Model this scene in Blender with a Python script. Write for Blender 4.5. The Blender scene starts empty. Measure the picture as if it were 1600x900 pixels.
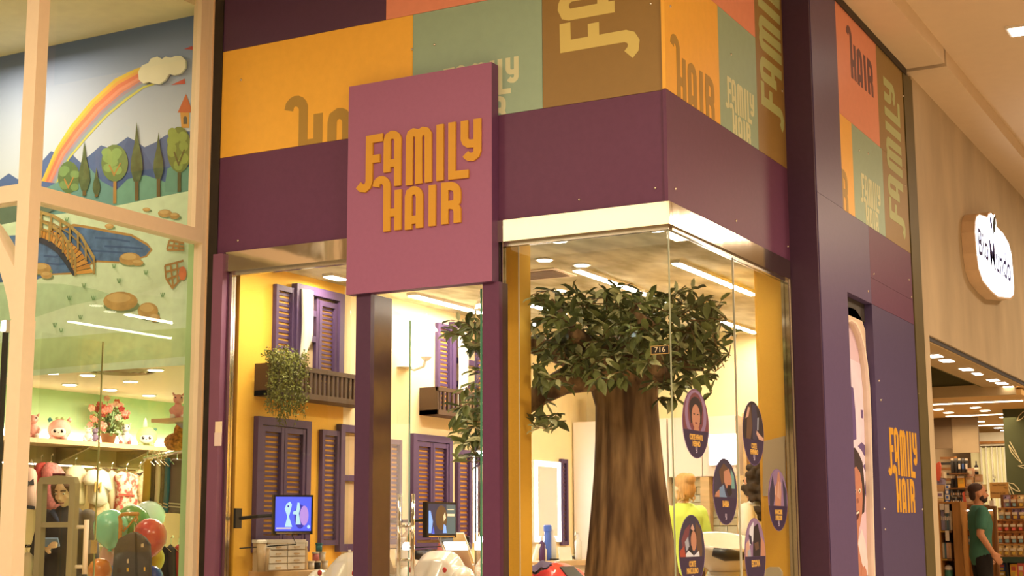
import bpy, bmesh, math, random
from mathutils import Vector, Matrix
random.seed(11)
C = bpy.context.scene.collection
SC = bpy.context.scene

# ------------------------------------------------------------------ camera
FPX, YAW, PITCH, ROLL, CAMH = 2332.8, .495514, .16308, -.0042254, 1.15
_cy, _sy, _cp, _sp, _cr, _sr = (math.cos(YAW), math.sin(YAW), math.cos(PITCH), math.sin(PITCH), math.cos(ROLL), math.sin(ROLL))
_r0 = Vector((_cy, _sy, 0)); _f = Vector((-_sy*_cp, _cy*_cp, _sp)); _u0 = Vector((_sy*_sp, -_cy*_sp, _cp))
CR = _cr*_r0 + _sr*_u0; CU = -_sr*_r0 + _cr*_u0; CF = _f
cam = bpy.data.objects.new('camera', bpy.data.cameras.new('camera')); C.objects.link(cam)
cam.matrix_world = Matrix(((CR.x, CU.x, -CF.x, 0), (CR.y, CU.y, -CF.y, 0), (CR.z, CU.z, -CF.z, CAMH), (0, 0, 0, 1)))
cam.data.sensor_width = 36; cam.data.lens = FPX/1600*36; cam.data.clip_end = 200
SC.camera = cam

# ------------------------------------------------------------------ world, exposure
SC.view_settings.view_transform = 'Standard'; SC.view_settings.look = 'None'
SC.view_settings.exposure = 0.0; SC.view_settings.gamma = 1.0; SC.view_settings.use_curve_mapping = False
SC.cycles.transparent_max_bounces = 24; SC.cycles.max_bounces = 8; SC.cycles.caustics_reflective = False
wd = bpy.data.worlds.new('world'); SC.world = wd; wd.use_nodes = True
wd.node_tree.nodes['Background'].inputs[0].default_value = (1, .74, .47, 1)
wd.node_tree.nodes['Background'].inputs[1].default_value = .30
WARM = (1.0, .76, .5)

# ------------------------------------------------------------------ large area lights (ceiling luminaires of the mall and the shops)
def area(loc, size, power, col=WARM, aim=None, sy=None):
    l = bpy.data.lights.new('ceiling_lamp', 'AREA'); l.energy = power; l.color = col; l.size = size
    if sy: l.shape = 'RECTANGLE'; l.size_y = sy
    o = bpy.data.objects.new('ceiling_lamp', l); C.objects.link(o); o.location = loc
    if aim: o.rotation_euler = (Vector(aim)-Vector(loc)).to_track_quat('-Z', 'Y').to_euler()
    return o
for loc, p in (((-6.3, 2.6, 4.8), 105), ((-3.4, 2.6, 4.8), 165), ((0.4, 4.4, 4.8), 185), ((0.6, 17, 4.85), 190), ((-1.5, -1.5, 4.8), 130)):
    area(loc, 1.2, p)
area((0.6, 8.2, 4.85), 1.2, 125).data.spread = math.radians(135)    # louvred corridor lamps
area((0.9, 10.9, 4.85), 1.2, 220).data.spread = math.radians(150)
area((-7.6, 6.5, 4.4), .8, 34)                       # porch of the children's shop
area((-7.2, 8.6, 2.2), 1.2, 95, (1, .84, .6))       # inside the children's shop
area((-3.7, 20.6, 2.56), .8, 22, (1, .76, .45))  # added lamp to lift the dark back of the food shop
area((-4.0, 18.6, 2.5), 1.6, 46, (1, .72, .4))       # inside the food shop

# ------------------------------------------------------------------ points on planes of the place
def ray(px, py): return CF + CR*((px-800)/FPX) + CU*((450-py)/FPX)
CAMP = Vector((0, 0, CAMH))
def onX(px, py, X): d = ray(px, py); return CAMP + d*(X/d.x)
def onY(px, py, Y): d = ray(px, py); return CAMP + d*(Y/d.y)
def onZ(px, py, Z): d = ray(px, py); return CAMP + d*((Z-CAMH)/d.z)
def at(px, py, t): return CAMP + ray(px, py)*t

# ------------------------------------------------------------------ materials
def lin(c): c /= 255.; return c/12.92 if c <= .04045 else ((c+.055)/1.055)**2.4
def W(r, g, b, k=1.0, light=WARM):
    return tuple(min(.92, max(.006, lin(v)/l*k)) for v, l in zip((r, g, b), light))
MC = {}
def mat(name, col, rough=.6, metal=0., noise=.06, scale=9., bump=0., spec=.35, stretch=(1, 1, 1), coat=0., alt=None, sharp=.25):
    if name in MC: return MC[name]
    m = bpy.data.materials.new(name); m.use_nodes = True; nt = m.node_tree; N = nt.nodes; L = nt.links
    b = N['Principled BSDF']
    b.inputs['Roughness'].default_value = rough; b.inputs['Metallic'].default_value = metal
    b.inputs['Specular IOR Level'].default_value = spec; b.inputs['Coat Weight'].default_value = coat
    tc = N.new('ShaderNodeTexCoord'); mp = N.new('ShaderNodeMapping'); mp.inputs['Scale'].default_value = stretch
    nz = N.new('ShaderNodeTexNoise'); nz.inputs['Scale'].default_value = scale; nz.inputs['Detail'].default_value = 4
    L.new(tc.outputs['Object'], mp.inputs[0]); L.new(mp.outputs[0], nz.inputs['Vector'])
    rp = N.new('ShaderNodeValToRGB'); e = rp.color_ramp.elements
    c2 = alt if alt else tuple(min(.95, v*(1+noise)) for v in col)
    c1 = col if alt else tuple(v*(1-noise) for v in col)
    e[0].position = .5-sharp; e[1].position = .5+sharp
    e[0].color = (*c1, 1); e[1].color = (*c2, 1)
    L.new(nz.outputs['Fac'], rp.inputs[0]); L.new(rp.outputs[0], b.inputs['Base Color'])
    if bump:
        bp = N.new('ShaderNodeBump'); bp.inputs['Strength'].default_value = bump; bp.inputs['Distance'].default_value = .02
        L.new(nz.outputs['Fac'], bp.inputs['Height']); L.new(bp.outputs[0], b.inputs['Normal'])
    MC[name] = m; return m
def emit(name, col, s):
    if name in MC: return MC[name]
    m = bpy.data.materials.new(name); m.use_nodes = True; N = m.node_tree.nodes; b = N['Principled BSDF']
    b.inputs['Base Color'].default_value = (*col, 1); b.inputs['Emission Color'].default_value = (*col, 1); b.inputs['Emission Strength'].default_value = s
    MC[name] = m; return m
def glass(name, tint=(.97, .98, .96), refl=1.0):
    if name in MC: return MC[name]
    m = bpy.data.materials.new(name); m.use_nodes = True; nt = m.node_tree; N = nt.nodes; L = nt.links
    N.remove(N['Principled BSDF']); out = N['Material Output']
    tr = N.new('ShaderNodeBsdfTransparent'); tr.inputs[0].default_value = (*tint, 1)
    gl = N.new('ShaderNodeBsdfGlossy'); gl.inputs['Roughness'].default_value = .0
    fr = N.new('ShaderNodeFresnel'); fr.inputs[0].default_value = 1.5
    ge = N.new('ShaderNodeNewGeometry'); s = N.new('ShaderNodeMath'); s.operation = 'SUBTRACT'; s.inputs[0].default_value = 1
    mu = N.new('ShaderNodeMath'); mu.operation = 'MULTIPLY'; mu2 = N.new('ShaderNodeMath'); mu2.operation = 'MULTIPLY'; mu2.inputs[1].default_value = refl
    L.new(ge.outputs['Backfacing'], s.inputs[1]); L.new(fr.outputs[0], mu.inputs[0]); L.new(s.outputs[0], mu.inputs[1]); L.new(mu.outputs[0], mu2.inputs[0])
    mx = N.new('ShaderNodeMixShader'); L.new(mu2.outputs[0], mx.inputs[0]); L.new(tr.outputs[0], mx.inputs[1]); L.new(gl.outputs[0], mx.inputs[2])
    L.new(mx.outputs[0], out.inputs[0]); MC[name] = m; return m

# ------------------------------------------------------------------ mesh builder
class MB:
    def __init__(s): s.v = []; s.f = []
    def add(s, v, f):
        n = len(s.v); s.v += [Vector(p) for p in v]; s.f += [tuple(i+n for i in q) for q in f]; return s
    def box(s, x0, x1, y0, y1, z0, z1):
        x0, x1 = sorted((x0, x1)); y0, y1 = sorted((y0, y1)); z0, z1 = sorted((z0, z1))
        return s.add([(x0, y0, z0), (x1, y0, z0), (x1, y1, z0), (x0, y1, z0), (x0, y0, z1), (x1, y0, z1), (x1, y1, z1), (x0, y1, z1)],
                     [(3, 2, 1, 0), (4, 5, 6, 7), (0, 1, 5, 4), (1, 2, 6, 5), (2, 3, 7, 6), (3, 0, 4, 7)])
    def obox(s, c, u, v, w):
        c, u, v, w = map(Vector, (c, u, v, w))
        if u.cross(v).dot(w) < 0: u = -u
        return s.add([c-u-v-w, c+u-v-w, c+u+v-w, c-u+v-w, c-u-v+w, c+u-v+w, c+u+v+w, c-u+v+w],
                     [(3, 2, 1, 0), (4, 5, 6, 7), (0, 1, 5, 4), (1, 2, 6, 5), (2, 3, 7, 6), (3, 0, 4, 7)])
    def prism(s, pts, e):
        pts = [Vector(p) for p in pts]; e = Vector(e); n = len(pts)
        nr = Vector()
        for i in range(n): nr += pts[i].cross(pts[(i+1) % n])
        if nr.dot(e) < 0: pts.reverse()
        return s.add(pts + [p+e for p in pts], [tuple(range(n-1, -1, -1)), tuple(range(n, 2*n))] + [(i, (i+1) % n, n+(i+1) % n, n+i) for i in range(n)])
    def rings(s, rs, cap=True):
        n = len(rs[0]); b = len(s.v); vs = [p for r in rs for p in r]; fs = []
        for k in range(len(rs)-1):
            for i in range(n): fs.append((k*n+i, k*n+(i+1) % n, (k+1)*n+(i+1) % n, (k+1)*n+i))
        if cap: fs += [tuple(range(n-1, -1, -1)), tuple(range((len(rs)-1)*n, len(rs)*n))]
        return s.add(vs, fs)
    def tube(s, pts, r, n=8):
        pts = [Vector(p) for p in pts]; k = len(pts)
        if not hasattr(r, '__len__'): r = [r]*k
        up = None; rs = []
        for i, p in enumerate(pts):
            t = (pts[min(i+1, k-1)]-pts[max(i-1, 0)]).normalized()
            if up is None: up = Vector((0, 0, 1)) if abs(t.z) < .9 else Vector((1, 0, 0))
            a = (up - t*up.dot(t))
            a = a.normalized() if a.length > 1e-5 else t.orthogonal().normalized()
            up = a; b = t.cross(a)
            rs.append([p + (a*math.cos(q*2*math.pi/n) + b*math.sin(q*2*math.pi/n))*r[i] for q in range(n)])
        return s.rings(rs)
    def lathe(s, prof, c, n=16, sx=1., sy=1.):
        c = Vector(c)
        return s.rings([[c + Vector((max(r, 1e-4)*math.cos(2*math.pi*i/n)*sx, max(r, 1e-4)*math.sin(2*math.pi*i/n)*sy, z)) for i in range(n)] for r, z in prof])
    def ell(s, c, r, n=12, m=8, rot=None):
        c = Vector(c); r = (r, r, r) if not hasattr(r, '__len__') else r; rs = []
        for j in range(m+1):
            a = -math.pi/2 + math.pi*j/m; ca = max(math.cos(a), 1e-3); ring = []
            for i in range(n):
                p = Vector((r[0]*ca*math.cos(2*math.pi*i/n), r[1]*ca*math.sin(2*math.pi*i/n), r[2]*math.sin(a)))
                if rot: p = rot @ p
                ring.append(c+p)
            rs.append(ring)
        return s.rings(rs)
    def cap(s, a, b, ra, rb, n=10):         # tapered capsule
        a, b = Vector(a), Vector(b); s.ell(a, ra, n, 6); s.ell(b, rb, n, 6); return s.tube([a, b], [ra, rb], n)
    def mesh(s, name, o=(0, 0, 0), smooth=False):
        me = bpy.data.meshes.new(name); o = Vector(o)
        me.from_pydata([tuple(p-o) for p in s.v], [], s.f); me.update()
        if smooth: me.shade_smooth()
        return me
ORI = {}
def link(o, parent=None):
    C.objects.link(o)
    if parent: o.parent = parent
    return o
def T(name, label, cat, loc=(0, 0, 0), group=None):
    o = bpy.data.objects.new(name, None); link(o); o.location = loc; o.empty_display_size = .05
    o['label'] = label; o['category'] = cat
    if group: o['group'] = group
    ORI[o] = Vector(loc); return o
def P(mb, name, m, parent, smooth=False, label=None, kind=None):
    og = ORI.get(parent, Vector())
    o = bpy.data.objects.new(name, mb.mesh(name, og, smooth) if isinstance(mb, MB) else mb); link(o, parent)
    if m: o.data.materials.clear(); o.data.materials.append(m)
    ORI[o] = og
    if label: o['label'] = label
    if kind: o['kind'] = kind
    return o
def S(mb, name, m, label, cat, group=None, smooth=False, kind=None):
    lo = Vector([min(p[i] for p in mb.v) for i in range(3)]); hi = Vector([max(p[i] for p in mb.v) for i in range(3)])
    og = Vector(((lo.x+hi.x)/2, (lo.y+hi.y)/2, lo.z))
    o = bpy.data.objects.new(name, mb.mesh(name, og, smooth)); link(o); o.location = og; o.data.materials.append(m)
    o['label'] = label; o['category'] = cat
    if group: o['group'] = group
    if kind: o['kind'] = kind
    ORI[o] = og; return o
def ST(name, mb, m, parent=None, smooth=False):
    o = bpy.data.objects.new(name, mb.mesh(name, (0, 0, 0), smooth)); link(o, parent); o.data.materials.append(m)
    o['kind'] = 'structure'; ORI[o] = Vector(); return o
def dup(root, loc, label=None, group=None, rz=None):
    r = root.copy(); link(r); r.location = loc
    if rz is not None: r.rotation_euler = (0, 0, rz)
    if label: r['label'] = label
    if group: r['group'] = group
    def kids(a, b):
        for ch in list(a.children):
            c = ch.copy(); link(c, b); kids(ch, c)
    kids(root, r); return r
def evalmesh(o):
    dg = bpy.context.evaluated_depsgraph_get(); dg.update()
    me = bpy.data.meshes.new_from_object(o.evaluated_get(dg)); return me
def remesh(mb, voxel, smooth=4, og=(0, 0, 0)):
    o = bpy.data.objects.new('tmp', mb.mesh('tmp', og)); C.objects.link(o)
    md = o.modifiers.new('r', 'REMESH'); md.mode = 'VOXEL'; md.voxel_size = voxel
    if smooth: s = o.modifiers.new('s', 'SMOOTH'); s.iterations = smooth; s.factor = .5
    me = evalmesh(o); bpy.data.objects.remove(o); me.shade_smooth(); return me
class Fr:                                   # a 2-D frame on a wall: u along, v up, d outward
    def __init__(s, o, u, n, v=(0, 0, 1)): s.o, s.u, s.v, s.n = Vector(o), Vector(u), Vector(v), Vector(n)
    def p(s, u, v, d=0): return s.o + s.u*u + s.v*v + s.n*d
    def uv(s, q): q = Vector(q)-s.o; return q.dot(s.u), q.dot(s.v)
    def pix(s, px, py, d=0):
        r = ray(px, py); t = ((s.o + s.n*d) - CAMP).dot(s.n)/r.dot(s.n); return s.uv(CAMP + r*t)
    def box(s, mb, u0, u1, v0, v1, d0, d1):
        return mb.prism([s.p(u0, v0, d0), s.p(u1, v0, d0), s.p(u1, v1, d0), s.p(u0, v1, d0)], s.n*(d1-d0))
    def poly(s, mb, uv, d0, d1): return mb.prism([s.p(a, b, d0) for a, b in uv], s.n*(d1-d0))
def clip(poly, r):
    for ax, sg, lim in ((0, 1, r[0]), (0, -1, r[1]), (1, 1, r[2]), (1, -1, r[3])):
        out = []
        for i in range(len(poly)):
            a, b = poly[i], poly[(i+1) % len(poly)]; da, db = (a[ax]-lim)*sg, (b[ax]-lim)*sg
            if da >= 0: out.append(a)
            if da*db < 0: t = da/(da-db); out.append((a[0]+(b[0]-a[0])*t, a[1]+(b[1]-a[1])*t))
        poly = out
        if len(poly) < 3: return []
    return poly
def strokes(lines, w):                      # polylines -> convex quads
    out = []
    for l0 in lines:
        ln = [l0[0]]
        for p in l0[1:]:
            if math.hypot(p[0]-ln[-1][0], p[1]-ln[-1][1]) > w*.3: ln.append(p)
        if len(ln) == 1: ln.append(l0[-1])
        n = len(ln); L, R = [], []
        for i in range(n):
            a, b = ln[max(i-1, 0)], ln[min(i+1, n-1)]
            if 0 < i < n-1:
                d1 = Vector((ln[i][0]-a[0], ln[i][1]-a[1])).normalized(); d2 = Vector((b[0]-ln[i][0], b[1]-ln[i][1])).normalized()
                t = (d1+d2); t = t.normalized() if t.length > .1 else d1; k = min(1.5, 1/max(.3, t.dot(d1)))
            else: t = Vector((b[0]-a[0], b[1]-a[1])).normalized(); k = 1
            nx, ny = -t.y*w/2*k, t.x*w/2*k
            L.append((ln[i][0]+nx, ln[i][1]+ny)); R.append((ln[i][0]-nx, ln[i][1]-ny))
        for i in range(n-1): out.append([L[i], L[i+1], R[i+1], R[i]])
    return out
def ngon(cx, cy, rx, ry, n=20, a0=0, a1=2*math.pi):
    return [(cx+rx*math.cos(a0+(a1-a0)*i/n), cy+ry*math.sin(a0+(a1-a0)*i/n)) for i in range(n if abs(a1-a0) > 6.2 else n+1)]
def text(body, fr, u, v, size, m, parent, name='lettering', d=.001, sx=1., th=.001, rot=0., bold=0.):
    cu = bpy.data.curves.new('t', 'FONT'); cu.body = body; cu.size = size; cu.align_x = 'CENTER'; cu.align_y = 'CENTER'; cu.extrude = th/2; cu.offset = bold; cu.resolution_u = 3
    o = bpy.data.objects.new('t', cu); C.objects.link(o); me = evalmesh(o); bpy.data.objects.remove(o)
    og = ORI.get(parent, Vector()); c, s_ = math.cos(rot), math.sin(rot)
    for q in me.vertices:
        a, b = q.co.x*sx, q.co.y; q.co = fr.p(u + a*c - b*s_, v + a*s_ + b*c, d + th/2 + q.co.z) - og
    me.name = name; o = bpy.data.objects.new(name, me); link(o, parent); me.materials.clear(); me.materials.append(m); ORI[o] = og
    return o

# ------------------------------------------------------------------ materials of the shell
INL = (1, .84, .6)
m_purple = mat('purple vinyl', W(103, 54, 69), .42, noise=.05, scale=30, spec=.22)
m_purple_d = mat('deep purple vinyl', W(84, 48, 62), .42, noise=.05, scale=30)
m_purple_b = mat('blue purple vinyl', W(92, 67, 88), .4, noise=.05, scale=30)
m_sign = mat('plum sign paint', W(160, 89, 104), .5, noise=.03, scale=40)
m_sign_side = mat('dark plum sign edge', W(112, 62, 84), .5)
m_gold = mat('ochre letter acrylic', W(214, 142, 34), .45, noise=.02)
m_yellow = mat('yellow vinyl', W(248, 168, 52), .42, noise=.03, scale=20)
m_yellow_t = mat('ochre print', W(176, 126, 46), .45, noise=.02)
m_teal = mat('sage vinyl', W(152, 162, 120), .42, noise=.03, scale=20)
m_teal_t = mat('pale sage print', W(214, 196, 136), .45, noise=.02)
m_olive = mat('olive brown vinyl', W(148, 106, 48), .42, noise=.03, scale=20)
m_olive_t = mat('straw print', W(216, 178, 88), .45, noise=.02)
m_olive_t2 = mat('dull straw print', W(176, 166, 96), .45, noise=.02)
m_salmon = mat('salmon vinyl', W(232, 134, 90), .42, noise=.03, scale=20)
m_salmon_t = mat('plum print', W(110, 62, 56), .45)
m_steel = mat('polished stainless steel', (.78, .72, .62), .08, 1., noise=.02, scale=3, bump=.12, stretch=(1, 1, .3))
m_steel_f = mat('brushed steel profile', (.62, .58, .52), .25, 1., noise=.05, scale=20)
m_chrome = mat('chrome', (.8, .76, .7), .1, 1., noise=.02)
m_dark = mat('black brown trim', W(48, 36, 24), .5, noise=.2)
m_trim = mat('dark olive metal trim', W(92, 72, 34), .5, noise=.1, scale=4)
m_concrete = mat('burnished concrete plaster', W(192, 155, 108), .7, noise=.16, scale=2.2, bump=.04, stretch=(1, 1, .45))
m_ceil = mat('ceiling paint', W(220, 176, 124), .85, noise=.02)
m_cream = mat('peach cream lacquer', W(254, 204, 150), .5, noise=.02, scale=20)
m_floor = mat('polished porcelain floor', W(205, 170, 125), .18, noise=.06, scale=2)
m_wallop = mat('beige mall wall', W(216, 176, 126), .7, noise=.06, scale=1)
m_glass = glass('clear shop glass')
m_gedge = mat('green glass edge', (.12, .42, .3), .15, noise=.05)
m_white = mat('white plastic', (.85, .82, .76), .4, noise=.02)
m_black = mat('black plastic', (.015, .014, .014), .35, noise=.1)
m_lamp = emit('lamp diffuser', (1, .93, .8), 9.)
m_led = emit('linear led diffuser', (1, .92, .78), 34.)
m_ywall = mat('yellow textured wallpaper', W(246, 166, 52, 1.15, INL), .75, noise=.06, scale=60, bump=.06, stretch=(1, 1, 3))
m_fhwall = mat('pale and lit wall paint', (.9, .76, .46), .75, noise=.03)

CX, YF, XS, YE = -2.932, 7.18, -2.748, 9.21
FR = Fr((0, YF+.02, 0), (1, 0, 0), (0, -1, 0)); SI = Fr((CX-.02, 0, 0), (0, 1, 0), (1, 0, 0)); RW = Fr((XS-.02, 0, 0), (0, 1, 0), (1, 0, 0))

# ------------------------------------------------------------------ mall shell
floor = ST('floor', MB().box(-14, 7, -9, 40, -.1, 0), m_floor)
ceil = ST('ceiling', MB().box(-2.43, 7, 7.2, 40, 5.0, 5.1), m_ceil)
ST('ceiling_hall', MB().box(-14, 7, -9, 7.2, 4.87, 4.97), m_ceil)
tr = ST('trim_1', MB().box(-2.76, -2.43, 9.0, 11.83, 4.87, 5.1), m_ceil)
ST('trim_2', MB().box(-2.9, -2.43, 12.0, 40, 4.87, 5.1), m_ceil)
ST('trim_3', MB().box(-2.9, -2.46, 11.83, 11.9, 4.9, 5.1), m_dark)
ST('trim_4', MB().box(-2.85, -2.43, 11.9, 12.0, 4.865, 5.1), m_ceil)
ST('shadow_gap', MB().box(-2.9, -2.735, 9.21, 11.83, 4.815, 4.87), m_dark)  # dark strip put in for the shadow gap under the ceiling
ST('wall_opposite', MB().box(-14, 7, -7.2, -7, 0, 4.87), m_wallop)
ST('wall_corridor', MB().box(5.5, 5.7, -7, 40, 0, 5.0), m_wallop)
t = T('ceiling_light', 'square white panel lamp set flush in the mall ceiling, top right corner', 'lamp', (-1.55, 11.65, 4.985))
P(MB().box(-1.9, -1.15, 11.54, 11.77, 4.98, 5.0), 'frame', m_white, t); P(MB().box(-1.88, -1.17, 11.56, 11.75, 4.975, 4.981), 'diffuser', m_lamp, t)
for i, (x, y) in enumerate(((.4, 4.4), (-3.4, 2.6), (-6.5, 2.6))):    # luminaires behind the photographer that the glass mirrors
    z = 4.87
    t = T('ceiling_light', 'white panel lamp in the hall ceiling, %s, outside the picture' % ('nearest the corridor', 'in front of the plum sign', 'in front of the children shop')[i], 'lamp', (x, y, z-.02))
    P(MB().box(x-.32, x+.32, y-.32, y+.32, z-.03, z), 'frame', m_white, t); P(MB().box(x-.29, x+.29, y-.29, y+.29, z-.035, z-.029), 'diffuser', m_lamp, t)

t = T('ceiling_light', 'large luminous reflected glow panel added behind the photographer to brighten the steel header', 'lamp', (-7.6, -1.8, 4.84))  # added glowing panel, out of view, for a bright reflection in the header
P(MB().box(-9.3, -6.1, -3.3, -.5, 4.84, 4.87), 'frame', m_white, t); P(MB().box(-9.2, -6.2, -3.2, -.6, 4.835, 4.841), 'diffuser', emit('reflected glow panel', (1, .9, .56), 2.0), t)

# ------------------------------------------------------------------ logo lettering of the hair salon (unit: metres on the sign)
def lg(x, y):
    top = 125-85*(x-30)/502; bot = 860-45*(x-28)/507
    return ((x-30)/502*.985, (bot-y)/(bot-top)*1.25)
def arcp(cx, cy, rx, ry, a0, a1, n=7): return [(cx+rx*math.cos(math.radians(a0+(a1-a0)*i/n)), cy-ry*math.sin(math.radians(a0+(a1-a0)*i/n))) for i in range(n+1)]
LOGO = {}
def glyph(k, *lines): LOGO[k] = [[lg(*p) for p in ln] for ln in lines]
glyph('F', [(160, 308), (112, 316), (112, 466)] + arcp(91, 467, 20, 23, -15, -150), [(112, 388), (150, 382)])
glyph('A', [(176, 433), (176, 318)] + arcp(195, 318, 19, 19, 170, 10) + [(214, 316), (214, 481)], [(176, 403), (214, 398)])
glyph('M', [(255, 479), (255, 310)] + arcp(271.5, 308, 16, 17, 165, 15) + [(288, 306), (288, 474)], [(288, 306)] + arcp(304.5, 303, 16, 17, 165, 15) + [(321, 302), (321, 469)])
glyph('I', [(361, 264), (361, 464)])
glyph('L', [(402, 257), (402, 446), (458, 440)])
glyph('Y', [(444, 252), (444, 316)] + arcp(463, 316, 19, 19, 200, 270, 4) + [(487, 332)], [(487, 245), (487, 360)] + arcp(466, 358, 21, 24, -15, -150))
glyph('H', [(137, 485)] + arcp(157, 484, 20, 24, 170, 15) + [(177, 484), (177, 641)], [(216, 495), (216, 636)], [(177, 577), (216, 573)])
glyph('a', [(253, 635), (253, 520)] + arcp(272, 517, 19, 20, 170, 10) + [(291, 516), (291, 629)], [(253, 603), (291, 598)])
glyph('i', [(335, 479), (335, 623)])
glyph('R', [(378, 617), (378, 485), (398, 483)] + arcp(400, 508, 20, 25, 80, 0, 4) + [(420, 528)] + arcp(402, 530, 18, 20, 0, -80, 4) + [(378, 552)], [(400, 550)] + arcp(402, 568, 18, 18, 70, 0, 3) + [(420, 570), (420, 612)])
FAM, HAI = 'FAMILY', 'HaiR'
def lettering(fr, keys, u0, v0, s, m, parent, d=.0005, th=.0015, rot=False, rect=None, w=.047):
    """letters of the logo: logo origin at (u0, v0), scale s; rot turns the line to read upward"""
    for k in keys:
        mb = MB()
        ls = [[((u0 - b*s, v0 + a*s) if rot else (u0 + a*s, v0 + b*s)) for a, b in ln] for ln in LOGO[k]]
        for i, ln in enumerate(ls):
            for j, q in enumerate(strokes([ln], w*s)):
                if rect: q = clip(q, rect)
                if len(q) >= 3: fr.poly(mb, q, d, d+th-i*.0004-j*.00003)
        if mb.v: P(mb, 'letter', m, parent)
def place(fr, refA, pxA, refB, pxB, reftop, pxtop):
    """logo placement from two upright strokes and one top seen in the photo"""
    ua = fr.pix(*pxA, .02)[0]; ub = fr.pix(*pxB, .02)[0]; s = (ub-ua)/(refB-refA)
    return ua - refA*s, fr.pix(*pxtop, .02)[1] - reftop*s, s

# ------------------------------------------------------------------ hair salon: fascia of coloured panels
def rivets(fr, pts, parent, d=.02):
    for px in pts:
        u, v = fr.pix(*px, d); c = fr.p(u, v, d)
        P(MB().ell(c, .0085, 8, 4), 'rivet', m_steel_f, parent, True)
def panel(fr, parent, u0, u1, v0, v1, m, d=.02): return P(fr.box(MB(), u0+.001, u1-.001, v0+.001, v1-.001, 0, d), 'panel', m, parent)
wf = ST('wall_front', MB().box(-5.98, CX-.021, 7.2, 7.25, 2.881, 4.87), m_dark)
ws = ST('wall_side', MB().box(CX-.07, CX-.02, 7.2, YE, 2.881, 4.87), m_dark)
Z0, Z1, Z2, Z3 = 2.88, 3.493, 4.19, 4.87
xa, xb, xc = -4.54, FR.pix(848, 160, .02)[0], FR.pix(603, 30, .02)[0]
panel(FR, wf, -5.97, CX-.02, Z0, Z1, m_purple)
py = panel(FR, wf, -5.97, xa, Z1, Z2, m_yellow); pt = panel(FR, wf, xa, xb, Z1, Z2, m_teal); po = panel(FR, wf, xb, CX-.02, Z1, Z2, m_olive)
panel(FR, wf, -5.97, xc, Z2, Z3, m_purple_d); panel(FR, wf, xc, xb, Z2, Z3, m_salmon); panel(FR, wf, xb, CX-.02, Z2, Z3, m_olive)
pl = place(FR, lg(177, 0)[0], (474, 200), lg(216, 0)[0], (497, 195), lg(157, 450)[1], (463, 152))
lettering(FR, HAI, *pl, m_yellow_t, py, .02, rect=(-5.97, xa, Z1, Z2))
pl = place(FR, lg(361, 0)[0], (769, 110), lg(487, 0)[0], (806.7, 100), lg(402, 250)[1], (783, 90))
lettering(FR, FAM+HAI, *pl, m_teal_t, pt, .02, rect=(xa, xb, Z1, Z2))
ua, va = FR.pix(877, 68, .02); ub, vb = FR.pix(1003, 72, .02); _, v2 = FR.pix(933, 15, .02); _, v1 = FR.pix(933, 64, .02)
s = (v2-v1)/(lg(176, 0)[0]-lg(112, 0)[0])
lettering(FR, FAM, ua + lg(112, 305)[1]*s, v1 - lg(112, 0)[0]*s, s, m_olive_t, po, .02, rot=True, rect=(xb, CX, Z1, Z2+.66))
rivets(FR, ((377, 125), (644, 77), (679, 70), (1017, 6), (1024, 294), (372, 376), (905, 312)), wf)
# side of the fascia
ya, yb, zs = SI.pix(1124, 120, .02)[0], SI.pix(1183, 150, .02)[0], SI.pix(1150, 33, .02)[1]
panel(SI, ws, YF-.018, YE, Z0, Z1, m_purple)
py = panel(SI, ws, YF-.018, ya, Z1, zs, m_yellow); pt = panel(SI, ws, ya, yb, Z1, zs, m_teal); po = panel(SI, ws, yb, YE, Z1, Z3, m_olive)
panel(SI, ws, YF-.018, yb, zs, Z3, m_salmon)
pl = place(SI, lg(177, 0)[0], (1060, 110), lg(420, 0)[0], (1113.5, 150), lg(157, 450)[1], (1050, 53))
lettering(SI, HAI, *pl, m_yellow_t, py, .02, rect=(YF, ya, Z1, zs))
pl = place(SI, lg(112, 0)[0], (1137.5, 140), lg(487, 0)[0], (1176.5, 160), lg(112, 305)[1], (1136, 119))
lettering(SI, FAM+HAI, *pl, m_teal_t, pt, .02, rect=(ya, yb, Z1, zs))
u1, _ = SI.pix(1190, 155, .02); u2, _ = SI.pix(1223, 190, .02); s = (u2-u1)/(lg(112, 305)[1]-lg(112, 490)[1]); v1 = SI.pix(1203, 165, .02)[1]
lettering(SI, FAM, u1 + lg(112, 305)[1]*s, v1 - lg(112, 0)[0]*s, s, m_olive_t2, po, .02, rot=True, rect=(yb, YE, Z1, Z3))
rivets(SI, ((1047, 10), (1142, 85), (1055, 295), (1150, 345), (1231, 385), (1222, 142)), ws)

# right flank of the salon: return wall, niche wall
wr = ST('wall_right', MB().box(-3.17, XS-.09, YE+.002, 11.74, 0, 4.87), m_dark)
P(MB().box(CX-.24, XS-.001, YE-.002, YE+.018, 0, 4.87), 'panel', mat('shaded purple vinyl', W(72, 40, 52), .45, noise=.05, scale=30), wr)  # darker copy of the deep purple vinyl, shade painted into the colour
RP = Fr((XS-.02, 0, 0), (0, 1, 0), (1, 0, 0))
def rp(u0, u1, v0, v1, m, d=.02): return P(RP.box(MB(), u0+.001, u1-.001, v0, v1-.002, -.07, d), 'panel', m, wr)
n0, n1, nz = 9.846, 10.478, 2.757; zt = 3.325
t0, t1, t2 = 9.83, RP.pix(1374, 200, .02)[0], RP.pix(1333, 260, .02)[0]; zsal = RP.pix(1340, 200, .02)[1]; t3 = RP.pix(1381, 300, .02)[0]
rp(YE+.02, n0, 0, zt, m_purple_b, .024); rp(YE+.02, t0, zt, 4.82, m_purple_b, .024)
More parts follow.
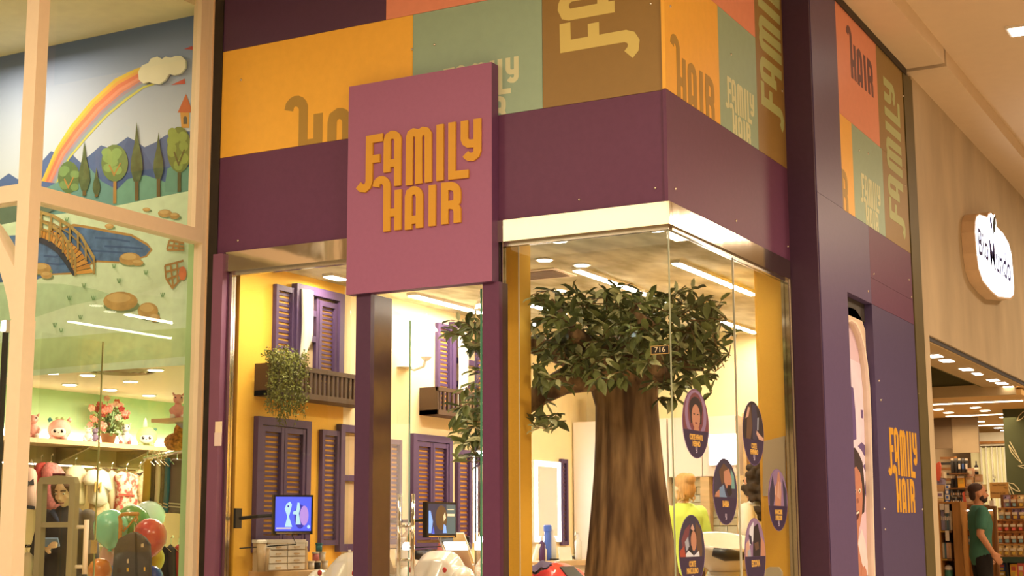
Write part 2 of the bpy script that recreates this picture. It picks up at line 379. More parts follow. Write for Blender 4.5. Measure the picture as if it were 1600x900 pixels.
rp(n0, n1, nz, zt, m_purple_b); rp(n1, 11.72, 2.95, zt, m_purple); rp(n1, 11.72, nz, 2.95, m_purple); rp(n1, 11.72, 0, nz, mat('dusk purple vinyl', W(80, 60, 80), .4, noise=.05, scale=30))
ps = rp(t0, t1, zsal, 4.82, m_salmon); pg = rp(t0, t2, zt, zsal, m_yellow); pb = rp(t2, t3, zt, zsal, m_teal); pw = rp(t3, 11.72, zt, zsal, m_olive); pw2 = rp(t1, 11.72, zsal, 4.82, m_olive)
pl = place(RP, lg(177, 0)[0], (1330.6, 95), lg(420, 0)[0], (1362.5, 130), lg(157, 450)[1], (1322, 38))
lettering(RP, HAI, *pl, m_salmon_t, ps, .02, rect=(t0, t1, zsal, 4.8))
pl = place(RP, lg(112, 0)[0], (1347, 290), lg(487, 0)[0], (1374, 300), lg(112, 305)[1], (1346, 271))
lettering(RP, FAM+HAI, *pl, m_teal_t, pb, .02, rect=(t2, t3, zt, zsal))
pl = place(RP, lg(378, 0)[0], (1316.5, 300), lg(420, 0)[0], (1323, 305), lg(378, 485)[1], (1316, 270))
lettering(RP, 'R', *pl, m_yellow_t, pg, .02, rect=(t0, t2, zt, zsal))
u1, _ = RP.pix(1390, 330, .02); u2, _ = RP.pix(1414, 360, .02); s = (u2-u1)/(lg(112, 305)[1]-lg(112, 490)[1])
v1 = RP.pix(1402, 342, .02)[1]; v2 = RP.pix(1390, 135, .02)[1]; s = (v2-v1)/(lg(487, 0)[0]-lg(112, 0)[0])
lettering(RP, FAM, u1 + lg(112, 305)[1]*s, v1 - lg(112, 0)[0]*s, s, m_olive_t2, pw2, .02, rot=True, rect=(t3-.2, 11.72, zt, 4.8))
pl = place(RP, lg(112, 0)[0], (1391.5, 700), lg(487, 0)[0], (1431.5, 710), lg(112, 305)[1], (1390, 669))
lettering(RP, FAM+HAI, *pl, m_gold, wr, .0205)
rivets(RP, ((1342, 235), (1356, 240), (1365, 428), (1356, 455), (1420, 437), (1424, 464), (1373, 595), (1376, 625), (1435, 615), (1381, 795), (1441, 796), (1383, 827), (1411, 150), (1414, 290)), wr)
# niche with arch frame and poster
NI = Fr((XS-.085, 0, 0), (0, 1, 0), (1, 0, 0))
mcr = mat('cream arch lacquer', W(226, 184, 140), .5, noise=.03)
P(NI.box(MB(), n0, n1, 0, nz, -.004, 0), 'niche_back', mat('niche cream', W(224, 186, 150), .6, noise=.03), wr)
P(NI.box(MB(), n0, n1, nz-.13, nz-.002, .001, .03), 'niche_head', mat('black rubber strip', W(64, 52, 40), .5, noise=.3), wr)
ou = [NI.pix(*q, .03) for q in ((1310, 486), (1318, 481), (1328, 480), (1337, 484), (1345, 496), (1353, 519), (1359, 548), (1364, 585), (1367, 640), (1374, 905), (1374, 1120))]
inn = [NI.pix(*q, .03) for q in ((1312, 512), (1319, 504), (1327, 502), (1334, 507), (1341, 523), (1347, 546), (1351, 575), (1354, 610), (1356, 660), (1362, 905), (1362, 1120))]
mb = MB()
for i in range(len(ou)-1): NI.poly(mb, [ou[i], ou[i+1], inn[i+1], inn[i]], .001, .03)
P(mb, 'arch_frame', mcr, wr)
mb = MB()
for i in range(len(ou)-1):
    a = [(p[0]*.12+q[0]*.88, p[1]*.12+q[1]*.88) for p, q in ((ou[i], inn[i]), (ou[i+1], inn[i+1]))]
    NI.poly(mb, [a[0], a[1], inn[i+1], inn[i]], .03, .05)
P(mb, 'arch_lip', mat('light arch lacquer', W(240, 200, 156), .5, noise=.02), wr)
po = T('poster', 'poster of a laughing curly haired child on lilac paper inside the arch niche', 'poster', NI.p(10.0, 0, .002))
P(NI.box(MB(), n0+.02, NI.pix(1362, 900, .003)[0], .1, NI.pix(1330, 508, .003)[1], .0005, .003), 'paper', mat('lilac poster paper', W(214, 170, 160), .6, noise=.02), po)
def nip(name, px, m, d):
    return P(NI.poly(MB(), [NI.pix(*q, .003) for q in px], d, d+.0008), name, m, po)
m_pp = mat('purple poster print', W(100, 72, 104), .5); m_pl = mat('pale poster print', W(226, 190, 180), .6)
m_skin2 = mat('brown skin print', W(186, 112, 78), .6, noise=.08, scale=20); m_hair2 = mat('black brown hair print', W(58, 40, 36), .7, noise=.2, scale=40)
nip('print_panel', ((1328, 560), (1362, 578), (1363, 760), (1330, 752)), m_pl, .0032)
nip('print_letter', ((1327, 602), (1333, 606), (1336, 640), (1338, 686), (1333, 688), (1329, 684)), m_pp, .004)
nip('print_letter', ((1340, 697), (1346, 691), (1352, 697), (1355, 712), (1350, 712), (1346, 704)), m_pp, .004)
nip('print_letter', ((1348, 728), (1354, 722), (1358, 736), (1358, 768), (1353, 776), (1351, 770), (1353, 740)), m_pp, .004)
nip('print_hair', ((1330, 704), (1335, 699), (1341, 708), (1347, 722), (1349, 742), (1351, 770), (1350, 800), (1345, 805), (1338, 740), (1330, 730)), m_hair2, .005)
nip('print_face', ((1332, 733), (1337, 729), (1343, 738), (1346, 756), (1347, 780), (1346, 803), (1343, 822), (1338, 834), (1334, 832)), m_skin2, .006)
nip('print_neck', ((1334, 830), (1342, 824), (1340, 850), (1346, 880), (1353, 900), (1336, 900)), m_skin2, .0055)
nip('print_shirt', ((1338, 852), (1346, 826), (1352, 850), (1358, 900), (1348, 896)), mat('white shirt print', W(226, 190, 168), .6), .0052)
nip('print_hand', ((1346, 888), (1350, 884), (1353, 892), (1354, 912), (1345, 912)), m_skin2, .0065)
nip('print_eye', ((1335, 766), (1336.5, 764), (1337, 768), (1336, 771)), m_white, .007); nip('print_eye', ((1340, 766), (1343, 763), (1344.5, 767), (1342, 771)), m_white, .007)
nip('print_pupil', ((1341.2, 766), (1342.6, 765), (1343, 768), (1341.8, 769.5)), m_black, .0078); nip('print_pupil', ((1335.4, 766.5), (1336.2, 766), (1336.4, 768.5), (1335.6, 769)), m_black, .0078)
nip('print_mouth', ((1336.5, 800), (1341, 797), (1342, 802), (1340, 811), (1337.5, 813)), mat('dark mouth print', W(92, 40, 36), .5), .007)
nip('print_teeth', ((1337, 801), (1341, 798.5), (1341.2, 801.5), (1337.4, 804)), m_white, .0078)
nip('print_nose', ((1337.5, 780), (1340, 778), (1341.5, 785), (1338, 787)), mat('shaded skin print', W(150, 84, 58), .6), .007)
nip('print_caption', ((1344.5, 640), (1348, 641), (1348.5, 654), (1345, 653)), m_pp, .004)

# ------------------------------------------------------------------ steel header and glazing of the salon
hd = ST('trim_6', MB().box(-5.89, CX+.004, 7.165, 7.2, 2.757, 2.879), m_steel)
ST('trim_7', MB().box(CX-.03, CX+.005, 7.2, YE-.02, 2.757, 2.879), m_steel)
ST('trim_8', MB().box(-5.9, CX-.02, 7.2, 7.235, 2.735, 2.757), m_steel_f)
ST('trim_9', MB().box(CX-.045, CX-.01, 7.235, YE-.02, 2.735, 2.757), m_steel_f)
YG = 7.215
def fx(px, y=600, Y=YG): return onY(px, y, Y).x
w1 = ST('window_1', MB().box(-5.86, fx(553)-.03, YG-.005, YG+.005, .15, 2.735), m_glass)
P(MB().box(-5.885, -5.86, YG-.02, YG+.02, .1, 2.757), 'frame', m_steel_f, w1); P(MB().box(-5.9, -5.885, YG-.028, YG+.03, .1, 2.757), 'frame', m_purple, w1)
P(MB().box(-5.88, fx(553), YG-.02, YG+.02, .08, .15), 'sill', m_steel_f, w1)
x0 = fx(786)
w2 = ST('window_2', MB().box(x0+.012, CX-.032, YG-.005, YG+.005, .15, 2.735), m_glass)
P(MB().box(x0-.025, x0-.006, YG-.025, YG+.025, .1, 2.757), 'frame', m_dark, w2); P(MB().box(x0-.006, x0+.012, YG-.02, YG+.02, .1, 2.757), 'frame', m_chrome, w2)
P(MB().box(x0, CX-.03, YG-.02, YG+.02, .08, .15), 'sill', m_steel_f, w2)
P(MB().box(CX-.029, CX-.023, YG-.004, YG+.004, .15, 2.735), 'corner_joint', mat('corner silicone', (.35, .4, .3), .2), w2)
yj = onX(1150, 600, CX-.028).y
w3 = ST('window_3', MB().box(CX-.033, CX-.023, YG+.012, yj-.004, .15, 2.735), m_glass)
w4 = ST('window_4', MB().box(CX-.033, CX-.023, yj+.004, YE-.06, .15, 2.735), m_glass)
P(MB().box(CX-.034, CX-.022, yj-.003, yj+.003, .15, 2.735), 'joint', mat('silicone joint', (.7, .7, .62), .3), w3)
P(MB().box(CX-.05, CX+.0, YE-.06, YE-.032, .1, 2.757), 'frame', m_chrome, w4); P(MB().box(CX-.05, CX+.005, YE-.032, YE-.004, .1, 2.757), 'frame', m_steel_f, w4)
P(MB().box(CX-.045, CX-.01, 7.23, YE-.06, .08, .15), 'sill', m_steel_f, w3)
ST('trim_10', MB().box(-5.968, -5.89, 7.14, 7.26, 0, 2.87), mat('plum jamb lacquer', W(132, 76, 84), .45, noise=.03))
ST('trim_11', MB().box(-6.035, -5.968, 7.17, 7.3, 0, 4.87), m_dark)
g = T('jamb_tag', 'small cream card with a paper slip stuck on the plum jamb beside the left pane', 'tag', onY(342, 697, 7.138))
u = [onY(px, py, 7.138) for px, py in ((337, 659), (347, 659), (335.5, 697), (346, 697))]
P(MB().box(u[0].x, u[1].x, 7.134, 7.139, onY(341, 677, 7.14).z, u[0].z), 'card', m_cream, g); P(MB().box(u[2].x, u[3].x, 7.132, 7.138, u[2].z, onY(341, 676, 7.14).z), 'slip', mat('pink slip', W(240, 196, 160), .6), g)

# sign on two posts, glass door leaves
YS = 7.10
sg = T('shop_sign', 'plum square signboard with raised ochre FAMILY HAIR lettering above the door', 'sign', (-4.5, YS, 2.54))
xl, xr, zb, ztp = onY(543, 300, YS).x, onY(768.5, 300, YS).x, onY(543, 460.5, YS).z, onY(543, 136, YS).z
SGF = Fr((xl, YS, zb), (1, 0, 0), (0, -1, 0))
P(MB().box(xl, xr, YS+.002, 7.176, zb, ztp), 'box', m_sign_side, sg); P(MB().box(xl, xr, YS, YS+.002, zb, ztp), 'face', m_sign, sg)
kx, kz = (xr-xl)/.985, (ztp-zb)/1.25
for k in FAM+HAI:
    mb = MB()
    for i, ln in enumerate(LOGO[k]):
        for j, q in enumerate(strokes([[(a*kx, b*kz) for a, b in ln]], .047)): SGF.poly(mb, q, .0005, .014-i*.0006-j*.00006)
    P(mb, 'letter', m_gold, sg)
pa, pb_, pc, pd = onY(555, 600, 7.13).x, onY(578, 600, 7.13).x, onY(754, 600, 7.13).x, onY(780, 600, 7.13).x
for i, (a, b) in enumerate(((pa, pb_), (pc, pd))):
    t = T('sign_post', ('plum square post under the left end of the signboard', 'plum square post under the right end of the signboard')[i], 'post', ((a+b)/2, 7.19, 0))
    P(MB().box(a, b, 7.13, 7.17, 0, zb), 'front_face', m_purple_d if i == 0 else m_purple, t)
    P(MB().box(a+.004, b-.004, 7.17, 7.36 if i == 0 else 7.24, 0, zb), 'core', mat('brown glossy post side', W(96, 66, 52), .2, noise=.06), t)
    P(MB().box(a-.003, b+.003, 7.126, 7.2, 0, .08), 'shoe', m_steel_f, t)
def leaf(hx, hy, px_edge, label, handles=True):
    d = ray(px_edge, 640); ang = None; best = 9
    for k in range(1, 900):
        p = CAMP + d*(7+k*.004)
        e = abs(math.hypot(p.x-hx, p.y-hy)-.8)
        if p.y > hy and e < best: best = e; ang = p
    dx, dy = (ang.x-hx)/.8, (ang.y-hy)/.8
    t = T('glass_door', label, 'door', (hx, hy, 0)); nx, ny = -dy*.005, dx*.005
    P(MB().prism([(hx+nx, hy+ny, .02), (hx-nx, hy-ny, .02), (hx-nx+dx*.8, hy-ny+dy*.8, .02), (hx+nx+dx*.8, hy+ny+dy*.8, .02)], (0, 0, 2.5)), 'pane', m_glass, t)
    for q in (0, .8): P(MB().obox((hx+dx*q, hy+dy*q, 1.27), (dx*.002, dy*.002, 0), (nx*1.1, ny*1.1, 0), (0, 0, 1.25)), 'glass_edge', m_gedge, t)
    P(MB().obox((hx+dx*.4, hy+dy*.4, .06), (dx*.4, dy*.4, 0), (nx*2, ny*2, 0), (0, 0, .05)), 'patch_rail', m_steel_f, t)
    for sd in (1, -1) if handles else ():
        bx, by = hx+dx*.72 + ny*0 + sd*nx*9, hy+dy*.72 + sd*ny*9
        h = P(MB().tube([(bx, by, .72), (bx, by, 1.40)], .013, 10), 'handle', m_chrome, t, True)
        for z in (.87, .99, 1.2): P(MB().tube([(bx, by, z), (hx+dx*.72, hy+dy*.72, z)], .009, 8), 'standoff', m_chrome, h, True)
    return t
leaf(onY(592, 600, 7.38).x, 7.38, 640, 'open glass door leaf with chrome bar handles behind the left sign post')
leaf(onY(752, 600, 7.26).x, 7.26, 743, 'open glass door leaf standing inward behind the right sign post', False)
pq = T('number_plate', 'small black plate reading 716 on the front pane beside the corner', 'plate', onY(1032, 553, YG-.01))
NP = Fr((0, YG-.006, 0), (1, 0, 0), (0, -1, 0)); a, b, z0, z1 = NP.pix(1017, 546)[0], NP.pix(1046, 546)[0], NP.pix(1030, 553.5)[1], NP.pix(1030, 540)[1]
P(NP.box(MB(), a, b, z0, z1, 0, .003), 'plate', mat('gold plate rim', W(190, 140, 70), .4), pq); P(NP.box(MB(), a+.004, b-.004, z0+.004, z1-.004, .003, .004), 'face', m_black, pq)
text('716', NP, (a+b)/2, (z0+z1)/2, .04, mat('cream numerals', W(240, 200, 140), .5), pq, d=.004, sx=1.05)

# ------------------------------------------------------------------ hair salon: room
XL, YB, ZC = -5.88, 12.3, 2.85
def sky_ceiling():
    m = mat('sky painted ceiling', W(196, 172, 112, .8, INL), .8, noise=.1, scale=2.6, stretch=(2.2, 1, 1), alt=W(250, 226, 170, .9, INL), sharp=.16); return m
m_sky = sky_ceiling()
wl = ST('wall_left', MB().box(XL-.12, XL, 7.3, 8.44, 0, ZC), m_ywall); ST('wall_left_rear', MB().box(XL-.12, XL, 8.44, YB, 0, ZC), m_fhwall)  # rear stretch: strong light on the yellow wall is painted in as paler colour
ST('wall_back', MB().box(XL, -3.171, YB, YB+.1, 0, ZC), m_fhwall)
cl = ST('ceiling_salon', MB().box(XL-.12, -3.17, 7.25, YB+.1, ZC, 2.88), m_sky); ST('ceiling_bay', MB().box(-3.17, CX-.03, 7.25, YE, ZC, 2.88), m_sky)
ST('wall_bay', MB().box(-3.17, CX-.05, YE-.012, YE-.003, 0, 2.85), m_ywall)
ST('wall_salon_side', MB().box(-3.18, -3.171, YE+.0, YB, 0, 2.85), m_ywall)
pp = T('pillar', 'narrow yellow papered pillar inside the front pane right of the door', 'pillar', (fx(799, 600, 7.5), 7.55, 0))
P(MB().box(onY(788, 600, 7.48).x, onY(812, 600, 7.48).x, 7.48, 7.62, 0, ZC), 'core', m_ywall, pp)
P(MB().box(onY(811, 600, 7.48).x, onY(812.5, 600, 7.48).x, 7.475, 7.48, 0, ZC), 'corner_bead', m_cream, pp)

# linear lamps and spots of the ceiling
for i, (x, y0, y1, w, lb) in enumerate(((-4.16, 8.58, 9.55, .05, 'long linear lamp above the front of the tree crown'), (-4.16, 9.62, 10.15, .05, 'short linear lamp following the long one above the tree'), (-3.5, 8.65, 10.12, .05, 'linear lamp nearest the side pane'),
        (-5.63, 8.92, 9.92, .07, 'linear lamp just behind the signboard, in front of the lantern'), (-5.11, 9.5, 10.3, .05, 'linear lamp left of the tree crown behind the front pane'), (-4.18, 11.3, 12.1, .05, 'far linear lamp close to the back wall, right of the tree'), (-5.68, 7.96, 8.12, .07, 'short lamp over the left pane close to the signboard'), (-5.4, 7.28, 7.5, .05, 'added linear lamp hidden over the left pane behind the fascia'))):  # last lamp is added out of sight to brighten the yellow wall
    t = T('linear_lamp', lb, 'lamp', (x, (y0+y1)/2, ZC-.03))
    P(MB().box(x-w/2-.008, x+w/2+.008, y0-.01, y1+.01, ZC-.02, ZC), 'housing', m_white, t); P(MB().box(x-w/2, x+w/2, y0, y1, ZC-.026, ZC-.0195), 'diffuser', m_led, t)
    area((x, (y0+y1)/2, ZC-.03), w, (y1-y0)*(22, 22, 3, 9, 22, 22, 40, 60)[i], (1, .86, .64), sy=y1-y0)
m_spot = emit('spot diffuser', (1, .9, .7), 14)
for px, py, lb in ((851, 405, 'small square downlight left of the long linear lamp'), (909, 413, 'small square downlight just over the end of the long linear lamp'), (873, 375, 'small downlight under the steel header, left one'), (1025, 358, 'downlight under the steel header beside the glass corner'), (874, 453, 'small round downlight near the air grille, above the leaves')):
    p = onZ(px, py, ZC); t = T('downlight', lb, 'lamp', (p.x, p.y, ZC-.01))
    P(MB().lathe([(.062, ZC), (.062, ZC-.006), (.05, ZC-.008)], (p.x, p.y, 0), 14), 'rim', m_white, t); P(MB().lathe([(.048, ZC-.0085), (.048, ZC-.01)], (p.x, p.y, 0), 14), 'diffuser', m_spot, t)
p = onZ(842, 428, ZC); t = T('air_grille', 'square air grille in the salon ceiling above the tree', 'vent', (p.x, p.y, ZC-.012))
P(MB().box(p.x-.2, p.x+.2, p.y-.17, p.y+.17, ZC-.008, ZC), 'frame', m_cream, t)
for k in range(9): P(MB().box(p.x-.17, p.x+.17, p.y-.13+k*.03, p.y-.118+k*.03, ZC-.014, ZC-.008), 'slat', mat('grey slat', W(150, 110, 70), .5), t)

# ------------------------------------------------------------------ left wall: shuttered toy-town windows
LW = Fr((XL, 0, 0), (0, 1, 0), (1, 0, 0))
m_lav = mat('mauve lacquered wood', W(112, 76, 104, .55, INL), .55, noise=.05, scale=12)
m_slat_shade = mat('amber wall shade behind shutters', W(250, 176, 70, .85, INL), .8, noise=.05, scale=50)  # shaded wall between the slats, painted as an amber backing
m_curt = mat('white voile', (.86, .82, .72), .9, noise=.03)
def ly(px, py): return LW.pix(px, py, .02)
def bars(par, u0, u1, v0, v1, w, d0, d1, name='rail'):
    for a, b, c, d in ((u0, u1, v1-w, v1), (u0, u1, v0, v0+w), (u0, u0+w, v0+w, v1-w), (u1-w, u1, v0+w, v1-w)):
        P(LW.box(MB(), a, b, c, d, d0, d1), name, m_lav, par)
def louvre(par, u0, u1, v0, v1, n, d=.012):
    """one shutter leaf: rails, a backing and n tilted slats that share one mesh"""
    w = .028
    P(LW.box(MB(), u0+.01, u1-.01, v0+.01, v1-.01, .002, .005), 'backing', m_slat_shade, par)
    lf = P(LW.box(MB(), u0, u0+w, v0, v1, .004, d+.022), 'stile', m_lav, par); P(LW.box(MB(), u1-w, u1, v0, v1, .004, d+.022), 'stile', m_lav, par)
    P(LW.box(MB(), u0+w, u1-w, v1-.035, v1, .004, d+.02), 'rail', m_lav, par); P(LW.box(MB(), u0+w, u1-w, v0, v0+.035, .004, d+.02), 'rail', m_lav, par)
    st = (v1-v0-.07)/n; me = None
    for k in range(n):
        vz = v0+.035+st*(k+.5)
        if me is None:
            o0 = P(LW.box(MB(), u0+w, u1-w, vz-st*.27, vz+st*.27, .006, .014), 'slat', m_lav, par); me = o0.data; z0 = vz
        else:
            o = o0.copy(); link(o, par); o.location = (0, 0, vz-z0)
def box_px(*pts):
    a = [ly(*p) for p in pts]; return min(q[0] for q in a), max(q[0] for q in a), min(q[1] for q in a), max(q[1] for q in a)
def win(label, loc): return T('shutter_window', label, 'window', LW.p(loc[0], loc[1], 0), 'toy town windows on the salon wall')
# upper left window with curtain
u0, v1 = ly(430, 444); u1 = ly(458, 500)[0]; v1 = ly(444, 447)[1]; u2 = ly(533, 500)[0]; vt = ly(460, 443)[1]; vb = 2.05
w = win('mauve upper window with white curtain and open louvred shutter, above the trailing plant', (u1, vb))
louvre(w, u0, u1, vb, v1, 18)
P(LW.box(MB(), u1, u2, vb, vt, .001, .003), 'reveal', mat('peach plaster', W(250, 205, 140, .65, INL), .8), w)
bars(w, u1, u2, vb, vt, .055, .004, .05, 'frame')
um = ly(497, 500)[0]
louvre(w, um, u2-.06, vb+.05, vt-.075, 18)
P(LW.box(MB(), um-.03, um, vb+.05, vt-.05, .004, .03), 'mullion', m_lav, w)
for v in (ly(485, 489)[1], ly(485, 529)[1]): P(LW.box(MB(), u1+.05, um-.02, v-.02, v+.02, .004, .028), 'muntin', m_lav, w)
def curtain(par, ua, ub, vt, vb, tie=.8):
    rs = []
    for j in range(13):
        f = j/12; v = vt+(vb-vt)*f; wd = (ub-ua)*(1 - .15*f if f < .72 else 1-.15*.72-(f-.72)*2.6); wd = max(wd, .02)
        ring = []
        for i in range(16):
            a = i/16*2*math.pi; fold = .006*math.sin(a*5+f*2)
            ring.append(LW.p(ua + wd/2*(1+math.cos(a)*1.0), v, .055 + (.018+fold)*math.sin(a) + .012*math.sin(f*3)))
        rs.append(ring)
    return P(MB().rings(rs), 'curtain', m_curt, par, True)
uc0, uc1 = ly(463, 500)[0], ly(481, 500)[0]
curtain(w, uc0, uc1, ly(465, 452)[1], ly(465, 563)[1])
# lower windows
def double(label, L, R_, n=21):
    u0, v1 = ly(*L); u1, v0 = ly(*R_); w = win(label, (u0, v0))
    bars(w, u0, u1, v0, v1, .05, .004, .04, 'frame'); um = (u0+u1)/2
    louvre(w, u0+.055, um-.003, v0+.07, v1-.055, n); louvre(w, um+.003, u1-.055, v0+.07, v1-.055, n); return w
double('closed mauve louvred window behind the first television, under the trailing plant', (400, 650), (480, 862), 21)
double('closed mauve louvred window behind the second television, beside the door', (643, 677), (704, 858), 21)
u0, v1 = ly(502, 671); u1 = ly(529, 671)[0]; v0 = ly(515, 852)[1]
w = win('mauve lower window with open shutters, half hidden by the left sign post', (u1, v0))
louvre(w, u0, u1, v0, v1, 21); u2 = ly(606, 700)[0]; vt = ly(532, 663)[1]; vb = ly(532, 862)[1]
P(LW.box(MB(), u1, u2, vb, vt, .001, .003), 'reveal', MC['peach plaster'], w); bars(w, u1, u2, vb, vt, .05, .004, .045, 'frame'); vm = ly(545, 747)[1]
P(LW.box(MB(), u1+.05, u2-.05, vm-.02, vm+.02, .004, .03), 'muntin', m_lav, w); louvre(w, u2, ly(626, 700)[0], v0, v1-.02, 21)
u0, v1 = ly(714, 702); u1, v0 = ly(735, 857); w = win('mauve single shutter beside the first lit mirror', (u0, v0)); louvre(w, u0, u1, v0, v1, 20)
u0, v1 = ly(876, 717); u1, v0 = ly(887, 852); w = win('mauve single shutter right of the second lit mirror', (u0, v0)); louvre(w, u0, u1, v0, v1, 20)
# upper window behind the leaves
u0, v1 = ly(683, 504); u1 = ly(704, 507)[0]; w = win('mauve upper window with two white curtains behind the leaves', (u1, 2.05)); louvre(w, u0, u1, 2.05, v1, 18)
u2 = ly(790, 520)[0]; P(LW.box(MB(), u1, u2, 2.05, v1+.03, .001, .003), 'reveal', MC['peach plaster'], w); bars(w, u1, u2, 2.05, v1+.03, .05, .004, .045, 'frame')
for v in (2.3, 2.48): P(LW.box(MB(), u1+.05, u2-.05, v-.02, v+.02, .004, .03), 'muntin', m_lav, w)
curtain(w, u1+.05, u1+.2, v1-.02, 2.08); curtain(w, u2-.28, u2-.1, v1-.02, 2.08)
# balconies
m_slat = mat('brown painted slats', W(96, 66, 38, .8, INL), .6, noise=.08)
def balcony(label, u0, u1, v0, v1, n, dp=.16):
    t = T('balcony', label, 'balcony', LW.p(u0, v0, 0))
    P(LW.box(MB(), u0, u1, v1-.03, v1, dp-.02, dp+.01), 'top_rail', m_slat, t); P(LW.box(MB(), u0, u1, v0, v0+.035, 0, dp+.01), 'base_board', m_slat, t)
    P(LW.box(MB(), u0, u0+.015, v0, v1, 0, dp), 'side_panel', m_slat, t); P(LW.box(MB(), u1-.015, u1, v0, v1, 0, dp), 'side_panel', m_slat, t)
    for k in range(n):
        u = u0+.02+(u1-u0-.05)*k/(n-1); P(LW.box(MB(), u, u+.022, v0+.03, v1-.03, dp-.015, dp+.003), 'slat', m_slat, t)
    return t
LB = Fr((XL+.16, 0, 0), (0, 1, 0), (1, 0, 0))
a = LB.pix(430, 566); b = LB.pix(553, 632); balcony('brown slatted balcony planter holding the trailing plant on the yellow wall', a[0], b[0]+.22, LB.pix(430, 617)[1], a[1], 22)
a = LB.pix(684, 604); b = LB.pix(757, 655); balcony('brown slatted balcony behind the leaves beside the door', a[0], b[0]+.1, LB.pix(690, 648)[1], a[1], 13)
# trailing plant
t = T('trailing_plant', 'green artificial trailing plant hanging over the brown balcony', 'plant', LB.p(LB.pix(440, 560)[0], LB.pix(440, 560)[1], .02))
rs = random.Random(3); mb = MB(); c0 = LB.pix(418, 556); c1 = LB.pix(466, 556); vb_ = LB.pix(440, 676)[1]
st = MB()
for k in range(64):
    f = rs.random(); u = c0[0]+(c1[0]-c0[0])*f; top = c0[1]+.02+rs.uniform(-.02, .05)-(.03 if f < .1 else 0); L = (top-vb_)*(1-.25*abs(f-.45)*2)*rs.uniform(.72, 1.0); d0 = rs.uniform(-.05, .09)
    pts = []
    for j in range(15):
        g = j/14; pts.append(LB.p(u+.012*math.sin(g*9+k)+.01*g*rs.uniform(-1, 1), top-L*g+.05*math.sin(min(g*4, 3.14)), d0+.035*math.sin(min(g*6, 1.57))+.01*math.cos(g*8+k)))
    st.tube(pts[::2], .0016, 3)
    for j in range(42):
        g = rs.random(); q = pts[min(13, int(g*14))]; q = q + Vector((rs.uniform(-.014, .014), rs.uniform(-.016, .016), rs.uniform(-.02, .02)))
        a1 = Vector((rs.uniform(-1, 1), rs.uniform(-1, 1), rs.uniform(-1.3, .2))).normalized()*rs.uniform(.012, .019); b1 = a1.orthogonal().normalized()*.0055
        mb.add([q, q+a1*.5+b1, q+a1, q+a1*.5-b1], [(0, 1, 2, 3)])
P(mb, 'foliage', mat('olive green leaflets', W(150, 142, 48, .55, INL), .6, noise=.35, scale=30), t, kind='stuff'); P(st, 'stems', mat('olive stems', W(120, 110, 40, .5, INL), .6), t, kind='stuff')
# lantern
lt = T('wall_lantern', 'lit white lantern on a bracket on the yellow wall seen through the door', 'lamp', LW.p(ly(628, 530)[0], 2.45, 0))
q = ly(630, 527); cu, cv, cd = q[0]+.03, q[1]-.02, .2; c = LW.p(cu, cv, cd)
P(MB().lathe([(.09, 0), (.02, .02), (.0, .03)], LW.p(cu, cv-.2, .0), 10), 'mount', m_white, lt)
P(MB().tube([LW.p(cu, cv-.19, .02), LW.p(cu, cv-.22, .1), LW.p(cu, cv-.2, .18), LW.p(cu, cv-.13, cd)], .012, 8), 'bracket', m_white, lt, True)
P(MB().lathe([(.045, -.13), (.07, .06)], c, 6), 'lamp_glass', emit('lantern glass', (1, .95, .7), 16), lt)
P(MB().lathe([(.095, .06), (.06, .1), (.02, .13), (.012, .16), (.004, .18)], c, 6), 'cap', m_white, lt); P(MB().lathe([(.02, -.16), (.05, -.13)], c, 6), 'base', m_white, lt)
# lit mirrors
m_mir = mat('mirror glass', (.82, .74, .62), .03, 1., noise=.01); m_ring = emit('mirror light band', (.92, .95, 1.), 16)
def mirror(label, L, R_, dp=.03):
    u0, v1 = ly(*L); u1, v0 = ly(*R_); t = T('lit_mirror', label, 'mirror', LW.p(u0, v0, 0))
    P(LW.box(MB(), u0, u1, v0, v1, .004, dp), 'case', m_white, t); w = .07
    P(LW.box(MB(), u0+w, u1-w, v0+.05, v1-.05, dp, dp+.002), 'glass', m_mir, t)
    for a, b, c, d in ((u0+.015, u0+w, v0+.01, v1-.01), (u1-w, u1-.015, v0+.01, v1-.01), (u0+w, u1-w, v0+.01, v0+.05), (u0+w, u1-w, v1-.05, v1-.01)): P(LW.box(MB(), a, b, c, d, dp, dp+.003), 'light_band', m_ring, t)
mirror('tall mirror with glowing white border beside the door, cut off by the right post', (737, 702), (800, 848)); mirror('tall mirror with glowing white border left of the tree trunk', (832, 718), (876, 847))

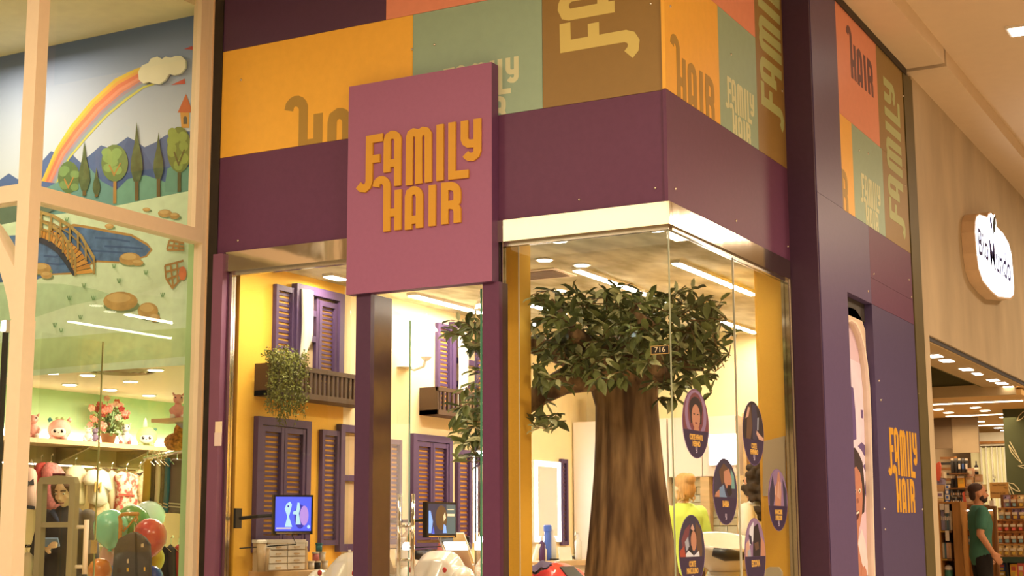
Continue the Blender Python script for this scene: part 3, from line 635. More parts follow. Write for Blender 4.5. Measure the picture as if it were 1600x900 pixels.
# ------------------------------------------------------------------ televisions
m_scr = mat('screen bezel', (.02, .018, .016), .3)
def tv(label, c, w, h, yaw, cells, bg):
    """c: screen centre; yaw: direction the screen faces"""
    n = Vector((math.cos(yaw), math.sin(yaw), 0)); r = Vector((-n.y, n.x, 0)); t = T('television', label, 'television', c); up = Vector((0, 0, 1)); c = Vector(c)
    P(MB().obox(c-n*.018, r*(w/2), up*(h/2), n*.018), 'case', m_scr, t)
    f = Fr(c + n*.001, r, n); P(f.box(MB(), -w/2+.012, w/2-.012, -h/2+.02, h/2-.012, 0, .001), 'screen', bg, t)
    for k, (nm, m, pl) in enumerate(cells): P(f.poly(MB(), [(a*w/2, b*h/2) for a, b in pl], .0012+k*.0002, .0014+k*.0002), nm, m, t)
    P(MB().obox(c-n*.03+up*-.02, r*.05, up*.05, n*.014), 'mount_plate', m_black, t)
    wp = Vector((XL+.05, c.y-.08, c.z-.02)); mid = (c-n*.04+wp)/2 + Vector((.02, -.1, 0))
    P(MB().tube([c-n*.04, mid, wp], .011, 8), 'arm', m_black, t); P(MB().tube([c-n*.02-up*(h/2), c-n*.03-up*(h/2+.06)+r*.03, wp-up*.18], .004, 5), 'cable', m_black, t)
    P(MB().obox(wp+Vector((-.02, 0, 0)), (.008, 0, 0), (0, .03, 0), (0, 0, .06)), 'wall_plate', m_black, t)
    P(f.box(MB(), -w/2+.02, w/2-.02, -h/2+.004, -h/2+.011, .0, .0016), 'badge_strip', m_steel_f, t)
    return t
def em(n, r, g, b, s=1.3): return emit(n, (lin(r), lin(g), lin(b)), s)
sb, sl, sd_, sp = em('blue screen', 70, 84, 220), em('pale cyan screen', 150, 190, 210), em('navy screen', 44, 44, 150), em('mauve screen', 150, 120, 200)
a = at(427, 804, 8.95); b = at(489, 804, 9.05)
c = (a+b)/2; w = (b-a).length; yw = math.atan2((b-a).y, (b-a).x)-math.pi/2
tv('small television with a blue picture in front of the louvred window', c, w, .235, yw, (
  ('picture_shape', sd_, ngon(.35, -.1, .3, .62)), ('picture_shape', sp, ngon(.55, -.05, .22, .5)), ('picture_shape', sl, ((-.35, .55), (-.18, .66), (-.08, .5), (-.14, .2), (-.22, -.1), (-.05, -.62), (-.42, -.62), (-.3, -.1), (-.44, .3))),
  ('picture_shape', sl, ((.2, .62), (.3, .6), (.34, .3), (.28, .05), (.38, -.5), (.12, -.5), (.16, 0), (-.02, .02), (.0, .15), (.14, .2))), ('picture_eye', sd_, ngon(-.26, .42, .05, .06, 8)), ('picture_shape', sl, ngon(.78, -.62, .08, .09, 10)), ('picture_caption', em('cream screen', 214, 200, 170, 1.), ((-.85, -.72), (-.1, -.72), (-.1, -.66), (-.85, -.66)))), sb)
a = at(667, 812, 9.9); b = at(713, 812, 10.15); c = (a+b)/2; w = (b-a).length; yw = math.atan2((b-a).y, (b-a).x)-math.pi/2
tv('small television showing dark news pictures beside the door', c, w, .235, yw, (
  ('picture_shape', em('slate screen', 70, 90, 96, .8), ((.3, -.8), (.92, -.8), (.92, .85), (.3, .85))), ('picture_shape', em('brown screen', 84, 64, 40, .7), ngon(-.05, .1, .4, .7)), ('picture_shape', em('light blue screen', 110, 150, 220, 1.1), ((-.9, -.75), (-.72, -.75), (-.62, -.1), (-.78, .5), (-.9, .5))),
  ('picture_shape', em('cobalt screen', 60, 80, 190, 1.), ((-.7, -.8), (-.5, -.8), (-.58, -.35))), ('picture_shape', em('pale screen', 190, 180, 150, 1.), ((.08, .2), (.2, .45), (.26, .1), (.12, -.1))), ('picture_shape', em('light blue screen', 110, 150, 220), ((.05, -.75), (.3, -.75), (.26, -.35), (.12, -.25))), ('picture_caption', em('pale screen', 190, 180, 150), ((.36, .2), (.86, .2), (.86, .34), (.36, .34))), ('picture_caption', em('pale screen', 1, 1, 1), ((.36, .55), (.8, .55), (.8, .6), (.36, .6)))), em('night screen', 40, 44, 70, .8))

# ------------------------------------------------------------------ back of the salon
m_cab = mat('cream cabinet laminate', (.88, .76, .68), .5, noise=.02); m_wood = mat('honey wood', W(236, 184, 116, .75, INL), .55, noise=.18, scale=3, stretch=(1, 1, 8))
def cabinet(label, x0, x1, z0, z1, y=11.99, n=1):
    t = T('cabinet', label, 'cabinet', ((x0+x1)/2, y+.15, z0)); P(MB().box(x0+.002, x1-.002, y+.02, YB-.005, z0, z1), 'carcass', m_cab, t)
    for k in range(n):
        a, b = x0+(x1-x0)*k/n, x0+(x1-x0)*(k+1)/n
        d = P(MB().box(a+.004, b-.004, y, y+.018, z0+.004, z1-.004), 'door', m_cab, t); P(MB().box(b-.03, b-.022, y-.02, y, (z0+z1)/2-.06, (z0+z1)/2+.06), 'handle', m_steel_f, d)
cabinet('tall cream wardrobe cabinet left of the tree trunk', -5.87, -5.05, .1, 2.13)
cabinet('tall cream wardrobe cabinet behind the tree trunk', -5.05, -4.97, .1, 2.13)
cabinet('cream wall cabinet above the pale brick panel, right of the trunk', -4.96, -4.34, 1.62, 2.13, n=2)
bw = ST('wall_brick', MB().box(-4.96, -4.3, 12.1, YB-.003, .7, 1.62), m_fhwall)
rb = random.Random(5); mbr = [mat('pale brick %d' % k, W(*c, .6, INL), .8, noise=.06, bump=.2) for k, c in enumerate(((252, 220, 160), (246, 206, 140), (255, 232, 180)))]
for r_ in range(13):
    z = .75+r_*.066; x = -4.95 - (.07 if r_ % 2 else 0)
    while x < -4.32:
        L = rb.choice((.12, .16, .2)); x2 = min(x+L, -4.31); xs = max(x, -4.955)
        if x2-xs > .02: P(MB().box(xs+.003, x2-.003, 12.08-rb.uniform(0, .015), 12.1, z, z+.058), 'brick', rb.choice(mbr), bw)
        x += L
t = T('wood_post', 'pale wooden upright between the brick panel and the open shelf', 'post', (-4.29, 12.0, 0)); P(MB().box(-4.34, -4.24, 11.95, 12.08, 0, 1.62), 'post', m_wood, t)
t = T('wood_post', 'pale wooden upright in the middle of the brick panel', 'post', (-4.62, 12.0, 0)); P(MB().box(-4.67, -4.59, 11.98, 12.06, .7, 1.62), 'post', m_wood, t)
t = T('open_shelf', 'tall honey wood open shelf at the back beside the yellow side wall', 'shelf', (-3.9, 12.1, 0))
P(MB().box(-4.235, -4.205, 11.85, YB-.01, 0, 2.13), 'side_panel', m_wood, t); P(MB().box(-3.4, -3.37, 11.85, YB-.01, 0, 2.13), 'side_panel', m_wood, t); P(MB().box(-4.2, -3.4, YB-.03, YB-.01, 0, 2.13), 'back_panel', m_wood, t)
for z in (.1, .5, .9, 1.3, 1.66, 2.1): P(MB().box(-4.205, -3.4, 11.86, YB-.03, z-.03, z), 'shelf', m_wood, t)
for k in range(3): S(MB().lathe([(.04, 0), (.045, .01), (.045, .1), (.03, .12), (.03, .14), (0, .14)], (-4.13+k*.12, 12.05, 1.66), 14), 'jar', m_white, 'white lidded jar on the open shelf, %s from the post' % ('first', 'second', 'third')[k], 'jar', 'jars on the open shelf', True)
t = T('glare_panel', 'square glowing white panel for a glare over the cabinet doors right of the tree', 'lamp', (-4.45, 11.95, 1.72))
P(MB().box(-4.575, -4.325, 11.95, 11.985, 1.71, 1.975), 'case', m_white, t); P(MB().box(-4.565, -4.335, 11.945, 11.95, 1.72, 1.965), 'diffuser', emit('bright panel', (1, .97, .9), 30), t)  # glowing panel put in for a white glare, no lamp hangs there
for k, (x, h) in enumerate(((-5.62, .28), (-5.5, .22))): S(MB().box(x-.05, x+.05, 12.05, 12.2, 2.131, 2.131+h), 'carton', mat('carton %d' % k, W(*((200, 120, 50), (236, 190, 130))[k], .6, INL), .8), ('brown carton on top of the tall cabinet, beside the trunk', 'pale carton on top of the tall cabinet, nearer the trunk')[k], 'box')

# ------------------------------------------------------------------ counter along the left wall and what stands on it
ct = T('counter', 'long peach worktop along the yellow wall under the televisions', 'counter', (-5.65, 9.6, 0)); ZT = .93
P(MB().box(XL+.002, -5.5, 7.45, 11.9, ZT-.04, ZT), 'worktop', mat('peach worktop', W(246, 190, 120, .65, INL), .35, noise=.03), ct)
P(MB().box(XL+.002, -5.54, 7.5, 11.85, .1, ZT-.041), 'front_panel', m_cab, ct)
def ctp(px, x=-5.69): p = onX(px, 885, x); return p.x, p.y
def bottle(label, px, r, h, m, cm, x=-5.69, neck=.35, cat='bottle', grp='bottles on the salon worktop'):
    bx, by = ctp(px, x); t = T('bottle', label, cat, (bx, by, ZT), grp)
    P(MB().lathe([(r*.95, ZT), (r, ZT+.01), (r, ZT+h*.68), (r*neck, ZT+h*.8), (r*neck, ZT+h*.82)], (bx, by, 0), 14), 'body', m, t, True); P(MB().lathe([(r*neck*1.25, ZT+h*.82), (r*neck*1.25, ZT+h*.97), (r*neck, ZT+h)], (bx, by, 0), 12), 'cap', cm, t)
    return t
m_clear = mat('cloudy plastic', W(236, 190, 130, .6, INL), .25, noise=.05); m_wb = mat('white bottle plastic', W(255, 230, 190, .62, INL), .35); m_pink = mat('pink plastic', W(240, 130, 110, .6, INL), .4); m_red = mat('red gloss', W(214, 48, 40, .7, INL), .18, coat=.6); m_blue = mat('blue plastic', W(92, 120, 190, .6, INL), .35); m_pur = mat('purple plastic', W(92, 48, 84, .6, INL), .35); m_tealp = mat('teal plastic', W(48, 110, 100, .6, INL), .4)
for k, px in enumerate((408, 415)):
    bx, by = ctp(px); t = T('cup', ('clear plastic cup with lid at the left end of the worktop', 'clear plastic cup beside the drawer box')[k], 'cup', (bx, by, ZT)); h = (.17, .14)[k]
    P(MB().lathe([(.022, ZT), (.03, ZT+h)], (bx, by, 0), 14), 'cup', m_clear, t, True); P(MB().lathe([(.033, ZT+h), (.033, ZT+h+.012), (.02, ZT+h+.02)], (bx, by, 0), 14), 'lid', m_white, t)
t = T('drawer_box', 'white translucent box of four small drawers under the first television', 'storage box', (*ctp(443), ZT)); bx, by = ctp(443)
P(MB().box(bx-.09, bx+.02, by-.19, by+.19, ZT, ZT+.17), 'body', m_clear, t); P(MB().box(bx-.095, bx+.025, by-.195, by+.195, ZT+.17, ZT+.19), 'lid', m_wb, t)
for r_ in range(4):
    for c_ in range(2): d = P(MB().box(bx+.02, bx+.03, by-.18+c_*.185, by-.005+c_*.185, ZT+.008+r_*.041, ZT+.043+r_*.041), 'drawer', m_wb, t); P(MB().box(bx+.03, bx+.036, by-.12+c_*.185, by-.07+c_*.185, ZT+.018+r_*.041, ZT+.026+r_*.041), 'pull', m_clear, d)
bottle('clear tube bottle right of the drawer box', 475, .022, .18, m_clear, m_wb, neck=.8)
for k, (px, lv, m, lb) in enumerate(((486, 0, m_wb, 'ivory thread spool pot at the left foot of the small stack'), (496, 0, m_black, 'dark pot in the middle of the bottom row of the small stack'), (507, 0, m_wb, 'cream pot at the right end of the bottom row of the stack'), (493, 1, m_pink, 'pink pot in the second row of the small stack'), (503, 1, m_wb, 'white pot in the second row of the small stack'), (498, 2, m_tealp, 'teal pot on top of the small stack'))):
    bx, by = ctp(px); z = ZT+lv*.056; t = T('pot', lb, 'pot', (bx, by, z), 'stacked pots under the window')
    P(MB().lathe([(.021, z), (.021, z+.045)], (bx, by, 0), 14), 'body', m, t, True); P(MB().lathe([(.024, z+.045), (.024, z+.055), (0, z+.055)], (bx, by, 0), 14), 'lid', m_wb if lv < 2 else m, t)
bottle('small white bottle with green base beside the left sign post', 546, .025, .12, m_wb, m_wb)
t = bottle('clear pump bottle with a blue label behind the door handle', 637, .045, .3, m_clear, m_wb); bx, by = ctp(637); P(MB().lathe([(.046, ZT+.08), (.046, ZT+.13)], (bx, by, 0), 14), 'label', m_blue, t)
bottle('white round bottle left of the blue labelled pump bottle', 630, .055, .2, m_wb, m_wb)
bottle('pink squeeze bottle with pointed cap behind the white toy car', 689, .028, .2, m_pink, m_pink, neck=.4); bottle('peach lotion bottle behind the white toy car', 694, .03, .16, mat('peach plastic', W(250, 190, 140, .6, INL), .35), m_wb); bottle('white cream bottle between the lotion and the tilted mirror', 703, .03, .12, m_wb, m_wb)
bottle('dark spray bottle with trigger beside the right post', 731, .024, .2, m_black, m_black, neck=.5); bottle('white wax pot bottle beside the tilted mirror', 722, .03, .13, m_wb, m_wb)
bottle('dark red tall carton shaped bottle left of the second mirror', 820, .025, .19, mat('wine red', W(150, 50, 36, .6, INL), .4), mat('wine red', (.1, .02, .02), .4), neck=.95)
bottle('purple pump bottle beside the white frame', 847, .026, .2, m_pur, m_wb); bottle('blue tall bottle under the second lit mirror', 856, .03, .29, m_blue, m_blue, neck=.9); bottle('white tall bottle with pointed cap beside the blue one', 863, .034, .26, m_wb, m_wb); bottle('small white bottle between the purple and blue bottles', 851, .02, .13, m_wb, m_wb)
t = bottle('white trigger spray bottle beside the tree trunk', 904, .03, .22, m_wb, m_wb, x=-5.56); p = onX(904, 885, -5.56); P(MB().tube([(p.x, p.y, ZT+.22), (p.x, p.y-.05, ZT+.225), (p.x, p.y-.06, ZT+.2)], .008, 6), 'trigger', m_wb, t)
S(MB().prism([(0, 0, 0), (.2, 0, 0), (.16, 0, .21), (.04, 0, .21)], (0, .012, 0)).__class__().prism([onX(875, 886, -5.55), onX(895, 886, -5.55), onX(890, 854, -5.6), onX(871, 854, -5.6)], (.012, -.008, 0)), 'price_board', mat('cream board', W(255, 244, 200, .65, INL), .6), 'cream price board standing tilted on the worktop beside the trunk', 'board')
t = T('tilted_mirror', 'white tabletop mirror leaning back with a painted glowing lamp reflection', 'mirror', at(711, 882, 10.1)); n = Vector((.72, -.42, .55)).normalized(); r_ = Vector((.42, .9, 0)).normalized(); up = n.cross(r_); up = up if up.z > 0 else -up
c = at(713, 858, 10.1); P(MB().obox(c, r_*.11, up*.13, n*.006), 'frame', m_wb, t); P(MB().obox(c+n*.007, r_*.1, up*.12, n*.001), 'glass', m_mir, t); P(MB().obox(c+n*.008+up*.02, r_*.09, up*.03, n*.001), 'light_band', m_ring, t)  # the strip glows to paint a lamp's reflection on the glass
P(MB().tube([c-up*.1, c-up*.1-n*.02-Vector((0, 0, .06)), (c.x, c.y, ZT+.01)], .012, 8), 'stand', m_wb, t); P(MB().lathe([(.07, ZT), (.07, ZT+.012)], (c.x, c.y, 0), 16), 'foot', m_wb, t)
t = T('hair_dryer', 'black hair dryer lying on the worktop behind the white toy car', 'hair dryer', (*ctp(668), ZT)); bx, by = ctp(668)
P(MB().ell((bx, by, ZT+.06), (.05, .1, .055), 14, 8), 'body', m_black, t, True); P(MB().tube([(bx, by-.06, ZT+.07), (bx+.02, by-.2, ZT+.075)], [.04, .03], 12), 'nozzle', m_black, t, True); P(MB().tube([(bx, by+.03, ZT+.05), (bx+.06, by+.1, ZT+.02)], .018, 8), 'handle', m_black, t, True)
for k, (px, lb) in enumerate(((652, 'white wall socket above the worktop left of the hair dryer'), (680, 'white double socket above the hair dryer'), (748, 'white socket plate under the first lit mirror'))):
    u, v = LW.pix(px, 871 if k < 2 else 870); t = T('wall_socket', lb, 'socket', LW.p(u, v, 0)); P(LW.box(MB(), u-.045, u+.045, v-.05, v+.05, .001, .012), 'plate', m_white, t); P(LW.box(MB(), u-.02, u+.02, v-.02, v+.02, .012, .014), 'insert', m_cream, t)
S(MB().prism([onX(826, 888, -5.5), onX(830, 888, -5.5), onX(843, 850, -5.6), onX(838, 850, -5.6)], (.015, .0, 0)), 'picture_frame', m_wb, 'white frame leaning on the wall under the second mirror', 'frame')
t = T('hair_clipper', 'black hair clippers with cord on the worktop beside the trunk', 'clippers', (*ctp(890, -5.62), ZT)); bx, by = ctp(890, -5.62)
P(MB().ell((bx, by, ZT+.02), (.025, .09, .02), 10, 6), 'body', m_black, t, True); P(MB().ell((bx, by+.14, ZT+.025), (.03, .08, .024), 10, 6), 'comb', mat('olive plastic', W(190, 150, 50, .5, INL), .4), t, True); P(MB().tube([(bx, by-.09, ZT+.02), (bx+.02, by-.2, ZT+.01), (bx-.03, by-.3, ZT+.012)], .006, 6), 'cord', m_black, t)

# ------------------------------------------------------------------ artificial tree
TR0 = Vector((-3.64, 8.2, 0)); tree = T('artificial_tree', 'big artificial tree with sculpted brown trunk and leafy crown inside the corner window', 'tree', TR0)
m_bark = mat('sculpted bark', W(98, 62, 36, .58, INL), .8, noise=.1, scale=13, bump=.7, stretch=(1, 1, .14), alt=W(184, 136, 84, .68, INL), sharp=.14)
rt = random.Random(21); rsx = []
prof = [(0, .42, 0), (.3, .36, 0), (.6, .315, 0), (.9, .277, 0), (1.1, .252, .0), (1.27, .232, .0), (1.5, .208, .0), (1.7, .194, -.002), (1.9, .186, -.005), (2.02, .2, -.015), (2.12, .27, -.03), (2.2, .33, -.04), (2.28, .2, -.03)]
for z, r, dx in prof:
    rsx.append([TR0 + Vector((dx + r*q*math.cos(a), r*q*math.sin(a)*.9, z + (.03*math.sin(3*a) if z > 2 else 0))) for a, q in ((2*math.pi*i/40, 1+.045*math.sin(7*2*math.pi*i/40+z*.9)+.03*math.sin(13*2*math.pi*i/40+2+z)+.02*math.sin(3*2*math.pi*i/40-z)) for i in range(40))])
P(MB().rings(rsx), 'trunk', m_bark, tree, True)
def bough(p, r): P(MB().tube(p, r, 10), 'bough', m_bark, tree, True)
A0 = TR0 + Vector((-.03, 0, 2.12))
bough([A0, onY(930, 585, 8.1), onY(880, 596, 8.0), onY(845, 615, 7.95), onY(815, 640, 7.95), onY(770, 660, 8.0), onY(735, 650, 8.05)], [.15, .1, .08, .07, .05, .04, .02])
bough([A0, onY(900, 560, 8.2), onY(840, 540, 8.25), onY(780, 530, 8.2), onY(730, 540, 8.2)], [.14, .08, .06, .04, .018])
bough([A0, onY(920, 560, 7.95), onY(890, 520, 7.85), onY(860, 470, 7.85)], [.14, .09, .06, .02])
bough([A0, onY(1010, 560, 8.2), onY(1050, 540, 8.3), onY(1090, 510, 8.35), onY(1115, 480, 8.4)], [.14, .08, .055, .04, .02])
bough([A0, onY(1020, 575, 8.2), onY(1060, 565, 8.25), onY(1100, 575, 8.3)], [.15, .08, .05, .02])
bough([A0, onY(975, 540, 8.3), onY(985, 490, 8.4), onY(1000, 455, 8.4)], [.14, .08, .05, .02])
for px, py, Y, r in ((893, 520, 7.66, .05), (993, 500, 7.72, .055), (1020, 572, 7.64, .04)):
    c = onY(px, py, Y); P(MB().tube([c + Vector((0, .16, -.04)), c + Vector((.0, .05, -.01)), c], [r*1.2, r, r*.9], 10), 'sawn_branch', m_bark, tree, True)
LM = [mat('leaf dark', W(86, 90, 44, .8, INL), .45, noise=.15, spec=.4), mat('leaf mid', W(128, 130, 66, .85, INL), .45, noise=.15, spec=.4), mat('leaf light', W(212, 202, 136, .9, INL), .4, noise=.15, spec=.4)]
for m in LM:
    nt = m.node_tree; b_ = nt.nodes['Principled BSDF']; tl_ = nt.nodes.new('ShaderNodeBsdfTranslucent'); mx_ = nt.nodes.new('ShaderNodeMixShader'); mx_.inputs[0].default_value = .22
    nt.links.new(b_.inputs['Base Color'].links[0].from_socket, tl_.inputs[0]); nt.links.new(b_.outputs[0], mx_.inputs[1]); nt.links.new(tl_.outputs[0], mx_.inputs[2]); nt.links.new(mx_.outputs[0], nt.nodes['Material Output'].inputs[0])
def leafv():
    v = [(0, 0, 0)]; f = []
    for x, w in ((.22, .17), (.5, .24), (.78, .15)): v += [(x, w, .05+.02*x), (x, 0, -.06*x*(1-x)*2), (x, -w, .05+.02*x)]
    v.append((1, 0, -.08)); f = [(0, 2, 1), (0, 3, 2), (1, 2, 5, 4), (2, 3, 6, 5), (4, 5, 8, 7), (5, 6, 9, 8), (7, 8, 10), (8, 9, 10)]; return v, f
lv, lf = leafv(); LME = []
for k, m in enumerate(LM):
    me = bpy.data.meshes.new('leaf'); me.from_pydata(lv, [], lf); me.materials.append(m); me.shade_smooth(); LME.append(me)
zones = ((905, 495, 7.7, 95, 46, 34), (985, 480, 7.75, 85, 40, 32), (870, 540, 7.7, 62, 44, 26), (950, 545, 7.62, 80, 50, 36), (1010, 545, 7.62, 45, 52, 26), (1085, 500, 8.1, 50, 52, 36), (1092, 565, 8.05, 50, 52, 36), (1120, 520, 8.2, 30, 62, 24), (900, 590, 7.6, 70, 22, 14), (840, 500, 7.7, 30, 50, 12),
         (1045, 615, 7.9, 10, 28, 4), (838, 655, 7.7, 28, 18, 8), (850, 470, 7.7, 24, 24, 6), (722, 515, 8.0, 30, 32, 14), (738, 570, 8.0, 14, 24, 6), (735, 640, 8.0, 30, 44, 18), (728, 692, 7.95, 26, 32, 12), (770, 560, 8.0, 24, 70, 12), (1020, 470, 8.1, 40, 24, 10))
leaves = []; tw = MB()
for px, py, Y, rx, ry, n in zones:
    for k in range(round(n*.82)):
        a = rt.uniform(0, 2*math.pi); q = math.sqrt(rt.random()); x, y = px+rx*q*math.cos(a), py+ry*q*math.sin(a)
        Yk = Y + rt.uniform(-.28, .34)
        if x > 1040: Yk = min(max(Yk, 7.7), 8.75)
        Yk = max(Yk, 7.4 if x > 830 else 7.72)
        c = onY(x, y, Yk); lim = CX-.09
        out = (c - (TR0+Vector((0, 0, 2.15)))); out.z *= .5; out = out.normalized()
        d = (out + Vector((rt.uniform(-.8, .8), rt.uniform(-.9, .5), rt.uniform(-.75, .45)))).normalized(); L = rt.uniform(.1, .2)
        b = c - d*L; tw.tube([b, c], [.004, .002], 4)
        for j in range(rt.choice((6, 7, 8))):
            f = rt.random(); p = b + d*L*f
            dr = (d*rt.uniform(.2, 1) + Vector((rt.uniform(-1, 1), rt.uniform(-1, 1), rt.uniform(-1.1, .6)))).normalized()
            s = rt.uniform(.07, .125)
            if (p+dr*s).x > lim: continue
            if (p+dr*s).y < YG+.06 or p.z > ZC-.06 or (p+dr*s).z > ZC-.03: continue
            leaves.append((p, dr, Vector((rt.uniform(-.6, .6), rt.uniform(-.9, .3), 1)).normalized(), s, rt.choice((0, 0, 1, 1, 1, 2)), rt.uniform(.75, 1.0)))
leaves.sort(key=lambda q: (q[0]-CAMP).length)
rest = [MB(), MB(), MB()]
for i, (p, d, up, s, k, w) in enumerate(leaves):
    y = up.cross(d); y = y.normalized() if y.length > .05 else d.orthogonal().normalized(); z = d.cross(y)
    M4 = Matrix(((d.x*s, y.x*s*w, z.x*s, p.x-TR0.x), (d.y*s, y.y*s*w, z.y*s, p.y-TR0.y), (d.z*s, y.z*s*w, z.z*s, p.z-TR0.z), (0, 0, 0, 1)))
    if i < 295:
        o = bpy.data.objects.new('leaf', LME[k]); link(o, tree); o.matrix_basis = M4
    else: rest[k].add([M4 @ Vector(q) + TR0 for q in lv], lf)
for k in range(3): P(rest[k], 'foliage', LM[k], tree, True, kind='stuff')
P(tw, 'twigs', m_bark, tree, kind='stuff')
for px, py, Y in ((835, 507, 7.5), (987, 515, 7.5), (868, 480, 7.7)): P(MB().ell(onY(px, py, Y), .009, 8, 6), 'fairy_light', emit('fairy light', (.75, .85, 1), 30), tree)

# ------------------------------------------------------------------ oval stickers on the side pane
SP = Fr((CX-.022, 0, 0), (0, 1, 0), (1, 0, 0))
def flat(nm, rgb, k=.8): return mat(nm, W(*rgb, k), .55, noise=.03)
m_st = flat('aubergine sticker vinyl', (62, 42, 62)); m_rim = flat('sticker rim', (120, 84, 120)); m_stt = flat('sticker lettering', (222, 160, 70), .95); m_em = flat('sticker emblem', (200, 170, 170))
cl = dict(skin=flat('sticker skin', (196, 128, 92)), skin2=flat('sticker light skin', (214, 156, 124)), hair=flat('sticker black hair', (52, 38, 36)), hair3=flat('sticker brown hair', (104, 70, 48)), wine=flat('sticker wine', (124, 62, 62)), red=flat('sticker red', (176, 70, 48)), grey=flat('sticker grey', (170, 160, 156)), white=flat('sticker white', (226, 210, 196)), dark=flat('sticker dark', (66, 54, 66)), mauve=flat('sticker mauve', (150, 112, 130)), blue=flat('sticker blue', (120, 134, 150)), teal=flat('sticker sage', (120, 150, 130)))
def sticker(label, c, rx, ry, split, bg, shapes, lines, ts):
    uc, vc = SP.pix(*c); ru = (SP.pix(c[0]+rx, c[1])[0]-SP.pix(c[0]-rx, c[1])[0])/2; rv = (SP.pix(c[0], c[1]-ry)[1]-SP.pix(c[0], c[1]+ry)[1])/2
    t = T('oval_sticker', label, 'sticker', SP.p(uc, vc, 0), 'oval service stickers on the side pane')
    P(SP.poly(MB(), ngon(uc, vc, ru, rv, 40), 0, .001), 'rim', m_rim, t); P(SP.poly(MB(), ngon(uc, vc, ru*.965, rv*.985, 40), .001, .0014), 'disc', m_st, t)
    a0 = math.asin(split); P(SP.poly(MB(), ngon(uc, vc, ru*.965, rv*.985, 40, a0, math.pi-a0), .0014, .0018), 'photo', cl[bg], t)
    E = ngon(0, 0, .95, .97, 28)
    for k, (col, pl) in enumerate(shapes):
        q = []
        for a, b in pl:
            b = max(b, split+.005); h = math.hypot(a/.95, b/.97)
            if h > 1: a, b = a/h, b/h
            q.append((uc+a*ru, vc+b*rv))
        P(SP.poly(MB(), q, .0018+k*.0002, .0021+k*.0002), 'photo_shape', cl[col], t)
    for k, ln in enumerate(lines): text(ln, SP, uc+.0, vc+rv*(split-.2-.19*k), ts*rv*1.25, m_stt, t, d=.0016, sx=.62 if len(ln) > 9 else .72, bold=.0015)
    mb = MB()
    for q in strokes([[(uc+(a-.86)*.2, vc-rv*.8+(b-.75)*.14) for a, b in ln] for ln in LOGO['Y']], .007): SP.poly(mb, q, .0016, .002)
    P(mb, 'emblem', m_em, t)
sticker('oval sticker CORTE INFANTIL MENINO with a curly haired boy, top left', (1087, 662), 20.5, 54, -.2, 'wine', (('mauve', ngon(0, .25, .82, .72, 20)), ('wine', ngon(0, .3, .6, .6, 20)), ('hair', ngon(0, .42, .5, .36, 18)), ('hair', ((-.45, .4), (.45, .4), (.42, .0), (-.4, .0))), ('skin', ngon(0, .2, .32, .36, 16)), ('hair', ngon(-.14, .27, .07, .02, 8)), ('hair', ngon(.14, .27, .07, .02, 8)), ('wine', ngon(0, .02, .1, .025, 8)), ('skin', ((-.16, -.08), (.16, -.08), (.2, -.2), (-.2, -.2)))), ('CORTE INFANTIL', 'MENINO'), .17)
sticker('oval sticker CORTE FEMININO with long hair being combed, top right', (1177, 677), 16.5, 50, -.2, 'hair', (('hair3', ((-.5, .8), (-.2, .9), (-.1, .2), (-.3, -.2), (-.7, -.2), (-.6, .3))), ('dark', ((-.1, .9), (.3, .9), (.5, .2), (.3, -.2), (-.1, -.2))), ('skin2', ((-.72, .42), (-.45, .5), (-.3, .78), (-.46, .8))), ('skin2', ((.3, .1), (.55, .0), (.95, -.12), (.9, -.2), (.5, -.18), (.25, .0))), ('grey', ((.4, .5), (.52, .52), (.45, .12), (.34, .12)))), ('CORTE', 'FEMININO'), .17)
sticker('oval sticker BARBA with a bearded man looking up, in the middle', (1133, 768), 18.8, 52, -.18, 'dark', (('teal', ((.5, .7), (.75, .5), (.8, .1), (.45, .1))), ('hair3', ((-.5, .6), (-.1, .85), (.3, .7), (.1, .35), (-.3, .2))), ('skin', ((-.1, .6), (.35, .7), (.55, .35), (.45, .05), (.1, .1), (-.1, .3))), ('hair', ((.2, .2), (.5, .2), (.55, -.05), (.3, -.15), (.1, .0))), ('blue', ((-.5, .1), (-.15, .2), (.0, -.1), (.1, -.18), (-.6, -.18))), ('skin', ((-.8, -.05), (-.5, .05), (-.5, -.18), (-.9, -.18)))), ('BARBA',), .2)
sticker('oval sticker MANICURE E PEDICURE with crossed hands, next to the right frame', (1215.5, 781), 15, 48.5, -.2, 'mauve', (('dark', ((-.9, .2), (-.5, .8), (-.3, .2), (-.5, -.2), (-.9, -.2))), ('dark', ((.5, .7), (.9, .3), (.9, -.2), (.6, -.2))), ('skin', ((-.35, -.2), (-.3, .1), (-.35, .35), (-.1, .55), (.05, .9), (.2, .9), (.3, .5), (.35, .25), (.25, -.2))), ('skin2', ((-.35, .15), (-.28, .45), (-.18, .45), (-.2, .15))), ('skin2', ((-.12, .1), (.05, .6), (.14, .58), (.05, .05))), ('skin2', ((.08, .05), (.25, .6), (.34, .56), (.2, .0)))), ('MANICURE', 'E PEDICURE'), .16)
sticker('oval sticker CORTE MASCULINO with a barber cutting hair, bottom left', (1081, 861), 20.3, 57, -.16, 'dark', (('hair3', ((.3, .8), (.7, .6), (.8, 0), (.75, -.16), (.4, -.16))), ('wine', ((-.5, .6), (-.1, .75), (-.3, .3), (-.7, .0), (-.8, .3))), ('red', ((-.95, .0), (-.6, .15), (-.5, -.16), (-.9, -.16))), ('grey', ((-.55, .25), (-.3, .4), (-.2, .1), (-.45, -.0))), ('hair', ngon(.12, .48, .24, .16, 12)), ('skin', ngon(.12, .28, .22, .28, 14)), ('skin2', ((-.1, .62), (.05, .75), (.2, .6), (.1, .55))), ('hair', ((-.3, .1), (-.05, .15), (.1, -.14), (-.2, -.16))), ('white', ((-.5, -.08), (-.3, .02), (.1, -.13), (.5, .0), (.55, -.16), (-.5, -.16)))), ('CORTE', 'MASCULINO'), .17)
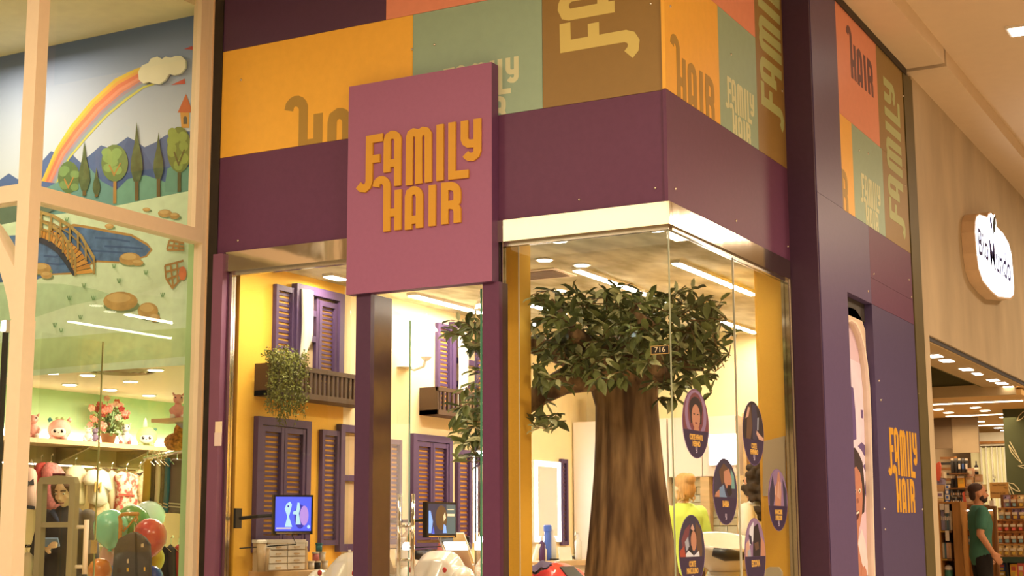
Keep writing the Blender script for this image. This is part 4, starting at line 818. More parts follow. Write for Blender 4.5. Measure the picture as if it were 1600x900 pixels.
sticker('oval sticker ESCOVA with dark hair and a round brush, bottom right', (1180, 866), 16.3, 57, -.06, 'mauve', (('white', ((-.5, .7), (-.1, .9), (-.1, .4), (-.6, .2))), ('skin2', ((-.95, .3), (-.6, .4), (-.45, -.06), (-.95, -.06))), ('skin', ((.55, .5), (.9, .3), (.95, -.06), (.5, -.06))), ('hair', ((-.1, .75), (.3, .85), (.55, .4), (.45, -.06), (-.25, -.06), (-.2, .3))), ('hair3', ((-.1, .3), (.3, .35), (.35, .15), (0, .1))), ('dark', ((-.6, .55), (-.35, .5), (-.3, .25), (-.5, .3))), ('grey', ((-.75, .1), (-.5, .15), (-.45, -.06), (-.75, -.06)))), ('ESCOVA',), .2)
q = [onY(px, py, YE-.016) for px, py in ((1192, 690), (1227, 681), (1228, 776), (1192, 775))]
S(MB().prism(q, (0, -.003, 0)), 'paper_sheet', flat('cream paper', (216, 176, 122), .9), 'blank cream paper sheet taped to the yellow side wall behind the pane', 'paper')

# ------------------------------------------------------------------ toy cars of the salon, basin, chair
def car(label, loc, rz, m, kind):
    t = T('toy_car_seat', label, 'toy car', (0, 0, 0)); mb = MB()
    def sec(x, w, zb, zt, p=.35): return [Vector((x, w*math.copysign(abs(math.cos(a))**p, math.cos(a)), (zb+zt)/2 + (zt-zb)/2*math.copysign(abs(math.sin(a))**.7, math.sin(a)))) for a in (2*math.pi*i/20 for i in range(20))]
    if kind == 'round':
        mb.rings([sec(x, w, .5, z, .6) for x, w, z in ((-.52, .06, .66), (-.46, .16, .8), (-.34, .2, .93), (-.2, .22, .99), (-.12, .21, .96), (0, .22, .86), (.2, .22, .84), (.4, .18, .82), (.52, .1, .72))])
        for s in (1, -1):
            mb.ell((-.3, s*.25, .72), (.2, .1, .17), 14, 8); mb.ell((.33, s*.25, .68), (.17, .08, .15), 14, 8)
        mb.box(-.3, .3, -.27, .27, .5, .58)
    else:
        mb.rings([sec(x, w, .52, z, .45) for x, w, z in ((-.55, .2, .78), (-.5, .24, .83), (-.35, .26, .85), (-.22, .24, .93), (-.05, .2, .975), (.05, .19, .965), (.15, .2, .87), (.4, .24, .82), (.56, .18, .72))])
        for s in (1, -1): mb.ell((-.33, s*.23, .72), (.17, .06, .13), 14, 8); mb.ell((.36, s*.23, .7), (.16, .06, .12), 14, 8)
        mb.obox((-.53, 0, .865), (.03, 0, .004), (0, .22, 0), (0, 0, .008))
    o = P(remesh(mb, .014, 6), 'body', m, t); ORI[o] = Vector()
    for x in (-.32, .35):
        for s in (1, -1):
            wh = P(MB().rings([[Vector((x+r*math.cos(a), s*y, .58+r*math.sin(a))) for a in (2*math.pi*i/18 for i in range(18))] for r, y in ((.04, .24), (.1, .24), (.1, .32), (.05, .325))]), 'wheel', m_black, t)
            P(MB().rings([[Vector((x+r*math.cos(a), s*y, .58+r*math.sin(a))) for a in (2*math.pi*i/12 for i in range(12))] for r, y in ((.05, .325), (.03, .335))]), 'hubcap', m_chrome, wh)
    for s in (1, -1): P(MB().ell((-.5 if kind != 'round' else -.45, s*.15, .865 if kind == 'round' else .8), (.018, .018, .018) if kind == 'round' else (.03, .03, .028), 10, 6), 'tail_light', m_red if kind == 'round' else mat('dark red lens', (.2, .01, .01), .2), t, True)
    if kind == 'round':
        P(MB().prism([(.12, -.16, .85), (.12, .16, .85), (.06, .13, .98), (.06, -.13, .98)], (.008, 0, -.004)), 'windscreen', m_clear, t); P(MB().ell((.06, 0, .86), (.1, .12, .05), 12, 6), 'seat_pad', m_red, t, True)
    else:
        P(MB().prism([(-.32, -.09, .868), (-.32, .09, .868), (-.2, .08, .936), (-.2, -.08, .936)], (-.004, 0, .009)), 'rear_window', m_black, t); P(MB().box(-.572, -.556, -.08, .08, .72, .76), 'plate', m_white, t)
    P(MB().lathe([(.06, .06), (.06, .52)], (0, 0, 0), 14), 'pedestal', m_chrome, t, True); P(MB().lathe([(.26, 0), (.26, .03), (.08, .07)], (0, 0, 0), 20), 'foot_plate', m_chrome, t, True)
    t.location = loc; t.rotation_euler = (0, 0, rz); return t
mw = mat('white gloss enamel', W(255, 226, 180, .66, INL), .2, coat=.5)
for lb, x, y, rz, m, kd in (('white vintage toy car seat with red tail lamps seen through the door', -5.12, 8.6, 97, mw, 'round'), ('white vintage toy car seat behind the left sign post', -5.19, 7.75, 92, mw, 'round'), ('red sports toy car seat left of the tree trunk', -4.83, 9.5, 158, m_red, 'sport')):
    car(lb, (x, y, .06 if kd == 'round' else -.02), math.radians(rz), m, kd).scale = (.8, .8, 1)
p = at(826, 880, 9.55); mb = MB(); rs = []
for i in range(13):
    rs.append([Vector((p.x-.12+.26*i/12, p.y-.1+.2*j/8, .945+.035*math.sin(i*.5)*math.sin(j*.6+1)+.006*math.sin(i*1.7+j))) for j in range(9)])
v = [q for r in rs for q in r]; f = [(i*9+j, (i+1)*9+j, (i+1)*9+j+1, i*9+j+1) for i in range(12) for j in range(8)]
top = len(v); v += [q-Vector((0, 0, .012)) for q in v]; f += [tuple(reversed([k+top for k in q])) for q in f]
S(MB().add(v, f), 'hair_cape', mat('slate cloth', W(110, 84, 100, .6, INL), .9, noise=.2), 'crumpled slate hairdressing cape lying on the red toy car', 'cape', smooth=True)
bs = at(1136, 880, 10.6); t = T('wash_basin', 'white hair wash basin with black neck rest behind the stickers', 'basin', (bs.x, bs.y, 0)); mb = MB(); rs = []
for a, b, z in ((.1, .12, .86), (.2, .24, .94), (.25, .3, 1.06), (.26, .31, 1.1), (.22, .27, 1.09), (.14, .18, .98), (.02, .02, .95)): rs.append([Vector((bs.x+a*math.cos(q), bs.y+b*math.sin(q), z + (.06*math.cos(q-2.4) if z > 1.05 else 0))) for q in (2*math.pi*i/28 for i in range(28))])
P(MB().rings(rs), 'bowl', mw, t, True); P(MB().rings([[Vector((bs.x+a*math.cos(q), bs.y+b*math.sin(q), z)) for q in (2*math.pi*i/20 for i in range(20))] for a, b, z in ((.3, .3, 0), (.26, .26, .5), (.14, .16, .88))]), 'pedestal', mw, t, True)
P(MB().tube([(bs.x+.02, bs.y-.33, 1.02), (bs.x+.1, bs.y-.3, 1.0), (bs.x+.2, bs.y-.22, .99)], [.03, .045, .03], 10), 'neck_rest', m_black, t, True)
t = T('kids_chair', 'small pale plastic chair with rounded back by the right frame of the side pane', 'chair', (-3.1, 9.0, 0)); mch = mat('pale grey plastic', W(214, 180, 130, .8), .45)
a, b, zt_ = onY(1189, 890, 9.06).x, onY(1221, 890, 9.06).x, onY(1206, 886, 9.06).z
P(MB().prism([(a, 9.06, .5), (b, 9.06, .5), (b, 9.06, zt_-.03), (b-.02, 9.06, zt_), (a+.05, 9.06, zt_), (a+.015, 9.06, zt_-.03)], (0, .025, 0)), 'backrest', mch, t); P(MB().box(a-.1, b, 8.72, 9.08, .46, .5), 'seat', mch, t)
for x in (a-.07, b-.03):
    for y in (8.75, 9.05): P(MB().tube([(x, y, 0), (x, y, .46)], .014, 8), 'leg', m_chrome, t)

# ------------------------------------------------------------------ people (one continuous body each; clothes, hair and features are its children)
def rx(a): return Matrix.Rotation(a, 3, 'X')
def person(label, loc, face, k, J, col, hair='short', head=(0, 0, 0), sleeve='short', extra=None, vox=.0085):
    """J: joints over the default pose, forward +x, left +y; k: scale from 1.7 m"""
    D = dict(ls=(0, .165, 1.375), rs=(0, -.165, 1.375), le=(-.03, .22, 1.11), re=(-.03, -.22, 1.11), lw=(.03, .22, .87), rw=(.03, -.22, .87), lk=(.02, .1, .5), rk=(.02, -.1, .5), la=(-.02, .1, .09), ra=(-.02, -.1, .09))
    D.update(J); V = Vector; D = {q: V(p) for q, p in D.items()}
    HR = Matrix.Rotation(head[2], 3, 'Z') @ Matrix.Rotation(head[1], 3, 'Y') @ Matrix.Rotation(head[0], 3, 'X'); pv = V((0, 0, 1.49))
    def H(x, y, z): return pv + HR @ (V((x, y, z))-pv)
    t = T('person', label, 'person', (0, 0, 0)); mb = MB()
    def torso(m, lv, g=0): m.rings([[V((cx+(a+g)*math.cos(q), (b+g)*math.sin(q), z)) for q in (2*math.pi*i/20 for i in range(20))] for z, a, b, cx in lv])
    LV = [(.8, .08, .14, 0), (.9, .11, .165, -.005), (1.0, .105, .15, 0), (1.1, .1, .14, .005), (1.25, .115, .16, .01), (1.35, .105, .175, 0), (1.4, .085, .15, -.005), (1.43, .068, .1, -.01), (1.46, .056, .062, -.01)]
    torso(mb, LV); mb.tube([(-.012, 0, 1.42), (.0, 0, 1.48), H(.0, 0, 1.54)], [.056, .052, .054], 14)
    mb.ell(H(-.005, 0, 1.605), (.096, .075, .098), 18, 12, HR); mb.ell(H(.035, 0, 1.55), (.055, .056, .066), 16, 10, HR); mb.ell(H(.06, 0, 1.502), (.026, .026, .02), 12, 8, HR)
    mb.tube([H(.088, 0, 1.6), H(.112, 0, 1.565), H(.09, 0, 1.553)], [.008, .014, .01], 8); mb.ell(H(.08, 0, 1.532), (.016, .024, .007), 10, 6, HR); mb.ell(H(.076, 0, 1.52), (.016, .022, .008), 10, 6, HR)
    for s in (1, -1):
        mb.ell(H(-.005, s*.076, 1.575), (.02, .009, .03), 10, 8, HR); mb.ell(H(.075, s*.03, 1.618), (.014, .024, .008), 10, 6, HR); mb.ell(H(.055, s*.04, 1.565), (.03, .02, .025), 10, 6, HR)
    for q, s in (('l', 1), ('r', -1)):
        a, e, w = D[q+'s'], D[q+'e'], D[q+'w']; mb.ell(a, .062, 12, 8); mb.cap(a, e, .052, .042, 12); mb.cap(e, w, .042, .028, 12)
        dr = D.get(q+'h', (w-e).normalized()); dr = V(dr).normalized(); sd = V((0, -s, 0)); sd = (sd - dr*sd.dot(dr)).normalized(); cu = dr.cross(sd)*s*-1
        if cu.x < 0: cu = -cu
        pc = w + dr*.05; mb.obox(pc, dr*.042, cu*.036, sd*.013); mb.ell(w+dr*.01, .028, 10, 6)
        for f, (off, L) in enumerate(((-.028, .066), (-.01, .076), (.009, .072), (.027, .058))):
            b = pc + dr*.036 + cu*-off; c1 = b + dr*L*.45 + sd*.006; c2 = c1 + dr*L*.3 + sd*.02; c3 = c2 + dr*L*.1 + sd*.022
            mb.tube([b, c1, c2, c3], [.0095, .009, .0085, .007], 7)
        b = w + dr*.025 + cu*.03; mb.tube([b, b+dr*.03+cu*.022+sd*.008, b+dr*.058+cu*.026+sd*.018], [.012, .0105, .008], 7)
        hp = V((0, s*.09, .88)); kn, an = D[q+'k'], D[q+'a']; mb.cap(hp, kn, .085, .056, 14); mb.cap(kn, an, .056, .038, 12); mb.ell(an+V((.07, 0, -.05)), (.125, .045, .04), 12, 8)
    b = P(remesh(mb, vox, 3), 'body', col['skin'], t); ORI[b] = V()
    # clothing
    c = MB(); torso(c, [(z, a, w, cx) for z, a, w, cx in LV[:]], .014)
    if 'hem' in col: c.rings([[V((.115*math.cos(q), (.165)*math.sin(q), z)) for q in (2*math.pi*i/20 for i in range(20))] for z in (col['hem'], 1.0)])
    for q in 'lr':
        a, e, w = D[q+'s'], D[q+'e'], D[q+'w']; c.ell(a, .07, 12, 8)
        if sleeve == 'short': c.cap(a, a+(e-a)*.62, .07, .066, 12)
        else: c.cap(a, e, .064, .056, 12); c.cap(e, e+(w-e)*.95, .055, .042, 12)
    if sleeve != 'short': c.tube([(-.012, 0, 1.41), (-.01, 0, 1.47)], [.085, .072], 14)
    P(remesh(c, .011, 3), 'jacket' if sleeve != 'short' else 'shirt', col['top'], t)
    c = MB(); torso(c, [q for q in LV if q[0] <= .95] + [(.97, .108, .155, 0)], .008)
    for q, s in (('l', 1), ('r', -1)): c.cap((0, s*.09, .88), D[q+'k'], .097, .07, 14); c.cap(D[q+'k'], D[q+'a']+V((0, 0, .01)), .07, .056, 12)
    P(remesh(c, .012, 3), 'trousers', col['legs'], t)
    for q in 'lr': a = D[q+'a']; m_ = MB(); m_.ell(a+V((.07, 0, -.045)), (.135, .052, .045), 14, 8); P(m_, 'shoe', m_black, t, True)
    # features
    for s in (1, -1):
        e = P(MB().ell(H(.083, s*.031, 1.6), (.008, .0135, .0058), 10, 6, HR), 'eye', m_white, t, True); P(MB().ell(H(.089, s*.031, 1.6), (.004, .006, .0065), 8, 6, HR), 'iris', m_black, e, True)
        P(MB().tube([H(.088, s*.013, 1.622), H(.09, s*.032, 1.627), H(.078, s*.052, 1.62)], .005, 6), 'eyebrow', col['hair'], t, True)
    P(MB().tube([H(.086, -.022, 1.527), H(.094, 0, 1.527), H(.086, .022, 1.527)], .004, 6), 'mouth', mat('lip brown', W(150, 80, 60), .5), t, True)
    h = MB()
    if hair == 'short':
        h.ell(H(-.024, 0, 1.64), (.092, .079, .07), 18, 10, HR); h.ell(H(-.06, 0, 1.585), (.042, .07, .075), 16, 10, HR)
        P(remesh(h, .008, 2), 'hair', col['hair'], t)
        g = MB(); g.ell(H(.05, 0, 1.518), (.05, .056, .036), 16, 8, HR); g.ell(H(.02, .05, 1.55), (.03, .016, .045), 10, 8, HR); g.ell(H(.02, -.05, 1.55), (.03, .016, .045), 10, 8, HR)
        g.tube([H(.092, -.03, 1.538), H(.1, 0, 1.545), H(.092, .03, 1.538)], .008, 6); P(remesh(g, .007, 2), 'beard', col.get('beard', col['hair']), t)
    elif hair == 'tied':
        h.ell(H(-.016, 0, 1.63), (.094, .083, .08), 18, 10, HR); h.ell(H(-.055, 0, 1.585), (.065, .078, .08), 16, 10, HR)
        for s in (1, -1): h.tube([H(.05, s*.06, 1.66), H(.03, s*.08, 1.58), H(.01, s*.075, 1.49)], [.025, .026, .018], 8)
        P(remesh(h, .009, 3), 'hair', col['hair'], t)
    elif hair == 'updo':
        h.ell(H(-.02, 0, 1.63), (.1, .085, .085), 18, 10, HR); h.ell(H(-.06, 0, 1.58), (.065, .08, .085), 16, 10, HR); h.ell(H(-.1, 0, 1.66), (.05, .055, .05), 12, 8, HR)
        r_ = random.Random(2)
        for i in range(16): a = H(-.05+r_.uniform(-.05, .05), r_.uniform(-.08, .08), 1.56); h.tube([a, a+V((r_.uniform(-.03, 0), r_.uniform(-.03, .03), -.06)), a+V((r_.uniform(-.02, .02), r_.uniform(-.02, .02), -.1))], [.012, .009, .003], 6)
        P(remesh(h, .008, 1), 'hair', col['hair'], t)
    else:
        r_ = random.Random(4)
        for i in range(150):
            a, e = r_.uniform(0, 2*math.pi), r_.uniform(-1.0, 1.5); rr = r_.uniform(.1, .15)
            q = V((-.045+rr*math.cos(a)*math.cos(e), rr*1.0*math.sin(a)*math.cos(e), 1.58+rr*1.25*math.sin(e)))
            if q.x > .045 and q.z < 1.66: continue
            h.ell(H(*q), r_.uniform(.02, .035), 8, 6)
        for i in range(60): h.ell(H(r_.uniform(-.14, -.02), r_.uniform(-.15, .15), r_.uniform(1.3, 1.5)), r_.uniform(.022, .036), 8, 6)
        h.ell(H(-.02, 0, 1.62), (.1, .088, .09), 14, 10, HR); P(remesh(h, .012, 0), 'hair', col['hair'], t)
    if extra: extra(t, D, H)
    t.location = loc; t.rotation_euler = (0, 0, face); t.scale = (k, k, k); return t
sk = lambda n, c, L=WARM: mat(n, W(*c, .9, L), .55, noise=.06, scale=14)
# man in the green T-shirt
def tee(t, D, H):
    pz = Fr((.125, -.03, 1.23), (.3, -.95, 0), (.95, .3, 0)); P(MB().ell((.118, -.045, 1.25), (.012, .035, .035), 14, 8), 'print', mat('mint shirt print', W(140, 170, 130), .7), t, True)
    for z in (1.245, 1.262): P(MB().rings([[Vector((-.028+r*math.cos(a), -.2+r*math.sin(a), z+.0)) for a in (2*math.pi*i/14 for i in range(14))] for r in (.047, .0475)]), 'tattoo_band', mat('tattoo ink', W(92, 60, 44), .6), t)
    P(MB().tube([(-.05, -.1, .6), (-.03, -.12, .85)], .003, 4), 'trouser_seam', mat('olive seam', W(70, 66, 30), .7), t)
pm = at(1534, 880, 16.4)
person('bearded man in green T-shirt and dark trousers, standing in profile in the food shop', (pm.x, pm.y, 0), YAW-.02, .985, dict(rs=(-.01, -.17, 1.38), re=(-.06, -.21, 1.14), rw=(.07, -.215, .93), ls=(.0, .17, 1.38), le=(-.02, .22, 1.13), lw=(.1, .2, .93), rh=(.6, 0, -.8)),
       dict(skin=sk('tan skin', (206, 128, 78)), hair=mat('dark brown hair', W(70, 42, 26), .8, noise=.2, scale=40), beard=mat('dark brown beard', W(58, 36, 24), .9, noise=.2, scale=40), top=mat('green cotton', W(66, 102, 70), .85, noise=.08, scale=18, bump=.1), legs=mat('black denim', W(34, 26, 20), .85, noise=.1), hem=.88), extra=tee)
# woman with a phone behind the children's shop glass
m_navy = mat('dark navy fleece', W(62, 52, 46, .8, INL), .9, noise=.12, scale=30)
def phone(t, D, H):
    c = D['rw'] + Vector((.085, .055, .045)); P(MB().obox(c, (.02, 0, .03), (0, .07, 0), (.004, 0, -.004)), 'phone', mat('slate phone case', W(110, 112, 116), .4), t); P(MB().tube([(.07, -.09, 1.43), (.1, -.03, 1.36), (.12, .03, 1.3)], [.02, .016, .01], 8), 'collar', mat('navy collar', W(70, 66, 74), .9), t, True)
    P(MB().ell((.118, .09, 1.24), (.008, .018, .018), 10, 6), 'badge', mat('ochre badge', W(170, 130, 70), .6), t)
pw_ = at(104, 830, 10.55)
person('woman in a dark navy jacket looking down at a phone behind the security gate', (pw_.x, pw_.y, 0), math.atan2(-pw_.y, -pw_.x)-.42, .925, dict(le=(.04, .23, 1.12), re=(.0, -.23, 1.12), rw=(.21, -.05, 1.15), lw=(-.0, .25, .88), rh=(.7, .5, .25)),
       dict(skin=sk('fair skin', (232, 168, 112)), hair=mat('chestnut hair', W(96, 62, 36), .7, noise=.15, scale=50), top=m_navy, legs=mat('black trousers', W(40, 32, 26), .9), hem=.8), hair='tied', head=(0, .42, -.1), sleeve='long', extra=phone)
pl_ = at(1068, 800, 12.0)
person('blond woman in a lime top seen from behind between the trunk and the stickers', (pl_.x, pl_.y, 0), YAW+math.pi/2+.5, .95, dict(),
       dict(skin=sk('fair skin 2', (240, 190, 130), INL), hair=mat('blond hair', W(222, 160, 84, .8, INL), .6, noise=.25, scale=60, stretch=(1, 1, .2)), top=mat('lime cotton', W(226, 250, 96, .9, INL), .8), legs=mat('brown trousers', W(110, 70, 44), .9), hem=.85), hair='updo')
pc_ = at(1181, 800, 11.6)
person('person with big dark curly hair half hidden by the yellow side wall', (pc_.x, pc_.y, 0), YAW+math.pi*.8, .955, dict(),
       dict(skin=sk('brown skin', (214, 140, 90), INL), hair=mat('black curly hair', W(66, 46, 26, .7, INL), .85, noise=.4, scale=60), top=mat('white cotton', W(250, 226, 180, .8, INL), .85), legs=mat('grey trousers', W(90, 80, 76), .9), hem=.85), hair='curly')

# ------------------------------------------------------------------ children's clothes shop: porch
XG = -6.05
m_mint = mat('mint wall paint', W(176, 190, 118), .7, noise=.02)
YPO = onX(61.6, 0, XG).y; YPR = onX(78.7, 0, XG).y; XPL = onY(43, 0, YPO).x
pole = T('corner_column', 'peach lacquered square column at the corner of the glazed porch', 'column', (XPL/2+XG/2, YPO+.05, 0))
P(MB().box(XPL, XG, YPO, YPR, 0, 4.86), 'shaft', m_cream, pole)
P(MB().box(XPL-.003, XG+.003, YPO-.003, YPR+.003, 0, onX(40, 499, XG).z), 'sleeve', m_cream, pole)
P(MB().prism([onY(px, py, YPO+.005) for px, py in ((24, 497), (16, 499), (12, 470), (6, 445), (0, 425), (-15, 395), (-40, 365), (-80, 340), (-80, 300), (-40, 322), (-15, 350), (0, 373), (10, 393), (22, 417), (28, 417))], (0, .09, 0)), 'arch_brace', m_cream, pole)
ST('trim_12', MB().box(XG-.09, XG, YPR, 7.14, 2.95, 3.035), m_cream); ST('trim_13', MB().box(-9.5, XPL, YPO+.004, YPO+.09, 2.95, 3.045), m_cream)
ST('trim_14', MB().box(XG-.07, XG-.005, 7.135, 7.175, 0, 4.86), m_cream); ST('trim_21', MB().box(XG-.07, XG-.006, 7.065, 7.135, 3.035, 4.86), m_cream); ST('trim_15', MB().box(XG-.05, XG+.008, 7.175, 7.225, 0, 4.86), mat('darker peach lacquer', W(224, 172, 116), .5, noise=.02))  # two-tone jamb, the last piece in a darker peach
ST('window_5', MB().box(XG-.045, XG-.035, YPR, 7.06, 3.036, 4.85), m_glass); ST('window_6', MB().box(XG-.045, XG-.035, YPR, 7.13, .05, 2.949), m_glass)
ST('window_7', MB().box(-9.5, XPL-.005, YPO+.04, YPO+.05, 3.05, 4.85), m_glass); ST('window_8', MB().box(-6.5, XPL-.005, YPO+.04, YPO+.05, .05, 2.945), m_glass)
ST('wall_porch', MB().box(-9.6, -9.5, 5.8, 7.2, 0, 4.6), m_mint); ST('ceiling_porch', MB().box(-9.5, XG-.06, 5.8, 7.2, 4.488, 4.56), mat('cream ceiling paint', W(240, 205, 142), .85))
ST('trim_16', MB().box(onY(288, 700, 7.17).x, XG-.072, 7.15, 7.2, 0, 4.487), m_mint)
# painted wall over the shop: landscape
m = bpy.data.materials.new('painted sky'); m.use_nodes = True; nt = m.node_tree; N = nt.nodes
tc = N.new('ShaderNodeTexCoord'); sx = N.new('ShaderNodeSeparateXYZ'); mr = N.new('ShaderNodeMapRange'); mr.inputs[1].default_value = .65; mr.inputs[2].default_value = 2.2
cr_ = N.new('ShaderNodeValToRGB'); e = cr_.color_ramp.elements; e[0].color = (*W(232, 216, 180), 1); e[1].color = (*W(106, 116, 138), 1); e.new(.5).color = (*W(194, 190, 182), 1)
nt.links.new(tc.outputs['Object'], sx.inputs[0]); nt.links.new(sx.outputs[2], mr.inputs[0]); nt.links.new(mr.outputs[0], cr_.inputs[0]); nt.links.new(cr_.outputs[0], N['Principled BSDF'].inputs['Base Color']); N['Principled BSDF'].inputs['Roughness'].default_value = .7
MC['painted sky'] = m
MU = Fr((0, 7.2, 0), (1, 0, 0), (0, -1, 0)); wm = ST('wall_mural', MB().box(-9.5, XG-.06, 7.2, 7.26, 2.246, 4.487), m_mint)
mu = T('mural', 'painted fairytale landscape with rainbow, pond and bridge above the clothes shop', 'mural', (-7.2, 7.2, 2.25))
P(MU.box(MB(), -9.4, -6.12, 2.247, 4.486, .0005, .001), 'sky', m, mu)
LAY = [1]
def mp(name, px, rgb, lift=0, noise=.06, raw=None, th=None):
    LAY[0] += 1; d = .001 + LAY[0]*.00012
    nm = 'mural %d %d %d' % rgb
    return P(MU.poly(MB(), raw or [MU.pix(*q) for q in px], d, d+(th or .0003)+lift), name, mat(nm, W(*rgb), .7, noise=noise*1.6, scale=14), mu)
def el(cx, cy, a, b, n=18): return [(cx+a*math.cos(2*math.pi*i/n), cy+b*math.sin(2*math.pi*i/n)) for i in range(n)]
def line(name, pts, w, rgb):
    LAY[0] += 1; d = .001 + LAY[0]*.00012; mb = MB()
    for q in strokes([[MU.pix(*p) for p in pts]], w): MU.poly(mb, q, d, d+.0003)
    return P(mb, name, mat('mural %d %d %d' % rgb, W(*rgb), .7, noise=.1, scale=14), mu)
mp('mountains', ((-60, 300), (-30, 290), (0, 281), (14, 271), (28, 280), (55, 270), (66, 252), (80, 236), (96, 243), (112, 240), (126, 254), (140, 243), (158, 227), (172, 232), (186, 224), (200, 214), (214, 222), (226, 230), (244, 222), (258, 212), (270, 206), (302, 205), (302, 320), (-60, 360)), (82, 98, 128))
mp('mountain', ((178, 262), (190, 240), (201, 215), (216, 222), (240, 262), (240, 300), (178, 300)), (70, 88, 120))
out = [(65, 283), (76, 258), (87, 233), (110, 197), (143, 157), (180, 123), (213, 107), (236, 101)]; inr = [(90, 287), (99, 267), (110, 247), (138, 214), (167, 183), (197, 158), (225, 138), (246, 131)]
cols = ((214, 170, 60), (222, 150, 64), (216, 112, 74), (224, 134, 96), (206, 120, 90), (160, 130, 130), (140, 146, 140), (196, 180, 80))
fr_ = (0, .14, .26, .42, .54, .64, .76, .9, 1)
for k, c in enumerate(cols):
    a = [(o[0]+(i[0]-o[0])*fr_[k], o[1]+(i[1]-o[1])*fr_[k]) for o, i in zip(out, inr)]; b = [(o[0]+(i[0]-o[0])*fr_[k+1], o[1]+(i[1]-o[1])*fr_[k+1]) for o, i in zip(out, inr)]
    LAY[0] += 1; d = .001+LAY[0]*.00012; mb = MB()
    for i in range(len(a)-1): MU.poly(mb, [MU.pix(*q) for q in (a[i], a[i+1], b[i+1], b[i])], d, d+.0003)
    P(mb, 'rainbow_band', mat('mural %d %d %d' % c, W(*c), .7, noise=.05), mu)
mp('far_hill', ((60, 300), (100, 280), (140, 262), (160, 284), (190, 300), (190, 345), (60, 345)), (104, 140, 120))
mp('bush', ((180, 300), (190, 290), (200, 280), (216, 276), (228, 274), (246, 280), (262, 286), (268, 300), (302, 295), (302, 320), (180, 325)), (112, 150, 116)); mp('bush', ((258, 290), (262, 264), (274, 256), (302, 262), (302, 300), (258, 300)), (106, 142, 110))
mp('tower', ((282, 176), (296, 176), (296, 200), (284, 200)), (206, 140, 60)); mp('tower_roof', ((278, 176), (291, 147), (302, 176)), (196, 96, 50)); mp('tower_window', ((287, 194), (287, 184), (290, 181), (293, 184), (293, 194)), (90, 80, 60)); mp('flag', ((268, 133), (289, 123), (290, 131)), (196, 80, 60)); mp('flag', ((288, 77), (301, 72), (302, 78)), (190, 76, 60))
def rtree(cx, cy, a, b, ty, rgb, trunk=(176, 124, 58)):
    line('tree_trunk', ((cx, ty), (cx+.5, cy+b*.2)), .028, trunk)
    mp('tree_crown', el(cx, cy, a, b), tuple(int(v*.8) for v in rgb))
    r_ = random.Random(int(cx)); 
    for k in range(9): mp('tree_puff', el(cx+r_.uniform(-.65, .65)*a, cy+r_.uniform(-.75, .75)*b, a*.38, b*.24, 12), rgb)
    line('tree_branch', ((cx, cy+b*.7), (cx-a*.4, cy+b*.1)), .012, trunk); line('tree_branch', ((cx, cy+b*.6), (cx+a*.45, cy)), .012, trunk)
rtree(108, 277, 17, 25, 318, (120, 140, 76)); rtree(180, 255, 21, 29, 318, (138, 156, 80)); rtree(281, 234, 19, 36, 300, (142, 148, 64), (96, 84, 40))
for cx, t_, b_, w_, ty in ((133, 220, 298, 9, 306), (152, 262, 304, 6, 308), (215, 191, 284, 9.5, 314), (249, 207, 280, 8, 312)):
    line('tree_trunk', ((cx, ty), (cx, b_-10)), .03, (110, 84, 40)); mp('cypress', ((cx, t_), (cx+w_*.35, t_+(b_-t_)*.35), (cx+w_*.9, t_+(b_-t_)*.62), (cx+w_, t_+(b_-t_)*.8), (cx+w_*.5, b_), (cx-w_*.5, b_), (cx-w_, t_+(b_-t_)*.8), (cx-w_*.9, t_+(b_-t_)*.62), (cx-w_*.35, t_+(b_-t_)*.35)), (86, 94, 52), noise=.3)
mp('meadow', ((-80, 362), (0, 347), (63, 338), (130, 331), (193, 320), (245, 309), (302, 298), (302, 570), (-80, 596)), (206, 209, 156), noise=.05)
mp('dark_trees', ((-80, 330), (-30, 318), (0, 312), (30, 318), (62, 322), (90, 326), (62, 340), (0, 352), (-80, 366)), (96, 108, 80))
mp('hill', ((-80, 450), (0, 446), (55, 443), (100, 444), (150, 452), (180, 462), (150, 470), (110, 478), (60, 495), (-80, 520)), (182, 194, 138)); mp('hill', ((180, 462), (220, 458), (262, 446), (302, 432), (302, 470), (240, 462)), (212, 214, 162))
mp('hill', ((-80, 545), (60, 530), (180, 520), (302, 512), (302, 556), (-80, 590)), (190, 196, 126))
mp('pond_bank', ((58, 362), (100, 355), (117, 350), (143, 354), (173, 360), (207, 366), (233, 381), (240, 391), (231, 402), (187, 412), (153, 410), (113, 429), (80, 430), (50, 440)), (176, 128, 62)); mp('pond', ((-40, 372), (60, 366), (100, 359), (117, 354), (143, 358), (173, 364), (207, 370), (231, 384), (237, 390), (229, 400), (187, 409), (153, 407), (113, 426), (80, 428), (60, 437), (-40, 445)), (84, 106, 126), noise=.25)
for q in ((150, 372, 205, 378), (165, 385, 225, 389), (140, 392, 200, 396), (70, 400, 105, 398), (75, 412, 110, 412)): line('ripple', (q[:2], ((q[0]+q[2])/2, q[1]+1.5), q[2:]), .012, (66, 86, 110))
def rock(cx, cy, a, b): mp('rock_shadow', el(cx+2, cy+b*.5, a*1.05, b*.7), (120, 132, 84)); mp('rock', el(cx, cy, a, b), (184, 138, 72), noise=.15); mp('rock_light', el(cx-a*.1, cy-b*.35, a*.7, b*.5, 12), (204, 160, 92))
for q in ((190, 471, 27, 15), (233, 486, 16, 13), (244, 497, 8, 7), (205, 405, 17, 10), (217, 411, 9, 5), (66, 420, 16, 9), (75, 430, 9, 6), (173, 354, 7, 4), (231, 328, 6, 3), (260, 334, 11, 6), (275, 338, 8, 5)): rock(*q)
lft = [(40, 362), (60, 369), (83, 378), (100, 392), (112, 410), (121, 430)]; rgt = [(40, 350), (62, 355), (86, 362), (110, 376), (130, 394), (150, 428)]
